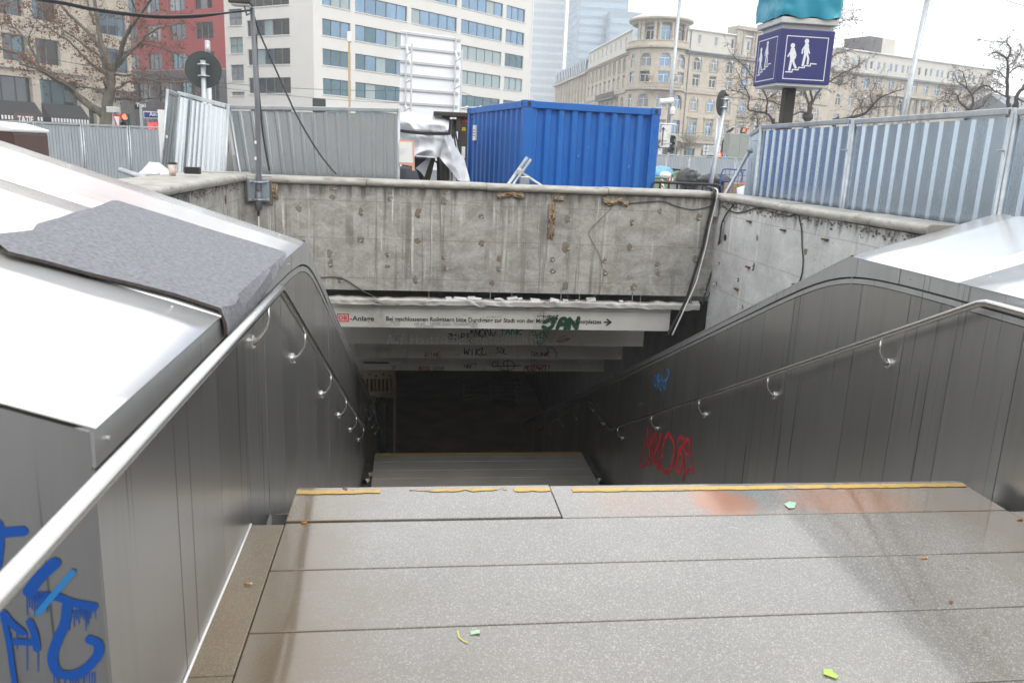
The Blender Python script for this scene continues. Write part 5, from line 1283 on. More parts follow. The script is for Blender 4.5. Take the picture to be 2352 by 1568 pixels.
# measuring mast with white head in front of the office block
a = at(c2(1128,278), 1, 28); b = at(c2(1128,960), 1, 28)
ms = thing('wooden_mast', (b.x,28,0), 'pale wooden mast with a white box on its tip before the office block', 'mast')
M['wood_pale'] = mat('wood_pale', (.55,.40,.22), .7, c2=(.48,.35,.19), vs=6, st=(1,1,.2))
part('mast', MB().box(b.x-.035,b.x+.035,27.96,28.03,0,a.z-.3), M['wood_pale'], ms); part('head', MB().box(a.x-.075,a.x+.075,27.93,28.08,a.z-.32,a.z), M['white_paint'], ms, bevel=.02)
a = at(c2(860,865), 1, 30); sc_ = thing('signal_box', (a.x,30,0), 'dark signal box on a rusty post above the fence', 'signal box')
part('box', MB().box(a.x-.22,a.x+.22,30,30.25,a.z-.45,a.z+.03), M['sign_back'], sc_, bevel=.02); part('post', MB().cyl((a.x-.12,30.1,0),(a.x-.12,30.1,a.z-.1),.05,8), M['rust'], sc_)

# ================================================================== FORKLIFT UNDER A TARPAULIN
YT = 13.7
fk = thing('forklift', (.55,14.3,0), 'black forklift with its mast standing beside the white tarpaulin', 'forklift')
ml = at(d3(1080,130), 1, YT); mr_ = at(d3(1222,130), 1, YT); mi = at(d3(820,170), 1, YT); mi2 = at(d3(945,170), 1, YT)
zt = ml.z
part('mast_upright', MB().box(ml.x,mr_.x,YT,YT+.14,.1,zt-.06), M['dark_metal'], fk, bevel=.01)
part('mast_upright', MB().box(mi.x,mi2.x,YT+.05,YT+.19,.1,zt-.06), M['dark_metal'], fk, bevel=.01)
part('mast_crossbar', MB().box(at(d3(685,150),1,YT).x,mr_.x,YT-.1,YT+.3,zt-.06,zt+.01), M['dark_metal'], fk, bevel=.01)
for k, xx in enumerate((1000,1025,1050)):
    p = at(d3(xx,200), 1, YT-.02); part('hydraulic_hose', MB().tube(smoothpts([Vector((p.x,YT+.1,zt-.1)),Vector((p.x-.01,YT-.03,zt-.35)),Vector((p.x+.06*(k-.2),YT-.05,zt-.8)),Vector((p.x+.09,YT+.02,zt-1.15)),Vector((p.x+.06,YT+.05,.4))]), .014, 6), M['rubber'], fk, smooth=True)
p = at(d3(970,520), 1, YT+.02); part('lift_cylinder', MB().cyl((p.x,YT+.1,.2),(p.x,YT+.1,zt-.1),.035,10), M['alu'], fk, smooth=True)
p = at(d3(1095,300), 1, YT-.02); part('valve_block', MB().box(p.x-.06,p.x+.02,YT-.05,YT-.002,p.z-.12,p.z+.18), M['dark_metal'], fk, bevel=.006)
M['red_mark'] = mat('red_mark', (.65,.02,.03), .5); M['yellow_mark'] = mat('yellow_mark', (.75,.50,.03), .5)
pc_ = at(d3(1176,232), 1, YT-.004); lg = MB(); s = .030
for k in range(3):
    an = math.pi/2+k*2*math.pi/3; u = Vector((math.cos(an),0,math.sin(an))); v = Vector((-math.sin(an),0,math.cos(an)))
    ctr = Vector((pc_.x,YT-.004,pc_.z-.01)); lg.prism([ctr+u*.004, ctr+u*s*.95+v*s*.52, ctr+u*s*1.9, ctr+u*s*.95-v*s*.52], (0,.003,0))
part('emblem', lg, M['red_mark'], fk)
p = at(d3(1155,378), 1, YT-.003); yp = part('warning_label', MB().box(p.x-.03,p.x+.03,YT-.003,YT-.0005,p.z-.026,p.z+.026), M['yellow_mark'], fk)
for k in range(3): part('print', MB().box(p.x-.02,p.x+.02,YT-.0045,YT-.0032,p.z-.012+k*.01,p.z-.008+k*.01), M['black'], yp)
p = at(d3(1150,740), 1, YT-.003); part('rating_label', MB().box(p.x-.03,p.x+.03,YT-.003,YT-.0005,p.z-.1,p.z+.09), M['white_paint'], fk)
part('chassis', MB().box(-.6,.75,14.2,15.9,.25,.95), M['dark_metal'], fk, bevel=.06)
part('seat', MB().box(-.15,.35,14.9,15.35,.95,1.1).box(-.15,.35,15.3,15.45,1.1,1.6), M['black'], fk, bevel=.05)
part('guard_post', MB().tube([(-.55,14.3,.9),(-.35,14.9,2.2),(-.35,15.7,2.2),(-.55,16,.9)],.035,8), M['dark_metal'], fk, smooth=True)
part('guard_post', MB().tube([(.6,14.3,.9),(.5,14.9,2.2),(.5,15.7,2.2),(.6,16,.9)],.035,8), M['dark_metal'], fk, smooth=True)
a0_ = [at(d3(*q_), 1, 14.0) for q_ in ((640,830),(530,1010),(440,1130))]
part('front_strut', MB().obox(a0_[2]-Vector((.05,0,.6)), Vector((.13,0,0)), Vector((0,.06,0)), a0_[0]-a0_[2]+Vector((0,0,.6))), M['dark_metal'], fk)
for k in (0,1): 
    hp_ = [at(d3(x+k*22,y), 1, 13.95+.02*k) for x,y in ((655,870),(715,893),(740,930),(742,1110))]; part('lever', MB().tube(smoothpts(hp_,4)+[hp_[-1]-Vector((0,0,.3))], .012, 6), M['black'], fk, smooth=True)
for (xx,yy_) in ((-.62,14.5),(.62,14.5),(-.5,15.6),(.5,15.6)):
    w_ = part('wheel', MB().tube([(xx-.1,yy_,.28),(xx+.1,yy_,.28)], .28, 20), M['rubber'], fk); part('rim', MB().tube([(xx-.11,yy_,.28),(xx+.11,yy_,.28)], .14, 14), M['alu'], w_)
p = at(d3(980,1100), 1, 13.9); part('green_post', MB().obox(p-Vector((.02,0,.5)), Vector((.035,0,0)), Vector((0,.05,0)), Vector((-.05,0,.72))), mat('green_post', (.02,.25,.17), .5), fk)
# tarpaulin: a folded sheet hung over the forklift
M['tarp'] = mat('tarp', (.74,.75,.77), .42, c2=(.66,.68,.71), vs=1.2, bmp=.15, bs=9)
tpx = [(-60,140),(160,140),(320,150),(500,165),(700,178),(860,195),(930,245)]
bpx = [(-60,900),(160,840),(330,785),(520,800),(700,815),(830,825),(870,640)]
from mathutils import noise as mnoise
NU, NV = 64, 40; vs = []
def interp(L, t):
    k = t*(len(L)-1); i = min(int(k), len(L)-2); f_ = k-i; return (L[i][0]*(1-f_)+L[i+1][0]*f_, L[i][1]*(1-f_)+L[i+1][1]*f_)
for j in range(NV+1):
    v = j/NV
    for i in range(NU+1):
        u = i/NU
        if v < .2:      # top going back
            tp = interp(tpx, u); p = at(d3(*tp), 1, YT+.05); k = 1-v/.2; P_ = Vector((p.x, YT+.05+1.5*k, p.z+.05*math.sin(k*3)))
        else:
            w_ = (v-.2)/.8; tp = interp(tpx, u); bp = interp(bpx, u); p = at(d3(tp[0]+(bp[0]-tp[0])*w_, tp[1]+(bp[1]-tp[1])*w_), 1, YT+.05); P_ = Vector((p.x, YT+.05, p.z))
        f1 = 1-abs(2*mnoise.noise(Vector((P_.x*2.1+P_.z*.9, P_.z*1.5, 3.1)))); f2 = 1-abs(2*mnoise.noise(Vector((P_.x*4.3-P_.z*2.1, P_.z*3.0+P_.x, 7.7))))
        d_ = .17*f1 + .075*f2 + .02*mnoise.noise(P_*9)
        if v >= .2: P_.y -= d_*min(1,(v-.2)*6)
        else: P_.z -= .12*(f1-.5)
        if abs(v-.55) < .05 and v > .3: P_.y += .05
        vs.append(P_)
tarp = solo('tarpaulin', MB().add(vs, [(j*(NU+1)+i, j*(NU+1)+i+1, (j+1)*(NU+1)+i+1, (j+1)*(NU+1)+i) for j in range(NV) for i in range(NU)]), M['tarp'], 'crumpled white tarpaulin strapped over the forklift', 'tarpaulin', smooth=True, fix=False)
vs = []; NU2, NV2 = 26, 34      # loose flap on the right
lp_ = [(860,480),(830,640),(780,830),(860,930),(960,1040),(1060,1180)]; rp_ = [(950,450),(1010,540),(1090,680),(1170,850),(1210,1010),(1255,1200)]
for j in range(NV2+1):
    for i in range(NU2+1):
        l_, r_ = interp(lp_, j/NV2), interp(rp_, j/NV2); u = i/NU2
        p = at(d3(l_[0]+(r_[0]-l_[0])*u, l_[1]+(r_[1]-l_[1])*u), 1, YT-.12)
        f1 = 1-abs(2*mnoise.noise(Vector((p.x*3+p.z*1.2, p.z*1.2, 1.3))))
        vs.append(Vector((p.x, YT-.12-.16*f1+.10*u-.05*mnoise.noise(p*7), p.z)))
part('flap', MB().add(vs, [(j*(NU2+1)+i, j*(NU2+1)+i+1, (j+1)*(NU2+1)+i+1, (j+1)*(NU2+1)+i) for j in range(NV2) for i in range(NU2)]), M['tarp'], tarp, smooth=True, fix=False)
bp_ = [at(d3(*q_), 1, YT-.20) for q_ in ((100,380),(160,400),(300,420),(500,440),(700,447),(860,450),(945,440))]
mb = MB()
for a, b in zip(bp_[:-1], bp_[1:]): mb.obox(a-Vector((0,0,.03)), b-a, Vector((0,.012,0)), Vector((0,0,.05)))
part('strap', mb, M['rubber'], tarp)
fpx = [(400,990),(600,830),(650,830),(600,950),(540,1130),(480,1050)]
M['film'] = mat('film', (.55,.57,.60), .15, c2=(.45,.47,.5), vs=5, spec=.8, bmp=.5, bs=8)
part('torn_film', MB().prism([at(d3(*q_), 1, YT+.12) for q_ in fpx], (0,.004,0)), M['film'], tarp)
# orange framed notice on the fence end
qn = [at(d3(*q_), 1, 10.98) for q_ in ((140,545),(375,560),(390,1030),(345,1030),(345,960),(145,925))]
M['orange_tape'] = mat('orange_tape', (.75,.33,.20), .6, c2=(.7,.4,.3), vs=8)
no = solo('notice_sheet', MB().prism(qn, (0,.004,0)), M['orange_tape'], 'white notice in an orange taped frame on the fence end', 'notice')
qn = [at(d3(*q_), 1, 10.976) for q_ in ((145,575),(345,585),(360,910),(145,900))]; pap = part('paper', MB().prism(qn, (0,.002,0)), M['white_paint'], no)
M['faint'] = mat('faint', (.62,.63,.70), .6)
for k in range(5):
    a = at(d3(150,690+k*20), 1, 10.974); b = at(d3(260-(k*37)%60,693+k*20), 1, 10.974); part('print_line', MB().box(a.x,b.x,10.974,10.9755,a.z-.003,a.z+.003), M['faint'], pap)
# black rucksack shaped bag behind the coping
p = at(d3(240,1070), 1, 11.6); mb = MB().lathe((p.x,11.6,.6),[(.15,0),(.24,.3),(.24,.62),(.15,.86),(.05,.9)],16)
sk = thing('dark_bag', (p.x,11.6,.6), 'dark blue bag hanging below the orange framed notice', 'bag'); M['navy'] = mat('navy', (.018,.022,.035), .7, c2=(.03,.035,.05), vs=6, bmp=.3, bs=20)
part('bag_body', mb, M['navy'], sk, smooth=True); part('handle', MB().tube(smoothpts([at(d3(210,990),1,11.6),at(d3(235,945),1,11.6),at(d3(275,950),1,11.6),at(d3(285,1005),1,11.6)]), .012, 6), M['navy'], sk, smooth=True)
solo('bag_stand', MB().box(p.x-.3,p.x+.3,11.3,11.9,-.02,.6), M['dark_metal'], 'dark crate under the blue bag beside the forklift', 'crate', bevel=.02)
# wire mesh fence with red and white barrier sheet behind
YM = 20.0
a = at(d3(400,830), 1, YM); b = at(d3(1345,690), 1, YM)
mf = thing('mesh_fence', ((a.x+b.x)/2,YM,0), 'wire mesh fence hung with a red and white sheet behind the forklift', 'fence')
zt_ = b.z+.02; part('frame', MB().tube([(a.x,YM,0),(a.x,YM,zt_),(b.x+.4,YM,zt_),(b.x+.4,YM,0)],.02,8).tube([(a.x,YM,.55),(b.x+.4,YM,.55)],.015,6), M['galv_tube'], mf)
mb = MB(); x = a.x
while x < b.x+.4: mb.box(x-.003,x+.003,YM-.003,YM+.003,.05,zt_); x += .06
for k in range(11): mb.box(a.x,b.x+.4,YM-.006,YM-.003,.1+k*.18,.106+k*.18)
part('wire_mesh', mb, M['galv_tube'], mf, kind='stuff')
xa = at(d3(1190,720), 1, YM).x; M['red_band'] = mat('red_band', (.62,.06,.09), .6); M['pink_band'] = mat('pink_band', (.70,.42,.45), .6); M['wood_beam'] = mat('wood_beam', (.55,.38,.18), .7, c2=(.45,.3,.14), vs=4)
for (zb_, h_, mt_) in ((zt_-.33,.2,'red_band'),(zt_-.75,.42,'pink_band'),(zt_-1.1,.35,'white_paint'),(zt_-1.5,.4,'pink_band'),(.1,zt_-1.6,'white_paint')): part('sheet_band', MB().box(xa-.3,b.x+.4,YM+.02,YM+.03,zb_+.002,zb_+h_-.002), M[mt_], mf)
part('timber_beam', MB().box(xa-.3,b.x+.4,YM+.04,YM+.14,zt_-.10,zt_+.06), M['wood_beam'], mf)

# ================================================================== RIGHT OF THE CONTAINER: SKIP, BALES, RAILING, CART
YG = 30.0
def E8(x, y, Y=YG): return at(e8(x,y), 1, Y)
gd = thing('green_dumpster', (E8(600,1300).x,YG+.5,0), 'green wheeled dumpster with red and white stripes and an open black lid', 'dumpster')
M['skip_green'] = mat('skip_green', (.20,.31,.19), .55, c2=(.17,.27,.16), vs=3, dirt=(.14,.18,.12), ds=3, dth=.6)
body = [E8(150,1135),E8(430,1135),E8(640,1045),E8(770,1130),E8(790,1290),E8(770,1420),E8(150,1420)]
part('body', MB().prism(body, (0,1.1,0)), M['skip_green'], gd, bevel=.03)
for (xa,xb) in ((560,590),(690,712)): part('rib', MB().prism([E8(xa,1075 if xa<600 else 1090,YG-.05),E8(xb,1070 if xa<600 else 1105,YG-.05),E8(xb,1330,YG-.05),E8(xa,1330,YG-.05)], (0,.048,0)), M['skip_green'], gd)
part('rim', MB().tube([E8(150,1135,YG-.02),E8(430,1135,YG-.02),E8(640,1045,YG-.02),E8(775,1130,YG-.02)], .035, 8), M['skip_green'], gd)
part('lid', MB().prism([E8(270,1015,YG+.3),E8(520,990,YG+.3),E8(690,1010,YG+.3),E8(790,1110,YG+.3),E8(700,1040,YG+.3),E8(520,1030,YG+.3),E8(290,1075,YG+.3)], (0,.7,0)), M['black'], gd)
M['stripe_red'] = mat('stripe_red', (.55,.03,.03), .5)
def stripes(x0,x1,y0,y1,n,sl):
    part('stripe_plate', MB().prism([E8(x0,y0,YG-.055),E8(x1,y0,YG-.055),E8(x1,y1,YG-.055),E8(x0,y1,YG-.055)],(0,.002,0)), M['white_paint'], gd)
    w_ = (x1-x0)/n
    for i in range(0,n,2): part('stripe', MB().prism([E8(x0+i*w_+sl,y0,YG-.06),E8(min(x1,x0+(i+1)*w_+sl),y0,YG-.06),E8(x0+(i+1)*w_-sl*0,y1,YG-.06),E8(x0+i*w_,y1,YG-.06)],(0,.003,0)), M['stripe_red'], gd)
stripes(465,558,1135,1190,4,14); stripes(698,740,1160,1205,2,8)
part('stripe_plate', MB().prism([E8(360,1160,YG-.055),E8(400,1165,YG-.055),E8(425,1310,YG-.055),E8(375,1310,YG-.055)],(0,.002,0)), M['white_paint'], gd)
for k in range(2): part('stripe', MB().prism([E8(362+k*8,1165+k*80,YG-.06),E8(400+k*8,1195+k*80,YG-.06),E8(405+k*8,1230+k*80,YG-.06),E8(366+k*8,1200+k*80,YG-.06)],(0,.003,0)), M['stripe_red'], gd)
for xx in (300,700): w_ = part('wheel', MB().tube([E8(xx,1440,YG+.2),E8(xx,1440,YG+.2)+Vector((.06,0,0))], .1, 14), M['rubber'], gd)
M['bag_blue'] = mat('bag_blue', (.10,.33,.60), .4, c2=(.20,.42,.66), vs=8, bmp=.5, bs=20)
def blob(name, ctr, sx, sy, sz, mt, label, cat, seed, group=None, n=3, amp=.28, flat=0):
    bm_ = bmesh.new(); bmesh.ops.create_icosphere(bm_, subdivisions=n, radius=1); q_ = random.Random(seed); off = Vector((q_.random()*20,q_.random()*20,0))
    for v in bm_.verts:
        k = 1+amp*(1-2*abs(mnoise.noise(v.co*1.8+off)))+amp*.5*mnoise.noise(v.co*4+off); v.co = Vector((v.co.x*sx*k, v.co.y*sy*k, max(v.co.z, -.6)*sz*k))
    me_ = bpy.data.meshes.new(name); bm_.to_mesh(me_); bm_.free()
    for p_ in me_.polygons: p_.use_smooth = True
    o = put(name, me_, M[mt], None, ctr); return tag(o, label, cat, group)
blob('plastic_bag', E8(360,1095,YG+.35), .50, .3, .28, 'bag_blue', 'crumpled blue plastic bag bulging from the green dumpster', 'bag', 1)
blob('plastic_bag', E8(430,1105,YG+.1), .22, .2, .14, 'plastic_white', 'small white plastic bag on the rim of the green dumpster', 'bag', 2)
M['wrap'] = mat('wrap', (.34,.34,.36), .25, c2=(.16,.16,.17), vs=3, st=(1,1,9), bmp=.5, bs=14, spec=.8)
M['blackfilm'] = mat('blackfilm', (.02,.02,.022), .3, c2=(.04,.04,.042), vs=5, bmp=.6, bs=10)
def bale(x0,x1,ytop,label,Y,seed):
    a = at(e8(x0,ytop),1,Y); b = at(e8(x1,ytop),1,Y); cx = (a.x+b.x)/2; t = thing('wrapped_pallet', (cx,Y+.4,0), label, 'pallet load')
    bm_ = bmesh.new(); bmesh.ops.create_cube(bm_, size=1); bmesh.ops.subdivide_edges(bm_, edges=bm_.edges[:], cuts=7, use_grid_fill=True); q_ = random.Random(seed)
    for v in bm_.verts:
        c = v.co.copy(); k = 1+.06*mnoise.noise(c*5+Vector((seed,0,0))); v.co = Vector((c.x*(b.x-a.x)*k, c.y*.9*k, (c.z+.5)*(a.z-.12)*(1+.05*mnoise.noise(c*4)))) + Vector((0,.4,.12))
    me_ = bpy.data.meshes.new('load'); bm_.to_mesh(me_); bm_.free(); o = put('load', me_, M['wrap'], t)
    mb = MB()
    vs=[]; NX=18; NY=6
    for j in range(NY+1):
        for i in range(NX+1):
            u=i/NX-.5; v=j/NY-.5; vs.append((cx+u*(b.x-a.x)*1.08, Y+.4+v*1.0, a.z+.03+.12*abs(mnoise.noise(Vector((u*6,v*5,seed))))-.1*(abs(v*2)**4)))
    part('black_film', MB().add(vs,[(j*(NX+1)+i,j*(NX+1)+i+1,(j+1)*(NX+1)+i+1,(j+1)*(NX+1)+i) for j in range(NY) for i in range(NX)]), M['blackfilm'], t, smooth=True, fix=False)
    part('pallet', MB().box(a.x,b.x,Y-.05,Y+.85,.0,.03).box(a.x,b.x,Y-.05,Y+.05,.03,.12).box(a.x,b.x,Y+.75,Y+.85,.03,.12), M['wood_beam'], t)
bale(725,1120,1205,'film wrapped pallet load under black foil beside the green dumpster',25,1)
bale(1130,1500,1225,'second film wrapped pallet load before the blue trolley',24,2)
blob('black_sack', at(e8(800,1160),1,25.2), .32,.25,.26,'blackfilm','torn black sack lying on the film wrapped pallet by the dumpster','sack',4, amp=.4)
blob('black_sack', at(e8(1200,1190),1,24.3), .42,.25,.16,'blackfilm','flat black sack spread over the pallet before the trolley','sack',6, amp=.5)
YR = 13.0; rp = [at(e8(*q_),1,YR) for q_ in ((215,1400),(215,1290),(235,1235),(285,1212),(1235,1250),(1290,1275),(1300,1330),(1300,1400))]
ra = thing('black_railing', ((rp[0].x+rp[-1].x)/2,YR,0), 'low black steel railing with upright bars behind the coping', 'railing')
part('rail', MB().tube([Vector((rp[0].x,YR,0))]+rp+[Vector((rp[-1].x,YR,0))], .021, 8), M['black'], ra, smooth=True)
for xx in (355,492,625,760,890,1025,1160): p = at(e8(xx,1240),1,YR); part('bar', MB().box(p.x-.013,p.x+.013,YR-.012,YR+.012,.05,p.z+.01), M['black'], ra)
YC = 23.0; M['cart_blue'] = mat('cart_blue', (.04,.09,.28), .45)
kt = thing('roll_trolley', (at(e8(1500,1300),1,YC).x,YC,0), 'blue tubular roll trolley beside the hoarding', 'trolley')
g_ = lambda x,y,dy=0: at(e8(x,y),1,YC+dy)
part('frame', MB().tube(smoothpts([Vector((g_(1290,1390).x,YC,0.1)),g_(1300,1200),g_(1330,1040),g_(1380,1005),g_(1560,1015),g_(1720,1022)],4), .022, 8), M['cart_blue'], kt, smooth=True)
part('frame', MB().tube(smoothpts([Vector((g_(1590,1390).x,YC+.7,.1)),g_(1620,1200,.7),g_(1640,1080,.7),g_(1610,1030,.7),g_(1490,1010,.7)],4), .022, 8), M['cart_blue'], kt, smooth=True)
for xx in (1380,1450,1520,1590,1660): p = g_(xx,1020); part('bar', MB().tube([(p.x,YC,.15),(p.x,YC,p.z)], .008, 6), M['cart_blue'], kt)
for yy_ in (1090,1185,1290): part('bar', MB().tube([g_(1300,yy_),g_(1700,yy_+20)], .010, 6), M['cart_blue'], kt)
part('deck', MB().box(g_(1290,1390).x,g_(1700,1390).x,YC,YC+.7,.12,.16), M['cart_blue'], kt)
M['card'] = mat('card', (.42,.27,.13), .8, c2=(.36,.23,.11), vs=3)
p = g_(1620,1300); solo('cardboard_box', MB().box(p.x-.28,p.x+.28,YC+.1,YC+.6,.163,p.z+.12), M['card'], 'brown cardboard box on the blue trolley', 'box', bevel=.01)
blob('red_bag', g_(1665,1265,.3), .16,.15,.10,'stripe_red','red bag on top of the cardboard box in the trolley','bag',9)
blob('white_sack', Vector((g_(1640,1390).x,YC-1.0,.75)), .5,.4,.42,'plastic_white','white sack heaped before the blue trolley','sack',10)
solo('sack_stack', MB().box(g_(1640,1390).x-.45,g_(1640,1390).x+.45,YC-1.35,YC-.6,-.02,.55), M['wood_beam'], 'low timber crate carrying the white sack', 'crate', bevel=.02)
# ================================================================== FLAT MARKS: strokes and lettering
SCNT = 0
def stroke_mesh(pts, wd, nrm, mb=None, caps=True):
    global SCNT
    SCNT += 1; mb = mb or MB(); nrm = Vector(nrm).normalized(); n = len(pts); L = []; R_ = []; pts = [p+nrm*(.00022*(SCNT % 13)) for p in pts]
    ws = wd if isinstance(wd, (list, tuple)) else [wd]*n
    for i in range(n):
        t = (pts[min(i+1,n-1)]-pts[max(i-1,0)]); t = t-nrm*t.dot(nrm)
        if t.length < 1e-7: t = nrm.orthogonal()
        s = nrm.cross(t.normalized())*ws[i]/2; L.append(pts[i]+s); R_.append(pts[i]-s)
    for i in range(n-1): mb.face(R_[i], R_[i+1], L[i+1], L[i])
    if caps:
        for i, sg in ((0,-1),(n-1,1)):
            t = (pts[1]-pts[0]) if i == 0 else (pts[-1]-pts[-2]); t = (t-nrm*t.dot(nrm)).normalized(); s = nrm.cross(t)
            fan = [pts[i]+(s*math.cos(a)+t*sg*math.sin(a))*ws[i]/2 for a in [math.pi*k/6 for k in range(7)]]
            mb.face(*fan)
    return mb
def text_mesh(body, o, right, up, height, width=None, bold=.0, align='LEFT'):
    cu = bpy.data.curves.new('t', 'FONT'); cu.body = body; cu.size = 1; cu.offset = bold; cu.resolution_u = 3; cu.align_x = align
    ob = bpy.data.objects.new('t', cu); COL.objects.link(ob); dg = bpy.context.evaluated_depsgraph_get(); me = bpy.data.meshes.new_from_object(ob.evaluated_get(dg))
    bpy.data.objects.remove(ob); bpy.data.curves.remove(cu)
    vs = [v.co.copy() for v in me.vertices]; fs = [tuple(p.vertices) for p in me.polygons]; bpy.data.meshes.remove(me)
    xs = [v.x for v in vs]; k = height/.70; kx = k
    if width: kx = width/(max(xs)-min(xs))
    o, right, up = Vector(o), Vector(right).normalized(), Vector(up).normalized(); x0 = min(xs) if align == 'LEFT' else 0
    return MB().add([o+right*((v.x-x0)*kx)+up*(v.y*k) for v in vs], fs)
SF = {'A':[[(0,0),(.5,1),(1,0)],[(.2,.4),(.8,.4)]],'B':[[(0,0),(0,1),(.7,.9),(.7,.6),(0,.5),(.9,.35),(.8,.05),(0,0)]],'C':[[(1,.9),(.4,1),(0,.5),(.4,0),(1,.1)]],'E':[[(1,1),(0,1),(0,0),(1,0)],[(0,.5),(.7,.5)]],
'F':[[(1,1),(0,1),(0,0)],[(0,.5),(.7,.5)]],'H':[[(0,0),(0,1)],[(1,0),(1,1)],[(0,.5),(1,.5)]],'I':[[(.5,0),(.5,1)]],'J':[[(.2,1),(1,1)],[(.7,1),(.7,.2),(.4,0),(0,.2)]],'K':[[(0,0),(0,1)],[(1,1),(0,.45),(1,0)]],'L':[[(0,1),(0,0),(.9,0)]],
'M':[[(0,0),(.1,1),(.5,.3),(.9,1),(1,0)]],'N':[[(0,0),(.05,1),(.95,0),(1,1)]],'O':[[(.5,1),(0,.6),(.1,.1),(.5,0),(1,.4),(.9,.9),(.5,1)]],'P':[[(0,0),(0,1),(.9,.9),(.9,.55),(0,.45)]],'R':[[(0,0),(0,1),(.9,.9),(.9,.55),(0,.45),(1,0)]],
'S':[[(1,.9),(.4,1),(.1,.75),(.8,.4),(.8,.1),(.1,0)]],'T':[[(0,1),(1,1)],[(.5,1),(.5,0)]],'U':[[(0,1),(0,.2),(.5,0),(1,.2),(1,1)]],'W':[[(0,1),(.2,0),(.5,.7),(.8,0),(1,1)]],'Z':[[(0,1),(1,1),(0,0),(1,0)]],'!':[[(.5,1),(.45,.35)],[(.45,.1),(.45,.05)]],
':':[[(.5,.7),(.5,.62)],[(.5,.2),(.5,.12)]],'*':[[(.5,.9),(.5,.4)],[(.2,.8),(.8,.5)],[(.2,.5),(.8,.8)]],'v':[[(0,.6),(.5,0),(1,.7)]],'7':[[(0,1),(1,1),(.3,0)]],'-':[[(0,.5),(1,.5)]],'a':[[(.9,.6),(.3,.65),(0,.3),(.3,0),(.9,.2)],[(.9,.65),(.95,0)]],'u':[[(0,.6),(.05,.1),(.5,0),(.9,.2)],[(.9,.6),(.95,0)]],
'f':[[(.8,1),(.4,.9),(.35,0)],[(0,.55),(.8,.55)]],'t':[[(.4,1),(.4,.1),(.8,0)],[(0,.65),(.8,.65)]],'r':[[(0,.6),(.1,0)],[(.1,.4),(.5,.65),(.8,.6)]],'b':[[(0,1),(0,0),(.8,.1),(.8,.5),(0,.55)]],'e':[[(0,.35),(.9,.4),(.5,.65),(0,.3),(.4,0),(.9,.1)]],'k':[[(0,1),(0,0)],[(.8,.6),(0,.3),(.9,0)]],
'o':[[(.5,.6),(0,.3),(.5,0),(.9,.3),(.5,.6)]],'m':[[(0,0),(0,.6),(.3,.6),(.4,0)],[(.4,.4),(.7,.6),(.9,0)]],'s':[[(.8,.6),(.2,.5),(.7,.2),(.1,0)]],'n':[[(0,0),(0,.6),(.6,.6),(.7,0)]],'i':[[(.4,.6),(.4,0)],[(.4,.85),(.4,.8)]],'c':[[(.8,.55),(.2,.5),(.1,.1),(.8,.05)]],'h':[[(0,1),(0,0)],[(0,.4),(.6,.55),(.7,0)]],' ':[]}
def tagword(word, o, right, up, w_, h, wd, nrm, seed=0, jit=.06):
    q_ = random.Random(seed); mb = MB(); n = len(word); cw = w_/n; right, up = Vector(right), Vector(up)
    for i, ch in enumerate(word):
        dy = q_.uniform(-.1,.1)*h; sl_ = q_.uniform(-.1,.15)
        for st in SF.get(ch, []):
            P_ = [Vector(o)+right*(i*cw+cw*.82*(x+sl_*y+q_.uniform(-jit,jit)))+up*(h*(y+q_.uniform(-jit,jit))+dy) for x, y in st]
            P_ = smoothpts(P_, 4) if len(P_) > 2 else P_
            stroke_mesh(P_, wd, nrm, mb)
    return mb
def paint(name, c, rough=.5): 
    M[name] = mat(name, c, rough); return M[name]
paint('ink_black', (.012,.012,.012)); paint('ink_green', (.006,.04,.018)); paint('ink_teal', (.02,.22,.17)); paint('ink_red', (.30,.018,.022)); paint('ink_white', (.72,.72,.72)); paint('ink_grey', (.28,.28,.28))
paint('spray_red', (.60,.015,.03), .6); paint('spray_blue', (.06,.36,.85), .5); paint('spray_deep', (.008,.075,.34), .4); paint('spray_light', (.03,.20,.50), .4); paint('db_red', (.58,.015,.015))
EX, EZ = Vector((1,0,0)), Vector((0,0,1)); NF = (0,-1,0)
def row_pt(x, y, k): return at(d7(x,y), 1, lz[k][2]-.004)
def row_tag(word, x0, y0, x1, y1, k, ink, wd, seed=0):
    a = row_pt(x0,y1,k); b = row_pt(x1,y1,k); c = row_pt(x0,y0,k); part('graffiti_tag', tagword(word, a, (b-a).normalized(), EZ, (b-a).length, c.z-a.z, wd, NF, seed), M[ink], panels[k], fix=False)
# sign text on the first fascia
a = row_pt(95,90,0); b = row_pt(188,90,0); t_ = row_pt(95,27,0); w_ = b.x-a.x; h_ = t_.z-a.z; YF = lz[0][2]-.004
fr_ = MB(); th_ = .012
fr_.box(a.x,b.x,YF,YF+.002,a.z,a.z+th_).box(a.x,b.x,YF,YF+.002,a.z+h_-th_,a.z+h_).box(a.x,a.x+th_,YF,YF+.002,a.z+th_,a.z+h_-th_).box(b.x-th_,b.x,YF,YF+.002,a.z+th_,a.z+h_-th_)
lgp = part('logo_frame', fr_, M['db_red'], panels[0])
part('logo_letters', text_mesh('DB', (a.x+.022,YF,a.z+.026), EX, EZ, h_-.052, w_-.044, .025), M['db_red'], lgp, fix=False)
a = row_pt(195,82,0); b = row_pt(385,84,0); part('sign_lettering', text_mesh('-Anlage', (a.x,YF,a.z), EX, EZ, .062, b.x-a.x, .018), M['ink_black'], panels[0], fix=False)
a = row_pt(480,76,0); b = row_pt(2165,108,0); a.z = (a.z+b.z)/2
part('sign_lettering', text_mesh('Bei geschlossenen Rollgittern bitte Durchgang zur Stadt von der Mitte des Bahnhofsvorplatzes', (a.x,YF,a.z-.005), EX, EZ, .056, b.x-a.x, .018), M['ink_black'], panels[0], fix=False)
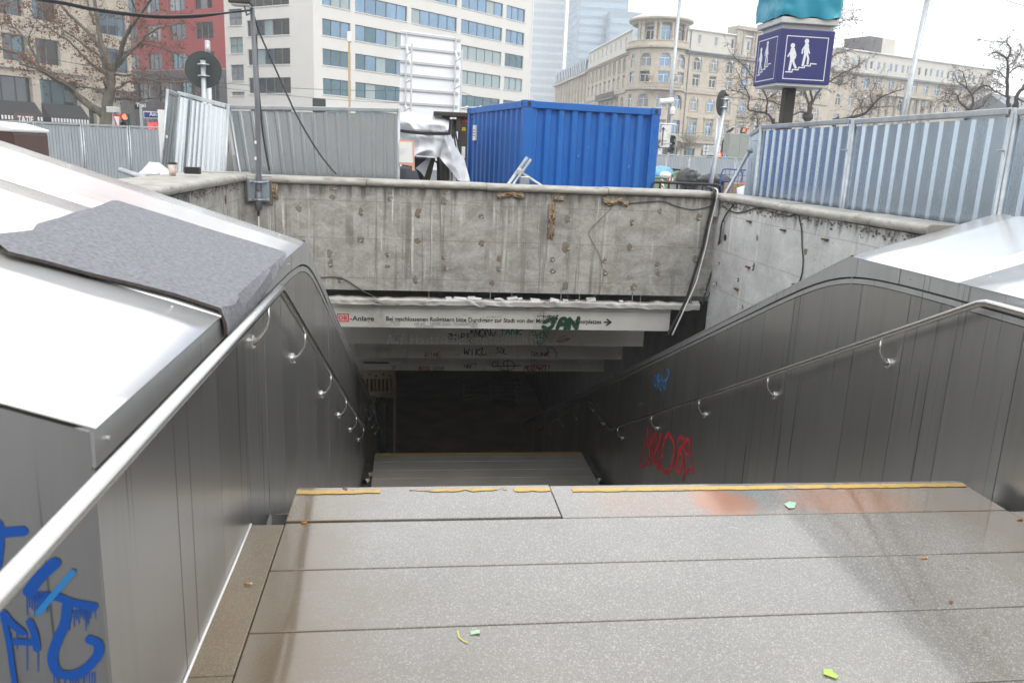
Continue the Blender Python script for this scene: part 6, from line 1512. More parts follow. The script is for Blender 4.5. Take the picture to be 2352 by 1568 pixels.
a = row_pt(2187,95,0); b = row_pt(2242,95,0); zc = a.z; am = MB().box(a.x,b.x-.02,YF,YF+.002,zc-.010,zc+.010)
for s in (-1,1): stroke_mesh([Vector((b.x-.055,YF,zc+s*.038)), Vector((b.x,YF,zc))], .02, NF, am)
part('sign_arrow', am, M['ink_black'], panels[0], fix=False)
YG_ = YF-.002
for st in (((1725,92),(1770,72),(1812,66)),((1790,70),(1785,118),(1750,146),(1712,132)),((1822,142),(1848,78),(1878,66),(1892,90),(1884,146)),((1838,116),(1890,110)),((1912,142),(1918,68)),((1918,68),(1945,105),(1972,142)),((1972,142),(1988,62))):
    P_ = [at(d7(*p_),1,YG_) for p_ in st]; part('graffiti_tag', stroke_mesh(smoothpts(P_,5) if len(P_) > 2 else P_, .052, NF), M['ink_green'], panels[0], fix=False)
row_tag('LovemiJ', 1242,40,1390,62,0,'ink_grey',.004,3); row_tag('--nobc*', 1665,36,1835,58,0,'ink_black',.010,4)
for (w_, x0, x1, y0, y1, sd) in (('HNZTPA',515,592,84,102,1),('LOEA',520,588,106,124,2),('KNRDBSE',702,792,96,118,3),('EBKEMB',828,906,96,118,4),('WEBSE',922,990,100,118,5),('SEHHWNBRC',1008,1150,98,118,6),('ousalestatsan',715,858,120,133,7),('NABL',1152,1200,94,106,8),('JOLF',1152,1200,108,120,10),('MAUL',1150,1202,122,136,9)): row_tag(w_, x0, y0, x1, y1, 0, 'ink_grey', .004, sd)
row_tag('ZK:PS', 965,188,1135,224,1,'ink_black',.016,11); row_tag('*MONv', 1130,150,1345,205,1,'ink_black',.013,12); row_tag('TANK', 1370,152,1550,192,1,'ink_teal',.016,13); row_tag('PeKN', 1622,160,1745,218,1,'ink_teal',.012,14); row_tag('HBF', 1640,240,1730,275,1,'ink_teal',.010,15)
for st in (((1815,240),(1850,228),(1880,222),(1920,225)),((1815,240),(1850,252),(1890,240),(1920,225)),((1835,218),(1860,205),(1890,202)),((1825,246),(1870,236),(1905,230))): part('graffiti_tag', stroke_mesh(smoothpts([row_pt(*p_,1) for p_ in st],4), .009, NF), M['ink_red'], panels[1], fix=False)
paint('ink_faint', (.70,.70,.69)); row_tag('Auf Hautfarbekommtesnichta', 490,190,1690,262,1,'ink_faint',.013,16); row_tag('SfE', 520,205,600,248,1,'ink_grey',.007,17)
row_tag('RIME', 785,332,915,368,2,'ink_red',.011,18); row_tag('WIKL', 1088,300,1275,352,2,'ink_black',.017,19); row_tag('SOL', 1340,300,1435,340,2,'ink_black',.012,20); row_tag('TRUNK', 1608,328,1760,360,2,'ink_black',.011,21)
part('graffiti_tag', stroke_mesh(smoothpts([row_pt(*p_,2) for p_ in ((1700,350),(1750,340),(1745,295),(1790,300),(1815,345),(1808,372))],5), .011, NF), M['ink_black'], panels[2], fix=False)
row_tag('HBMtn', 380,290,510,325,2,'ink_grey',.006,22); row_tag('JAN', 1008,338,1058,360,2,'ink_grey',.006,23); row_tag('OPs', 1272,335,1345,368,2,'ink_grey',.006,24)
row_tag('MOZART!', 1560,432,1775,472,3,'ink_red',.017,25); row_tag('BOSS!', 740,442,835,470,3,'ink_red',.014,26); row_tag('HBF7', 1090,425,1190,455,3,'ink_black',.010,27); row_tag('ERSOF', 850,445,940,470,3,'ink_black',.008,28); row_tag('CI', 1310,405,1370,445,3,'ink_black',.014,29); row_tag('TF', 520,440,565,470,3,'ink_black',.008,30)
part('graffiti_tag', stroke_mesh([row_pt(305,412,3), row_pt(495,413,3)], .030, NF), M['ink_black'], panels[3], fix=False)
part('graffiti_tag', stroke_mesh(smoothpts([row_pt(*p_,3) for p_ in ((1405,440),(1400,410),(1430,395),(1470,405),(1485,440),(1450,470),(1400,472),(1370,465))],4), .012, NF), M['ink_black'], panels[3], fix=False)
part('graffiti_tag', stroke_mesh([row_pt(1330,440,3), row_pt(1535,437,3)], .014, NF), M['ink_black'], panels[3], fix=False); part('graffiti_tag', stroke_mesh([row_pt(1433,390,3), row_pt(1433,475,3)], .012, NF), M['ink_black'], panels[3], fix=False)
# graffiti on the right steel wall
XG = WR-.0045; NX = (-1,0,0)
def wall_strokes(cc, L, wd, ink, parent, X=XG):
    for st in L:
        P_ = [at(cc(*p_), 0, X) for p_ in st]; P_ = smoothpts(P_, 5) if len(P_) > 2 else P_
        n = len(P_); ws = [wd*(.82+.3*math.sin(3.1*i/max(1,n-1)+len(st))) for i in range(n)]
        part('graffiti', stroke_mesh(P_, ws, NX), M[ink], parent, fix=False)
wall_strokes(d8, [((540,870),(525,960),(490,1100),(455,1230),(457,1300),(500,1290),(540,1230),(560,1130),(545,1060),(520,1040)),((540,870),(570,900),(568,970),(525,1035)),
 ((562,1275),(558,1150),(590,1000),(620,930),(640,1000),(630,1120),(600,1220),(568,1280)),((590,1170),(605,1000)),((685,940),(650,1080),(602,1200),(640,1280),(665,1322),(658,1200),(670,1160)),
 ((705,1180),(690,1240),(680,1300),(720,1362),(780,1350),(825,1230),(840,1100),(810,990),(765,940),(720,1030),(695,1160),(712,1176)),((790,1300),(805,1352)),
 ((868,1040),(890,980),(930,980),(935,1050),(890,1120),(880,1140),(915,1160),(920,1250),(890,1370),(858,1350),(855,1270),(882,1190)),
 ((1010,1060),(1000,1010),(960,1008),(945,1090),(970,1160),(1000,1130),(1015,1050),(1010,1150),(1030,1290),(1046,1380),(1000,1332),(950,1390),(930,1470),(945,1340),(940,1210))], .050, 'spray_red', pR)
wall_strokes(d8, [((627,290),(606,288),(605,370),(620,402),(632,380)),((630,370),(636,280),(645,330),(656,268),(650,402)),((664,270),(660,402)),((690,268),(686,395)),((655,350),(692,330)),((707,300),(702,392)),((735,330),(707,352),(722,420),(742,370)),((740,242),(755,212),(773,240),(765,300),(730,350)),((635,432),(670,420),(676,445),(692,452)),((700,420),(716,440),(698,488)),((738,430),(748,405)),((728,440),(738,420))], .017, 'spray_blue', pR)
paint('chalk', (.5,.5,.5)); wall_strokes(d8, [((205,680),(265,675),(330,640),(400,605),(495,600)),((60,580),(115,612))], .006, 'chalk', pR)
# blue graffiti on the end of the left parapet
YGr = YL0-.0015
def end_strokes(L, ink):
    for wd, st in L:
        P_ = [at(b2(*p_), 1, YGr) for p_ in st]; P_ = smoothpts(P_, 5) if len(P_) > 2 else P_
        part('graffiti', stroke_mesh(P_, wd, NF), M[ink], pL, fix=False)
k_ = .00043
end_strokes([(60*k_,((-30,740),(60,730),(125,725))),(70*k_,((-20,690),(-15,800),(-30,920))),(66*k_,((160,1060),(220,980),(305,900))),(50*k_,((230,1120),(300,1085),(400,1120),(520,1142))),(56*k_,((372,1140),(362,1230),(318,1330),(292,1420),(315,1500),(385,1522),(470,1490),(540,1415),(545,1350),(500,1325))),(42*k_,((20,1180),(60,1230),(125,1285))),(40*k_,((165,1225),(195,1300),(205,1375))),(40*k_,((85,1335),(185,1340))),(30*k_,((20,1200),(50,1340),(70,1480),(85,1580)))], 'spray_deep')
end_strokes([(34*k_,((215,1175),(290,1085),(405,950))),(18*k_,((310,1380),(300,1440),(330,1500))),(16*k_,((180,1240),(205,1360)))], 'spray_light')
q = random.Random(2); drips = [(x, 1150+q.uniform(-10,20), q.uniform(30,110)) for x in range(385,530,13)]+[(x, 1510+q.uniform(-8,8), q.uniform(20,70)) for x in range(300,530,15)]+[(x,1060,q.uniform(40,140)) for x in range(150,290,14)]+[(x,1290,q.uniform(40,220)) for x in (60,95,150,195,210)]
for x, y, l in drips: part('graffiti_drip', stroke_mesh([at(b2(x,y),1,YGr+.001), at(b2(x+2,y+l),1,YGr+.001)], [10*k_,5*k_], NF), M['spray_deep'], pL, fix=False)

# ================================================================== STAIR PICTOGRAM PYLON
YP = 15.0; k0 = at(c5(415,205),1,YP); k1 = at(c5(372,600),1,YP); SZ = 1.06
x0, zt, zb = (k0.x+k1.x)/2, k0.z, k1.z; x1 = x0+SZ; cx, cy = x0+SZ/2, YP+SZ/2
py = thing('sign_pylon', (cx,cy,0), 'dark blue sign cube with white stair pictograms under a turquoise wrapped cube', 'sign')
M['sign_blue'] = mat('sign_blue', (.026,.030,.155), .4, c2=(.022,.025,.135), vs=2); M['sign_white'] = mat('sign_white', (.72,.73,.76), .5); M['pylon_pole'] = mat('pylon_pole', (.035,.032,.028), .5, .2, c2=(.05,.045,.04), vs=4)
M['slab_grey'] = mat('slab_grey', (.60,.60,.58), .5, c2=(.45,.44,.41), vs=2, dirt=(.30,.28,.25), ds=2, dth=.6)
cube = part('sign_cube', MB().box(x0,x1,YP,YP+SZ,zb,zt), M['sign_blue'], py, bevel=.012)
part('cube_underside', MB().box(x0+.03,x1-.03,YP+.03,YP+SZ-.03,zb-.05,zb-.002), M['slab_grey'], py)
part('pole', MB().box(cx-.105,cx+.105,cy-.105,cy+.105,0,zb-.051), M['pylon_pole'], py, bevel=.02)
part('neck', MB().box(x0+.06,x1-.06,YP+.06,YP+SZ-.06,zt+.002,zt+.09), M['slab_grey'], py); part('cap_slab', MB().box(x0-.03,x1+.03,YP-.03,YP+SZ+.03,zt+.091,zt+.20), M['slab_grey'], py, bevel=.015)
M['turquoise'] = mat('turquoise', (.01,.20,.32), .32, c2=(.02,.30,.40), vs=1.3, bmp=.3, bs=5)
part('upper_cube', MB().box(x0,x1,YP,YP+SZ,zt+.24,zt+1.3), M['sign_blue'], py)
vs = []; per = [(x0-.03,YP+SZ+.03),(x0-.03,YP-.03),(x1+.03,YP-.03),(x1+.03,YP+SZ+.03)]; n_ = 30; NVv = 14
for j in range(NVv+1):
    z = zt+.205+1.12*j/NVv
    for i in range(3*n_+1):
        s, t = min(i//n_, 2), (i-n_*min(i//n_,2))/n_; a, b = Vector((*per[s],0)), Vector((*per[s+1],0)); p = a.lerp(b, t); nrm = Vector(((b-a).y,-(b-a).x,0)).normalized()
        fold = .045*(1-2*abs(mnoise.noise(Vector((p.x*2+z*1.5,p.y*2,z*2.2)))))+.012*mnoise.noise(Vector((p.x*7,p.y*7,z*6)))
        zz = z + (.05*mnoise.noise(Vector((p.x*4,p.y*4,0))) if j == 0 else 0)
        vs.append(p+nrm*(fold+.004)+Vector((0,0,zz)))
W3 = 3*n_+1
part('plastic_wrap', MB().add(vs, [(j*W3+i,j*W3+i+1,(j+1)*W3+i+1,(j+1)*W3+i) for j in range(NVv) for i in range(3*n_)]), M['turquoise'], py, smooth=True, fix=False)
YS = YP-.004; px_m = SZ/342
def P5(x, y): return at(c5(x,y), 1, YS)
pict = [(9,((494,362),(485,370),(470,395),(459,412))),(9,((504,362),(512,385),(516,405),(508,428))),(15,((487,415),(478,465),(469,510))),(14,((495,415),(500,462),(514,494))),(30,((494,366),(491,395),(490,418))),
        (9,((588,333),(576,348),(566,365),(562,390))),(9,((604,333),(608,360),(611,375),(615,390))),(15,((587,385),(578,430),(567,478))),(13,((596,385),(607,428),(602,467))),(28,((597,333),(593,360),(591,386)))]
def pictogram(mp, nrm):
    def P_(x,y):
        p = P5(x,y); return mp((p.x-x0)/SZ, p.z)
    mbs = []
    for w_, st in pict: part('pictogram_figure', stroke_mesh([P_(*s) for s in st], w_*px_m, nrm), M['sign_white'], cube, fix=False)
    for (hx,hy) in ((495,334),(598,303)): part('pictogram_figure', MB().face(*[P_(hx,hy)+(nrm.cross(EZ)*math.cos(a)+EZ*math.sin(a))*14*px_m for a in [2*math.pi*i/20 for i in range(20)]]), M['sign_white'], cube, fix=False)
    stx = [(442,525),(488,527),(491,508),(533,511),(536,493),(578,496),(582,480),(620,483),(624,466),(664,469)]
    part('pictogram_stairs', [stroke_mesh([P_(*a),P_(*b)], 6.5*px_m, nrm, m_) for m_ in [MB()] for a, b in zip(stx[:-1], stx[1:])][-1], M['sign_white'], cube, fix=False)
    fx = [(455,257),(711,281),(671,567),(421,547)]
    cs = [(.115,.865),(.885,.865),(.885,.075),(.115,.075)]; cs = [mp(u, zb+(zt-zb)*v) for u, v in cs]
    part('pictogram_frame', [stroke_mesh([a,b], 5*px_m, nrm, m_) for m_ in [MB()] for a, b in zip(cs, cs[1:]+cs[:1])][-1], M['sign_white'], cube, fix=False)
pictogram(lambda u, z: Vector((x0+SZ*u, YS, z)), Vector((0,-1,0)))
pictogram(lambda u, z: Vector((x0-.004, YP+SZ*(1-u), z)), Vector((-1,0,0)))

# ================================================================== STREET POLES, SIGNALS, SIGNS
def pole(name, cc, top, bot, Y, r, label, cat='lamp post', mt='galv_tube'):
    a = at(cc(*top),1,Y); b = at(cc(*bot),1,Y); d = a-b; base = b-d*(b.z/d.z); t = thing(name, base, label, cat); part('pole', MB().tube([base, a], [r*1.1, r*.9], 12), M[mt], t, smooth=True); return t, a, base
lpR, ltop, lbase = pole('street_light', c5, (1495,-90), (1300,855), 29, .105, 'tall tapering galvanised light pole rising behind the corrugated fence', 'street light'); part('base_sleeve', MB().tube([lbase, lbase.lerp(ltop,.12)], .14, 12), M['galv_tube'], lpR, smooth=True)
lp2, t2_, b2_ = pole('street_light', c4, (1290,-120), (1155,1330), 45, .10, 'tall thin light pole with a camera and a white detour sign before the hotel', 'street light')
p = at(c4(1170,838),1,44.8); part('camera', MB().cyl(p-Vector((.4,0,.05)), p+Vector((.35,0,.06)), .16, 12), M['white_paint'], lp2); part('camera_bracket', MB().tube([p-Vector((.3,0,1.2)),p+Vector((.6,0,-1.2))],.04,6), M['alu'], lp2)
p = at(c4(1212,920),1,44.8); part('camera', MB().lathe((p.x,44.7,p.z-.25),[(.05,0),(.14,.1),(.16,.3),(.1,.5)],12), M['white_paint'], lp2)
s0 = [at(e8(*q_),1,44.7) for q_ in ((385,322),(528,312),(500,665),(360,660))]
ds = solo('detour_sign', MB().prism(s0,(0,.05,0)), M['white_paint'], 'white detour sign with a long black arrow on the thin light pole', 'sign')
a = at(e8(382,640),1,44.68); b = at(e8(405,385),1,44.68); am = stroke_mesh([a,b], .07, NF, MB(), False); h = at(e8(408,345),1,44.68); am.face(b+Vector((-.12,0,0)), b+Vector((.12,0,0)), h)
part('arrow', am, M['ink_black'], ds, fix=False); cc_ = at(e8(445,485),1,44.68); M['ring_grey'] = mat('ring_grey', (.45,.45,.44), .6)
part('ring', stroke_mesh([cc_+Vector((.22*math.cos(x),0,.30*math.sin(x))) for x in [2*math.pi*i/24 for i in range(25)]], .02, NF, None, False), M['ring_grey'], ds, fix=False); g2_ = at(e8(492,483),1,44.68); part('arrow', stroke_mesh([g2_+Vector((-.12,0,.12)),g2_,g2_+Vector((-.12,0,-.12))], .03, NF), M['ring_grey'], ds, fix=False)
for (yy_,wd_) in ((562,.22),(605,.5),(625,.14)): p = at(e8(402,yy_),1,44.68); part('print_line', MB().box(p.x,p.x+wd_,44.68,44.685,p.z-.03,p.z+.03), M['ring_grey'], ds)
# direction sign with three rows
YD = 42.0; s0 = at(e8(1040,625),1,YD); s1 = at(e8(1222,795),1,YD)
dg_ = thing('direction_sign', (s0.x+.6,YD,0), 'white direction sign with three stacked rows behind the leaning sign post', 'sign')
hh = (s0.z-s1.z)/3
for i, (ta, tb_) in enumerate((('Niederrad','SD Sachsenh.'),('Bockenheim','Sachsenhausen'),('Innenstadt','Messe'))):
    bd = part('sign_board', MB().box(s0.x,s1.x+.25,YD,YD+.04,s1.z+hh*(2-i)+.01,s1.z+hh*(3-i)-.01), M['white_paint'], dg_)
    for k, tx in enumerate((ta,tb_)):
        part('sign_lettering', text_mesh(tx, (s0.x+.3,YD-.004,s1.z+hh*(2-i)+hh*(.58-.42*k)), EX, EZ, hh*.26, None, .01), M['print_grey'], bd, fix=False)
    zc = s1.z+hh*(2.5-i); part('arrow', stroke_mesh([Vector((s0.x+.14,YD-.004,zc-.1)),Vector((s0.x+.14,YD-.004,zc+.12))], .04, NF).add([(s0.x+.05,YD-.004,zc+.06),(s0.x+.23,YD-.004,zc+.06),(s0.x+.14,YD-.004,zc+.17)],[(0,1,2)]), M['print_grey'], bd, fix=False)
for xx in (s0.x+.2,s1.x+.1): part('post', MB().cyl((xx,YD+.09,0),(xx,YD+.09,s0.z+.05),.04,8), M['galv_tube'], dg_)
# blue mandatory direction disc
p = at(e8(1380,815),1,43); bsn = thing('mandatory_sign', (p.x,43,0), 'round blue traffic sign with white arrows below the grey cabinet', 'traffic sign'); M['road_blue'] = mat('road_blue', (.03,.24,.55), .4)
part('disc', MB().tube([(p.x,43,p.z),(p.x,42.97,p.z)], .15, 28), M['road_blue'], bsn); part('rim', MB().tube([p+Vector((.15*math.cos(x),-.03,.15*math.sin(x))) for x in [2*math.pi*i/28 for i in range(29)]],.008,6), M['white_paint'], bsn)
am = stroke_mesh([p+Vector((-.02,-.035,-.1)),p+Vector((-.02,-.035,.06))], .035, NF); am.face(p+Vector((-.07,-.035,.04)),p+Vector((.03,-.035,.04)),p+Vector((-.02,-.035,.12))); stroke_mesh([p+Vector((-.01,-.036,-.05)),p+Vector((.06,-.036,-.02))], .03, NF, am); am.face(p+Vector((.05,-.036,.03)),p+Vector((.05,-.036,-.07)),p+Vector((.12,-.036,-.02)))
part('arrow', am, M['white_paint'], bsn, fix=False); part('post', MB().cyl((p.x,43.03,0),(p.x,43.03,p.z+.12),.03,8), M['galv_tube'], bsn)
# traffic lights
M['signal_green'] = mat('signal_green', (.02,.06,.045), .5, c2=(.016,.05,.038)); M['lens_off'] = mat('lens_off', (.03,.035,.032), .25); M['lens_red'] = emis('lens_red', (1,.06,.03), 6.0)
def signal(c, Y, s, label, lit=0, side=1, n=3):
    t = thing('traffic_light', (c.x,Y,0), label, 'traffic light'); hgt = .30*s
    hs_ = part('housing', MB().box(c.x-.15*s,c.x+.15*s,Y,Y+.16*s,c.z-hgt*n+hgt*.5,c.z+hgt*.5), M['signal_green'], t, bevel=.03*s)
    for i in range(n):
        z = c.z-hgt*i; l_ = part('lens', MB().tube([(c.x,Y-.004,z),(c.x,Y-.03*s,z)], .10*s, 18), M['lens_red' if i == lit else 'lens_off'], t)
        vz = MB(); n_ = 14
        for k in range(n_):
            a0, a1 = math.pi*1.15*k/n_-.23, math.pi*1.15*(k+1)/n_-.23
            vz.face(*[(c.x+.12*s*math.cos(a),yy_,z+.12*s*math.sin(a)) for a, yy_ in ((a0,Y),(a1,Y),(a1,Y-.22*s),(a0,Y-.22*s))])
        part('visor', vz, M['signal_green'], l_, fix=False)
    part('post', MB().cyl((c.x+.25*s*side,Y+.1,0),(c.x+.25*s*side,Y+.1,c.z+.1),.05*s,8), M['galv_tube'], t)
    return t
ls = at(d6(1400,1310),1,33); sg = signal(ls, 33, 1.0, 'traffic light showing red beside the plane tree trunk', 0, -1)
sg.rotation_euler.z = 0
p = at(d6(1285,1235),1,33.1); part('signal_cap', MB().box(p.x-.24,p.x+.12,32.9,33.3,p.z-.1,p.z+.12), M['slab_grey'], sg, bevel=.02); p = at(d6(1290,1400),1,33.1); part('second_post', MB().cyl((p.x,33.2,0),(p.x,33.2,at(d6(1285,1235),1,33.1).z),.11,10), M['galv_tube'], sg)
q0 = at(d6(1320,1380),1,32.9); part('yield_plate', MB().prism([q0+Vector((-.18,0,.3)),q0+Vector((.12,0,.3)),q0+Vector((.02,0,-.35))],(0,.02,0)), M['stripe_red'], sg); part('yield_inner', MB().prism([q0+Vector((-.12,-.01,.24)),q0+Vector((.08,-.01,.24)),q0+Vector((.02,-.01,-.2))],(0,.006,0)), M['white_paint'], sg)
signal(at(e8(1663,395),1,48), 48, 1.0, 'traffic light showing red above the grey cabinet', 0); signal(at(e8(1285,782),1,44), 44, 1.0, 'traffic light showing red beside the round blue sign', 0)
signal(at(e8(1130,800),1,44.5), 44.5, .95, 'unlit traffic light under the direction sign', 9); signal(at(e8(540,520),1,46), 46, 1.1, 'dark green signal head behind the white detour sign', 9)
# grey cabinet on stilts with a crow
YK = 46.0; k0 = at(e8(1455,440),1,YK); k1 = at(e8(1790,440),1,YK); k2 = at(e8(1430,830),1,YK)
cab = thing('grey_cabinet', ((k0.x+k1.x)/2,YK+.5,0), 'large pale grey cabinet raised above the far hoarding', 'cabinet'); M['cab_grey'] = mat('cab_grey', (.40,.41,.38), .6, c2=(.35,.36,.33), vs=2)
mx_ = (k0.x+k1.x)/2
for a, b in ((k0.x,mx_),(mx_,k1.x)): part('door', MB().box(a+.004,b-.004,YK,YK+.05,k2.z,k0.z-.03), M['cab_grey'], cab, bevel=.008)
part('housing', MB().box(k0.x,k1.x,YK+.051,YK+.9,k2.z-.02,k0.z), M['cab_grey'], cab, bevel=.02); part('plinth', MB().box(k0.x+.1,k1.x-.1,YK+.1,YK+.8,.9,k2.z-.021), M['slab_grey'], cab); part('plinth', MB().box(k0.x+.2,k1.x-.2,YK+.2,YK+.7,-.02,.899), M['stone_dark'], cab)
for z_ in (.3,.7): part('rivet', MB().cyl((mx_-.06,YK-.004,k2.z+(k0.z-k2.z)*z_),(mx_-.06,YK+.01,k2.z+(k0.z-k2.z)*z_),.012,8), M['zinc'], cab)
kk = at(e8(1600,880),1,44.5); M['kiosk_green'] = mat('kiosk_green', (.06,.30,.22), .5)
ks = thing('green_kiosk', (kk.x+.5,44.6,0), 'green advertising kiosk top under the grey cabinet', 'kiosk'); part('body', MB().box(kk.x-.9,kk.x+1.2,44.5,45.4,-.02,at(e8(1600,850),1,44.5).z), M['kiosk_green'], ks, bevel=.02)
part('lettering', text_mesh('DAS', (at(e8(1690,910),1,44.49).x,44.49,at(e8(1690,910),1,44.49).z), EX, EZ, .13, None, .01), M['ink_black'], ks, fix=False)
for xx, mt_ in ((1500,'white_paint'),(1530,'ink_black'),(1615,'white_paint')): p = at(e8(xx,880),1,44.49); part('round_mark', MB().tube([(p.x,44.495,p.z),(p.x,44.485,p.z)], .09, 18), M[mt_], ks)
# crow
ce = at(e8(1452,432),1,YK+.3); ce.z = k0.z
crow = thing('crow', (ce.x,YK+.3,k0.z), 'black crow perched on the edge of the grey cabinet', 'bird'); M['feather'] = mat('feather', (.012,.012,.014), .45)
bp = [Vector((ce.x-.27,YK+.3,k0.z+.02)),Vector((ce.x-.14,YK+.3,k0.z+.075)),Vector((ce.x-.02,YK+.3,k0.z+.14)),Vector((ce.x+.07,YK+.3,k0.z+.20)),Vector((ce.x+.12,YK+.3,k0.z+.26)),Vector((ce.x+.155,YK+.3,k0.z+.29)),Vector((ce.x+.19,YK+.3,k0.z+.285)),Vector((ce.x+.24,YK+.3,k0.z+.27))]
part('body', MB().tube(smoothpts(bp,4), [.018+.0*i for i in range(0)] or [ (lambda t: .012+.075*math.sin(min(1,max(0,(t)*1.25))*math.pi)**.8 if t < .62 else (.046 if t < .82 else .046*(1-t)/.18+.004))(i/28) for i in range(29)], 10), M['feather'], crow, smooth=True)
for s in (-.02,.025): part('leg', MB().tube([(ce.x+.0+s,YK+.29,k0.z+.09),(ce.x+.01+s,YK+.29,k0.z+.04),(ce.x+s,YK+.29,k0.z-.002)], .006, 6), M['feather'], crow)
part('wing', MB().prism([(ce.x-.22,YK+.235,k0.z+.045),(ce.x-.02,YK+.225,k0.z+.10),(ce.x+.08,YK+.235,k0.z+.18),(ce.x+.0,YK+.24,k0.z+.185)],(0,.008,0)), M['feather'], crow)
# curved lamp arm, parking sign, small posters near the hotel foot
pts = [at(e8(*q_),1,47) for q_ in ((1320,760),(1328,640),(1345,560),(1390,510),(1450,490))]
tube_thing('curved_lamp_arm', [Vector((pts[0].x,47,0))]+smoothpts(pts,4), .045, 'dark_metal', 'dark curved lamp arm beside the grey cabinet', 'lamp post')
pts = [at(e8(*q_),1,50) for q_ in ((345,860),(335,690),(318,620),(340,585),(372,560))]
tube_thing('curved_lamp_arm', [Vector((pts[0].x,50,0))]+smoothpts(pts,4), .045, 'dark_metal', 'dark curved lamp arm behind the white detour sign', 'lamp post')
p0 = at(e8(328,680),1,48); p1 = at(e8(385,775),1,48); sg2 = thing('red_square_sign', (p0.x+.3,48,0), 'white square sign with a red emblem below the detour sign', 'sign')
part('plate', MB().box(p0.x,p1.x,48,48.03,p1.z,p0.z), M['white_paint'], sg2); part('emblem', MB().box(p0.x+.05,p1.x-.12,47.99,47.998,p1.z+.25,p0.z-.05), M['stripe_red'], sg2); part('post', MB().cyl((p0.x+.1,48.05,0),(p0.x+.1,48.05,p0.z),.04,8), M['galv_tube'], sg2)
p0 = at(e8(992,808),1,41); p1 = at(e8(1060,892),1,41); po = thing('poster_stand', (p0.x+.2,41,0), 'pale poster with a face on a stand behind the far hoarding', 'poster'); M['skin_print'] = mat('skin_print', (.55,.36,.28), .6); M['pink_print'] = mat('pink_print', (.68,.58,.60), .6)
part('sheet', MB().box(p0.x,p1.x,41,41.03,p1.z-.3,p0.z), M['pink_print'], po); part('printed_oval', MB().tube([((p0.x+p1.x)/2,40.997,(p0.z+p1.z)/2),((p0.x+p1.x)/2,40.992,(p0.z+p1.z)/2)], .10, 18), M['skin_print'], po); part('post', MB().box(p0.x+.15,p0.x+.25,41.03,41.1,0,p0.z-.1), M['dark_metal'], po)
p0 = at(e8(845,845),1,43); p1 = at(e8(985,875),1,43); aw = thing('white_stall_roof', (p0.x+.4,43.4,0), 'low white stall canopy peeping over the far hoarding', 'canopy'); part('canopy', MB().box(p0.x,p1.x+.3,43,44,p1.z-.1,p0.z), M['white_paint'], aw, bevel=.02); part('leg', MB().cyl((p0.x+.1,43.2,0),(p0.x+.1,43.2,p1.z-.1),.03,8), M['galv_tube'], aw)
part('leg', MB().cyl((p1.x+.2,43.2,0),(p1.x+.2,43.2,p1.z-.1),.03,8), M['galv_tube'], aw)
pp_, a_, b_ = pole('signal_mast', e8, (1250,195), (1205,860), 52, .09, 'grey street mast behind the leaning sign post', 'mast')
pp_, a_, b_ = pole('signal_mast', e8, (1850,230), (1825,440), 52, .08, 'grey street mast behind the bend of the corrugated fence', 'mast')
# street name sign, shop letters on the left
YN = 30.0; s0 = at(c1(1255,978),1,YN); s1 = at(c1(1255,1022),1,YN); wN = 1.5; M['name_blue'] = mat('name_blue', (.02,.03,.16), .4)
sn = thing('street_sign', (at(c1(1230,1150),1,YN).x,YN,0), 'dark blue street name sign on a thin post before the dark stone base', 'street sign'); nb_ = part('name_plate', MB().box(s0.x,s0.x+wN,YN,YN+.02,s1.z,s0.z), M['name_blue'], sn, bevel=.003)
part('plate_rim', MB().box(s0.x-.03,s0.x+wN+.03,YN+.0205,YN+.03,s1.z-.035,s0.z+.035), M['alu'], sn); part('lettering', text_mesh('Am Hauptbahnhof', (s0.x+.17,YN-.004,s1.z+.055), EX, EZ, .12, wN-.25, .012), M['white_paint'], nb_, fix=False)
a = at(c1(1218,905),1,YN); b = at(c1(1240,1150),1,YN); part('post', MB().tube([Vector((b.x,YN+.05,0)), Vector((a.x,YN+.05,a.z))], .045, 10), M['galv_tube'], sn)
s2 = at(c1(1170,915),1,YN); s3 = at(c1(1212,955),1,YN); part('side_plate', MB().box(s2.x,s3.x,YN+.02,YN+.04,s3.z,s2.z), M['black'], sn); part('lettering', text_mesh('Taxi', (s2.x+.05,YN+.015,s3.z+.09), EX, EZ, .13, None, .01), M['white_paint'], sn, fix=False)
FLc = Fac((-11.27,100),(.786,-.618)); rd = text_mesh('REWE', (0,0,0), EX, EZ, 1.2, 4.2, .03)
M['neon_red'] = emis('neon_red', (1,.02,.03), 1.6)
def ray_fac(p, F_):
    d = ray(p); n2 = Vector((F_.d.y,-F_.d.x,0)); t = (F_.C-Vector((0,0,EYE))).dot(n2)/d.dot(n2); P_ = Vector((0,0,EYE))+d*t; return (P_-F_.C).dot(F_.d), P_.z
u_, z_ = ray_fac(c1(1322,1150), FLc); rs = thing('shop_letters', FLc.C+FLc.d*u_-FLc.inw*.5+Vector((0,0,z_)), 'glowing red shop lettering at street level on the dark stone base', 'shop sign'); rs.rotation_euler.z = math.atan2(FLc.d.y, FLc.d.x)
put('letters', rd.mesh('letters', (0,0,0), False), M['neon_red'], rs)
u_, z_ = ray_fac(d6(98,1362), FS); t_ = text_mesh('TATIE', (0,0,0), EX, EZ, .62, 1.75, .03); ts = thing('shop_letters', FS.C+FS.d*u_-FS.inw*1.5+Vector((0,0,z_)), 'white shop name on a dark sign under the black awning', 'shop sign'); ts.rotation_euler.z = math.atan2(FS.d.y, FS.d.x)
put('letters', t_.mesh('letters', (0,0,0), False), M['white_paint'], ts); put('small_letters', text_mesh('foodedrinks', (0,0,-.32), EX, EZ, .2, 1.6, .01).mesh('small_letters', (0,0,0), False), M['white_paint'], ts); put('sign_board', MB().box(-.4,2.1,.03,.1,-.5,.9).mesh('sign_board'), M['brown'], ts)
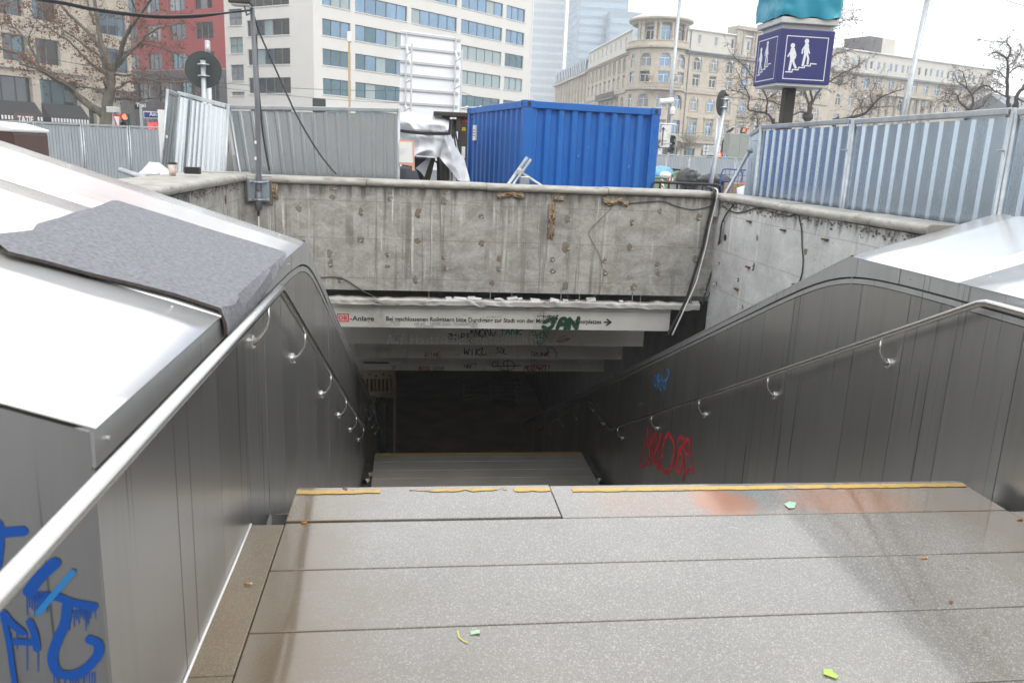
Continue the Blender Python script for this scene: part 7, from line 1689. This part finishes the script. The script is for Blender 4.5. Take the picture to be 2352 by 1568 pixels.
# overhead wires
def wire(a, b, s, r, label): solo('overhead_wire', MB().tube(sag(a, b, s, 14), r, 5), M['cable'], label, 'wire')
wire(at(c1(-60,420),1,40), at(c2(1570,790),1,42), .5, .012, 'thin tram wire crossing before the shop fronts and office block')
wire(at(c1(1150,640),1,44), at(c2(1570,900),1,46), .25, .010, 'thin span wire below the tram wire before the office block')
wire(at(c4(1110,1075),1,60), at(c4(1870,975),1,60), .6, .014, 'span wire looped before the hotel front')
wire(at(c3(620,800),1,44), at(c3(1060,925),1,46), .1, .014, 'span wire over the container before the office block')
wire(at(d1(2150,-15),1,30), at(d1(2420,65),1,30), .05, .012, 'single wire crossing the white sky'); 
tr = thing('tram_wire_arm', (at(c3(600,940),1,45).x,45,at(c3(600,940),1,45).z), 'pale horizontal wire arm with insulators above the container', 'wire arm'); part('arm', MB().tube([at(c3(610,942),1,45),at(c3(980,935),1,45)], .05, 8), M['alu'], tr)
for xx in (670,790,890): p = at(c3(xx,940),1,45); part('insulator', MB().lathe((p.x,45,p.z-.12),[(.05,0),(.11,.05),(.05,.1),(.11,.15),(.05,.22)],10), M['white_paint'], tr)

# ================================================================== TREES
M['bark'] = mat('bark', (.20,.185,.15), .85, c2=(.09,.08,.065), vs=5, st=(1,1,.4), bmp=.4, bs=20); M['bark_dark'] = mat('bark_dark', (.075,.062,.05), .9, c2=(.05,.042,.035), vs=5, bmp=.3)
M['twig'] = mat('twig', (.085,.065,.05), .9); M['twig_r'] = mat('twig_r', (.12,.095,.08), .9); M['leaf'] = mat('leaf', (.22,.085,.035), .7, c2=(.12,.05,.025), vs=2)
def tree(Y, cc, limbs, base, label, seed, barkm, twigm, dens=1.0, leaves=0, spread=1.0, group=None, twr=.006, depth=2.2):
    q = random.Random(seed); b0 = at(cc(*base), 1, Y); t = thing('plane_tree', (b0.x,Y,0), label, 'tree', group)
    trunk = MB(); tw = MB(); lf = MB(); segs = []
    for k, (pts, r0, r1) in enumerate(limbs):
        dy = q.uniform(-1,1)*(0 if k == 0 else depth); n = len(pts)-1
        P_ = [at(cc(*p), 1, Y+dy*i/max(1,n)) for i, p in enumerate(pts)]
        if k == 0: P_ = [Vector((P_[0].x,Y,-.05))]+P_
        P_ = smoothpts(P_, 4); m_ = len(P_)-1
        P_ = [p+Vector((q.gauss(0,.012),q.gauss(0,.012),q.gauss(0,.012))) if 0 < i else p for i, p in enumerate(P_)]
        trunk.tube(P_, [r0+(r1-r0)*i/m_ for i in range(m_+1)], 8 if r0 > .06 else 6)
        if k > 0: segs += [(P_[i], P_[i+1], 1-.5*i/m_) for i in range(int(m_*.15), m_)]
    def twig(p, d, ln, r, lev):
        n = 4; pts = [p]; dd = d.copy()
        for i in range(n):
            dd = (dd+Vector((q.gauss(0,.25),q.gauss(0,.25),q.gauss(.03,.22)))).normalized(); pts.append(pts[-1]+dd*ln/n)
        tw.tube(pts, [r*(1-.7*i/n) for i in range(n+1)], 3, False)
        if leaves and lev >= 1 and q.random() < leaves:
            for _ in range(q.choice((1,1,2,3))):
                c = pts[-1-q.randrange(2)]+Vector((q.uniform(-.06,.06),q.uniform(-.06,.06),-q.uniform(.02,.10))); a = Vector((q.uniform(-1,1),q.uniform(-1,1),q.uniform(-.4,.4))).normalized()*q.uniform(.03,.06); b = Vector((q.uniform(-.3,.3),q.uniform(-.3,.3),-1)).normalized()*q.uniform(.04,.08)
                lf.face(c-a*.2, c+a+b*.4, c+b*1.1, c-a+b*.5)
        if lev < 3:
            for _ in range(q.choice((2,3)) if lev else 3):
                i = q.randrange(1, n+1); s = (dd*.6+Vector((q.gauss(0,.7),q.gauss(0,.7),q.gauss(.08,.6)))).normalized(); twig(pts[i], s, ln*q.uniform(.42,.68), r*.62, lev+1)
    for a, b, w_ in segs:
        nt_ = (b-a).length*(7.5 if leaves > .15 else 11)*dens; nt_ = int(nt_)+(q.random() < nt_-int(nt_))
        for _ in range(nt_):
            p = a.lerp(b, q.random()); d = ((b-a).normalized()*.5+Vector((q.gauss(0,.7),q.gauss(0,.7),q.gauss(.12,.6)))).normalized(); twig(p, d, q.uniform(.35,1.0)*spread, twr*1.3, 0 if q.random() < .5 else 1)
    part('trunk', trunk, barkm, t, smooth=True); part('crown', tw, twigm, t, fix=False)
    if lf.v: part('leaves', lf, M['leaf'], t, fix=False, kind='stuff')
    return len(tw.f)
T1_ = [(((1180,1500),(1185,1350),(1205,1180),(1225,1050),(1238,900),(1250,800)),.27,.17),
 (((1185,1290),(1090,1240),(1000,1180),(860,1070),(700,930),(560,850),(420,740),(330,680),(200,600),(30,550),(-150,520)),.17,.04),(((860,1070),(760,970),(650,900),(450,790),(300,740),(220,710)),.07,.025),
 (((430,720),(350,550),(250,400),(150,310),(0,250),(-120,230)),.05,.018),(((420,700),(330,480),(320,420),(390,260)),.03,.012),(((1240,880),(1130,790),(1030,720),(900,600),(780,470),(680,400),(560,320)),.07,.02),(((1235,820),(1130,650),(1000,550),(800,400),(700,330),(600,220)),.06,.015),
 (((1235,760),(1170,640),(1090,500),(960,340),(850,240),(700,80),(640,0),(560,-100)),.09,.035),(((1250,800),(1190,640),(1120,400),(1080,200),(1060,0),(1050,-150)),.11,.05),(((1255,800),(1330,640),(1380,480),(1450,330),(1540,200),(1650,50),(1720,-60)),.11,.04),
 (((1290,760),(1400,640),(1560,480),(1660,380),(1820,310),(2080,245)),.08,.02),(((1265,1110),(1290,1105),(1450,1112),(1670,1105),(1850,1085)),.06,.035),(((1250,1000),(1330,985),(1420,925),(1560,925),(1660,925)),.06,.025),(((1290,840),(1400,850),(1480,840),(1650,890),(1930,925),(2180,910),(2260,950)),.05,.02),
 (((1400,600),(1545,515),(1670,500),(1860,555),(2080,655)),.045,.015),(((1190,1090),(1130,1030),(1040,990),(900,980),(760,960)),.05,.018),(((1200,1000),(1170,960),(1170,880),(1190,790),(1160,700)),.035,.02),(((1060,280),(1000,100),(960,-50)),.05,.03),(((1540,200),(1500,60),(1470,-30)),.04,.025),(((150,310),(80,180),(20,60)),.03,.015),(((560,320),(480,290),(370,160),(300,20)),.025,.012),(((700,330),(620,240),(520,150),(430,60)),.025,.012)]
cnt = tree(35, d6, T1_, (1190,1480), 'large bare plane tree with a few withered brown leaves before the shops', 4, M['bark'], M['twig'], 1.25, .20, 1.0, None, .006)
TG = 'bare plane trees behind the right fence'
cnt += tree(42, d1, [(((300,1180),(310,1100),(330,1040),(325,990)),.17,.12),(((325,990),(295,920),(270,840),(200,740),(100,640),(-60,560)),.07,.02),(((330,1000),(350,940),(330,820),(350,640),(370,560)),.08,.03),(((340,1000),(400,880),(520,770),(640,690),(760,640),(860,560)),.06,.018),(((330,820),(420,640),(560,520),(740,470)),.04,.012),(((320,1060),(230,1060),(160,1080),(60,1000),(-40,960),(-160,930)),.05,.02),(((350,640),(430,400),(520,280),(640,200),(820,190)),.04,.012),(((430,400),(560,260),(600,120)),.02,.008),(((520,770),(640,800),(800,700)),.03,.01)], (300,1180), 'bare plane tree behind the dark sign pole, trunk forked at the fence top', 11, M['bark_dark'], M['twig_r'], .95, .05, 1.1, TG, .0095)
cnt += tree(42, d1, [(((560,1180),(580,1140),(610,1135)),.13,.10),(((590,1138),(720,1110),(830,1085),(880,1045),(930,990),(1000,920),(1090,885),(1190,850)),.09,.02),(((880,1045),(1000,1010),(1120,1000)),.03,.012),(((930,990),(900,900),(940,820),(960,760)),.03,.012),(((720,1110),(760,1040),(860,1010),(980,1020)),.03,.012),(((830,1085),(800,960),(720,880)),.03,.01)], (560,1180), 'bare plane tree with one long limb stretching low over the corrugated fence', 12, M['bark_dark'], M['twig_r'], .9, .05, 1.1, TG, .0095)
cnt += tree(44, d1, [(((1815,1110),(1825,1060),(1850,1040)),.14,.11),(((1850,1045),(1870,970),(1860,900),(1810,830),(1740,790),(1700,720)),.08,.02),(((1845,1040),(1780,1000),(1730,940),(1720,900),(1600,880)),.06,.018),(((1860,900),(1920,840),(1980,810),(2060,830)),.04,.015),(((1810,830),(1780,700),(1730,650)),.03,.012),(((1720,940),(1640,960),(1520,930)),.03,.012),(((1850,1045),(1960,1000),(2020,900)),.04,.015)], (1815,1110), 'bare plane tree with a short crooked fork before the curved building end', 13, M['bark_dark'], M['twig_r'], 1.1, .05, 1.0, TG, .0095)
cnt += tree(40, d1, [(((2200,1090),(2200,980),(2195,880),(2195,760),(2200,640)),.10,.07),(((2200,640),(2190,560),(2120,510),(2060,500),(2010,530)),.06,.02),(((2190,560),(2230,470),(2190,400),(2220,340)),.05,.015),(((2195,760),(2120,680),(2150,640)),.03,.012),(((2190,920),(2080,860),(2000,810),(1930,830)),.04,.015),(((2200,700),(2280,640),(2380,630)),.04,.015),(((2190,400),(2100,400),(1940,380)),.02,.008),(((2200,640),(2290,540),(2340,440)),.03,.01),(((2195,830),(2130,800),(2060,760)),.025,.01)], (2200,1090), 'slim bare plane tree with an upright trunk before the glazed hall', 14, M['bark_dark'], M['twig_r'], 1.0, .04, 1.0, TG, .0095)
cnt += tree(38, d1, [(((2265,1090),(2270,1000),(2290,900),(2330,850),(2400,800),(2480,700)),.12,.06),(((2290,930),(2340,960),(2420,940)),.05,.02),(((2330,850),(2380,740),(2400,600)),.05,.02)], (2265,1090), 'dark leaning bare plane tree before the glazed hall', 15, M['bark_dark'], M['twig_r'], .8, .03, 1.0, TG, .0095)
cnt += tree(40, c4, [(((2080,1090),(2060,1030),(2040,990)),.12,.09),(((2050,1000),(1990,935),(1900,920),(1840,900),(1850,800),(1790,680),(1740,560)),.06,.015),(((1990,935),(2000,820),(1960,740),(1880,640),(1800,540),(1700,440)),.05,.012),(((1850,800),(1760,760),(1660,740)),.025,.01),(((2000,820),(2080,760),(2140,700)),.03,.01),(((1900,920),(1920,1000),(1910,1060)),.02,.01)], (2080,1090), 'bare plane tree with drooping limbs before the hotel, left of the sign pole', 16, M['bark_dark'], M['twig_r'], .9, .06, 1.1, TG, .0095)
print('twig faces', cnt)
cnt = tree(75, e8, [(((745,960),(742,800),(745,700)),.09,.06),(((745,700),(800,640),(830,580)),.03,.012),(((745,700),(700,650),(640,680)),.03,.012),(((745,720),(760,600),(765,540)),.03,.012)], (745,960), 'small thin bare street tree at the foot of the hotel', 17, M['bark_dark'], M['twig_r'], 1.2, 0, 1.6, None, .012)

# ================================================================== LITTER
M['filter'] = mat('filter', (.62,.27,.06), .8, c2=(.5,.2,.04), vs=40); M['cig_paper'] = mat('cig_paper', (.7,.68,.62), .8)
def butt(p, an, label, L=.026, paper=0.):
    d = Vector((math.cos(an),math.sin(an),0)); t = thing('cigarette_butt', p, label, 'cigarette butt', 'cigarette butts on the stones'); part('filter', MB().tube([p+Vector((0,0,.004))-d*L/2, p+Vector((0,0,.004))+d*L/2], .0042, 10), M['filter'], t, smooth=True)
    if paper: part('paper_end', MB().tube([p+Vector((0,0,.0042))+d*L/2, p+Vector((0,0,.0042))+d*(L/2+paper)], .0040, 10), M['cig_paper'], t, smooth=True)
butt(at(b5(1828,437),2,0), .05, 'orange cigarette butt lying alone on the damp slabs', paper=.004); butt(at(b5(2330,235),2,0), 0, 'orange cigarette butt beside the right steel wall'); butt(at(b2(1372,1020),2,0), -.1, 'orange cigarette butt on the brown edge stone by the left wall', paper=.005); butt(at(b3(465,503),2,0), .05, 'orange cigarette butt in the joint behind the yellow line')
q = random.Random(8)
for (x, y) in ((860,1170),(680,1170),(600,1222),(1060,1187)): butt(at(c8(x,y),2,Z2), q.uniform(-2,2), 'tiny cigarette butt on the lower landing', .05)
for (x, y) in ((1970,1225),(1985,1240),(1995,1255),(1960,1210),(455,1190),(460,1275),(475,1290)): butt(at(c8(x,y),2,Z2-.06), q.uniform(-2,2), 'cigarette butt in the gutter beside the lower landing', .07)
M['wrap_green'] = mat('wrap_green', (.42,.62,.12), .5); M['wrap_yellow'] = mat('wrap_yellow', (.62,.66,.25), .5, c2=(.2,.55,.5), vs=30); M['wrap_mix'] = mat('wrap_mix', (.60,.70,.45), .4, c2=(.10,.50,.42), vs=45)
def scrap(name, L, cc, z, mt, label, h=.006, cat='litter'):
    P_ = [at(cc(*p),2,z) for p in L]; c = sum(P_, Vector())/len(P_); mb = MB(); top = [p+Vector((0,0,h*(.3+.7*((i*7)%3)/2))) for i, p in enumerate(P_)]; n = len(P_); mb.add(top+[c+Vector((0,0,h*1.6))], [(i,(i+1)%n,n) for i in range(n)]); o = solo(name, mb, M[mt], label, cat, fix=False); md = o.modifiers.new('t','SOLIDIFY'); md.thickness = .0015; return o
scrap('sweet_wrapper', [(1095,152),(1125,140),(1158,150),(1150,172),(1120,176)], b5, 0.002, 'wrap_mix', 'small green and yellow wrapper near the yellow line'); scrap('sweet_wrapper', [(1302,1018),(1345,1020),(1352,1040),(1378,1052),(1370,1070),(1300,1048)], b5, 0.0, 'wrap_green', 'bright green scrap of wrapper on the damp slabs')
scrap('sweet_wrapper', [(1440,1138),(1495,1134),(1500,1156),(1445,1160)], b3, 0.0, 'wrap_yellow', 'pale yellow scrap of wrapper on the damp slabs')
scrap('grit_flake', [(690,297),(705,293),(722,305),(712,315)], b3, .008, 'dab_grey', 'small grey flake lying on the yellow line', .004)
scrap('dead_leaf', [(1958,664),(1970,656),(1980,666),(1968,676)], b5, 0., 'leaf', 'small brown leaf bit in the slab joint', .004, 'leaf')
scrap('paper_scrap', [(458,1245),(490,1240),(497,1262),(465,1268)], c8, Z2-.05, 'cig_paper', 'torn paper scrap in the left gutter of the lower landing', .01)
def lying_cup(p, an, label):
    d = Vector((math.cos(an),math.sin(an),0)); t = thing('lying_cup', p, label, 'cup'); part('cup_body', MB().tube([p+Vector((0,0,.036)), p+d*.10+Vector((0,0,.042))], [.030,.042], 18), M['white_paint'], t, smooth=True); part('cup_lid', MB().tube([p+d*.10+Vector((0,0,.042)), p+d*.118+Vector((0,0,.042))], [.045,.040], 18), M['black'], t)
lying_cup(at(c8(462,1305),2,Z2-.06), -2.2, 'paper cup lying in the left gutter of the lower landing'); lying_cup(at(c8(2003,1300),2,Z2-.06), -1.2, 'white cup lying in the right gutter of the lower landing')
# yellow chalk mark
part('chalk_mark', stroke_mesh(smoothpts([at(b3(*p_),2,.0015) for p_ in ((1368,1135),(1375,1170),(1395,1190),(1425,1205))],4), .006, (0,0,1)), paint('chalk_yellow', (.55,.5,.12)), land, fix=False)

# ================================================================== THINGS DOWN IN THE PASSAGE
M['barrier_buff'] = mat('barrier_buff', (.55,.42,.24), .6, c2=(.48,.36,.2), vs=2)
YQ = 19.6
def passage_pt(x, y, Y): return at(c8(x,y),1,Y)
a = passage_pt(380,555,YQ); b = passage_pt(632,555,YQ); c_ = passage_pt(632,738,YQ)
bar = thing('plastic_barrier', ((a.x+b.x)/2,YQ,c_.z), 'buff plastic crowd barrier propped up at the dark stair foot', 'barrier')
hB = a.z-c_.z; xA, xB = a.x-.3, b.x
part('top_beam', MB().box(xA,xB,YQ,YQ+.06,c_.z+hB*.68,c_.z+hB), M['barrier_buff'], bar, bevel=.01); part('bottom_beam', MB().box(xA,xB,YQ,YQ+.06,c_.z,c_.z+hB*.22), M['barrier_buff'], bar, bevel=.01)
n_ = 12
for i in range(n_+1): x = xA+(xB-xA-.05)*i/n_; part('slat', MB().box(x,x+.05,YQ+.01,YQ+.05,c_.z+hB*.22,c_.z+hB*.68), M['barrier_buff'], bar)
for i in range(7): x = xA+.1+(xB-xA-.2)*i/6; part('hole', MB().tube([(x,YQ-.002,c_.z+hB*(.86 if i%2 else .8)),(x,YQ+.002,c_.z+hB*(.86 if i%2 else .8))],.022,12), M['black'], bar)
part('foot', MB().box(xA+.2,xA+.35,YQ-.3,YQ+.3,Z3,c_.z), M['rubber'], bar); part('foot', MB().box(xB-.35,xB-.2,YQ-.3,YQ+.3,Z3,c_.z), M['rubber'], bar)
p = passage_pt(638,560,19.2); solo('slotted_post', MB().box(p.x-.03,p.x+.03,19.2,19.26,Z3,p.z), M['barrier_buff'], 'slotted upright post beside the plastic barrier', 'post')
YX = 24.0; a = passage_pt(1080,565,YX)
stk = thing('pallet_stack', (a.x+1.3,YX+.6,Z3), 'dark stack of timber pallets deep in the passage', 'pallets'); M['pallet_dark'] = mat('pallet_dark', (.16,.12,.08), .8, c2=(.11,.085,.06), vs=3)
for k in range(5):
    z = Z3+.145*k
    for i in range(5): part('board', MB().box(a.x,a.x+1.9,YX+.28*i,YX+.28*i+.18,z+.115,z+.14), M['pallet_dark'], stk)
    for i in range(3): part('runner', MB().box(a.x+.05+.85*i,a.x+.15+.85*i,YX,YX+1.3,z,z+.114), M['pallet_dark'], stk)
solo('ticket_booth', MB().box(-1.3,-.75,17.0,18.6,Z3,Z2-.5), M['fascia_white'], 'pale boxed pier at the left foot of the stairs', 'pier', bevel=.02)

# ================================================================== HAZE
hz = MB().box(-160,330,-110,480,-7.6,131)
ho = solo('haze', hz, None, None, None, base=(0,0,-7.6), kind='stuff')
hm = bpy.data.materials.new('haze'); hm.use_nodes = True; ht = hm.node_tree; ht.nodes.clear()
hv = ht.nodes.new('ShaderNodeVolumePrincipled'); hv.inputs['Color'].default_value = (.93,.95,.97,1); hv.inputs['Density'].default_value = .0012; hv.inputs['Anisotropy'].default_value = .2
hout = ht.nodes.new('ShaderNodeOutputMaterial'); ht.links.new(hv.outputs[0], hout.inputs['Volume']); ho.data.materials.append(hm)
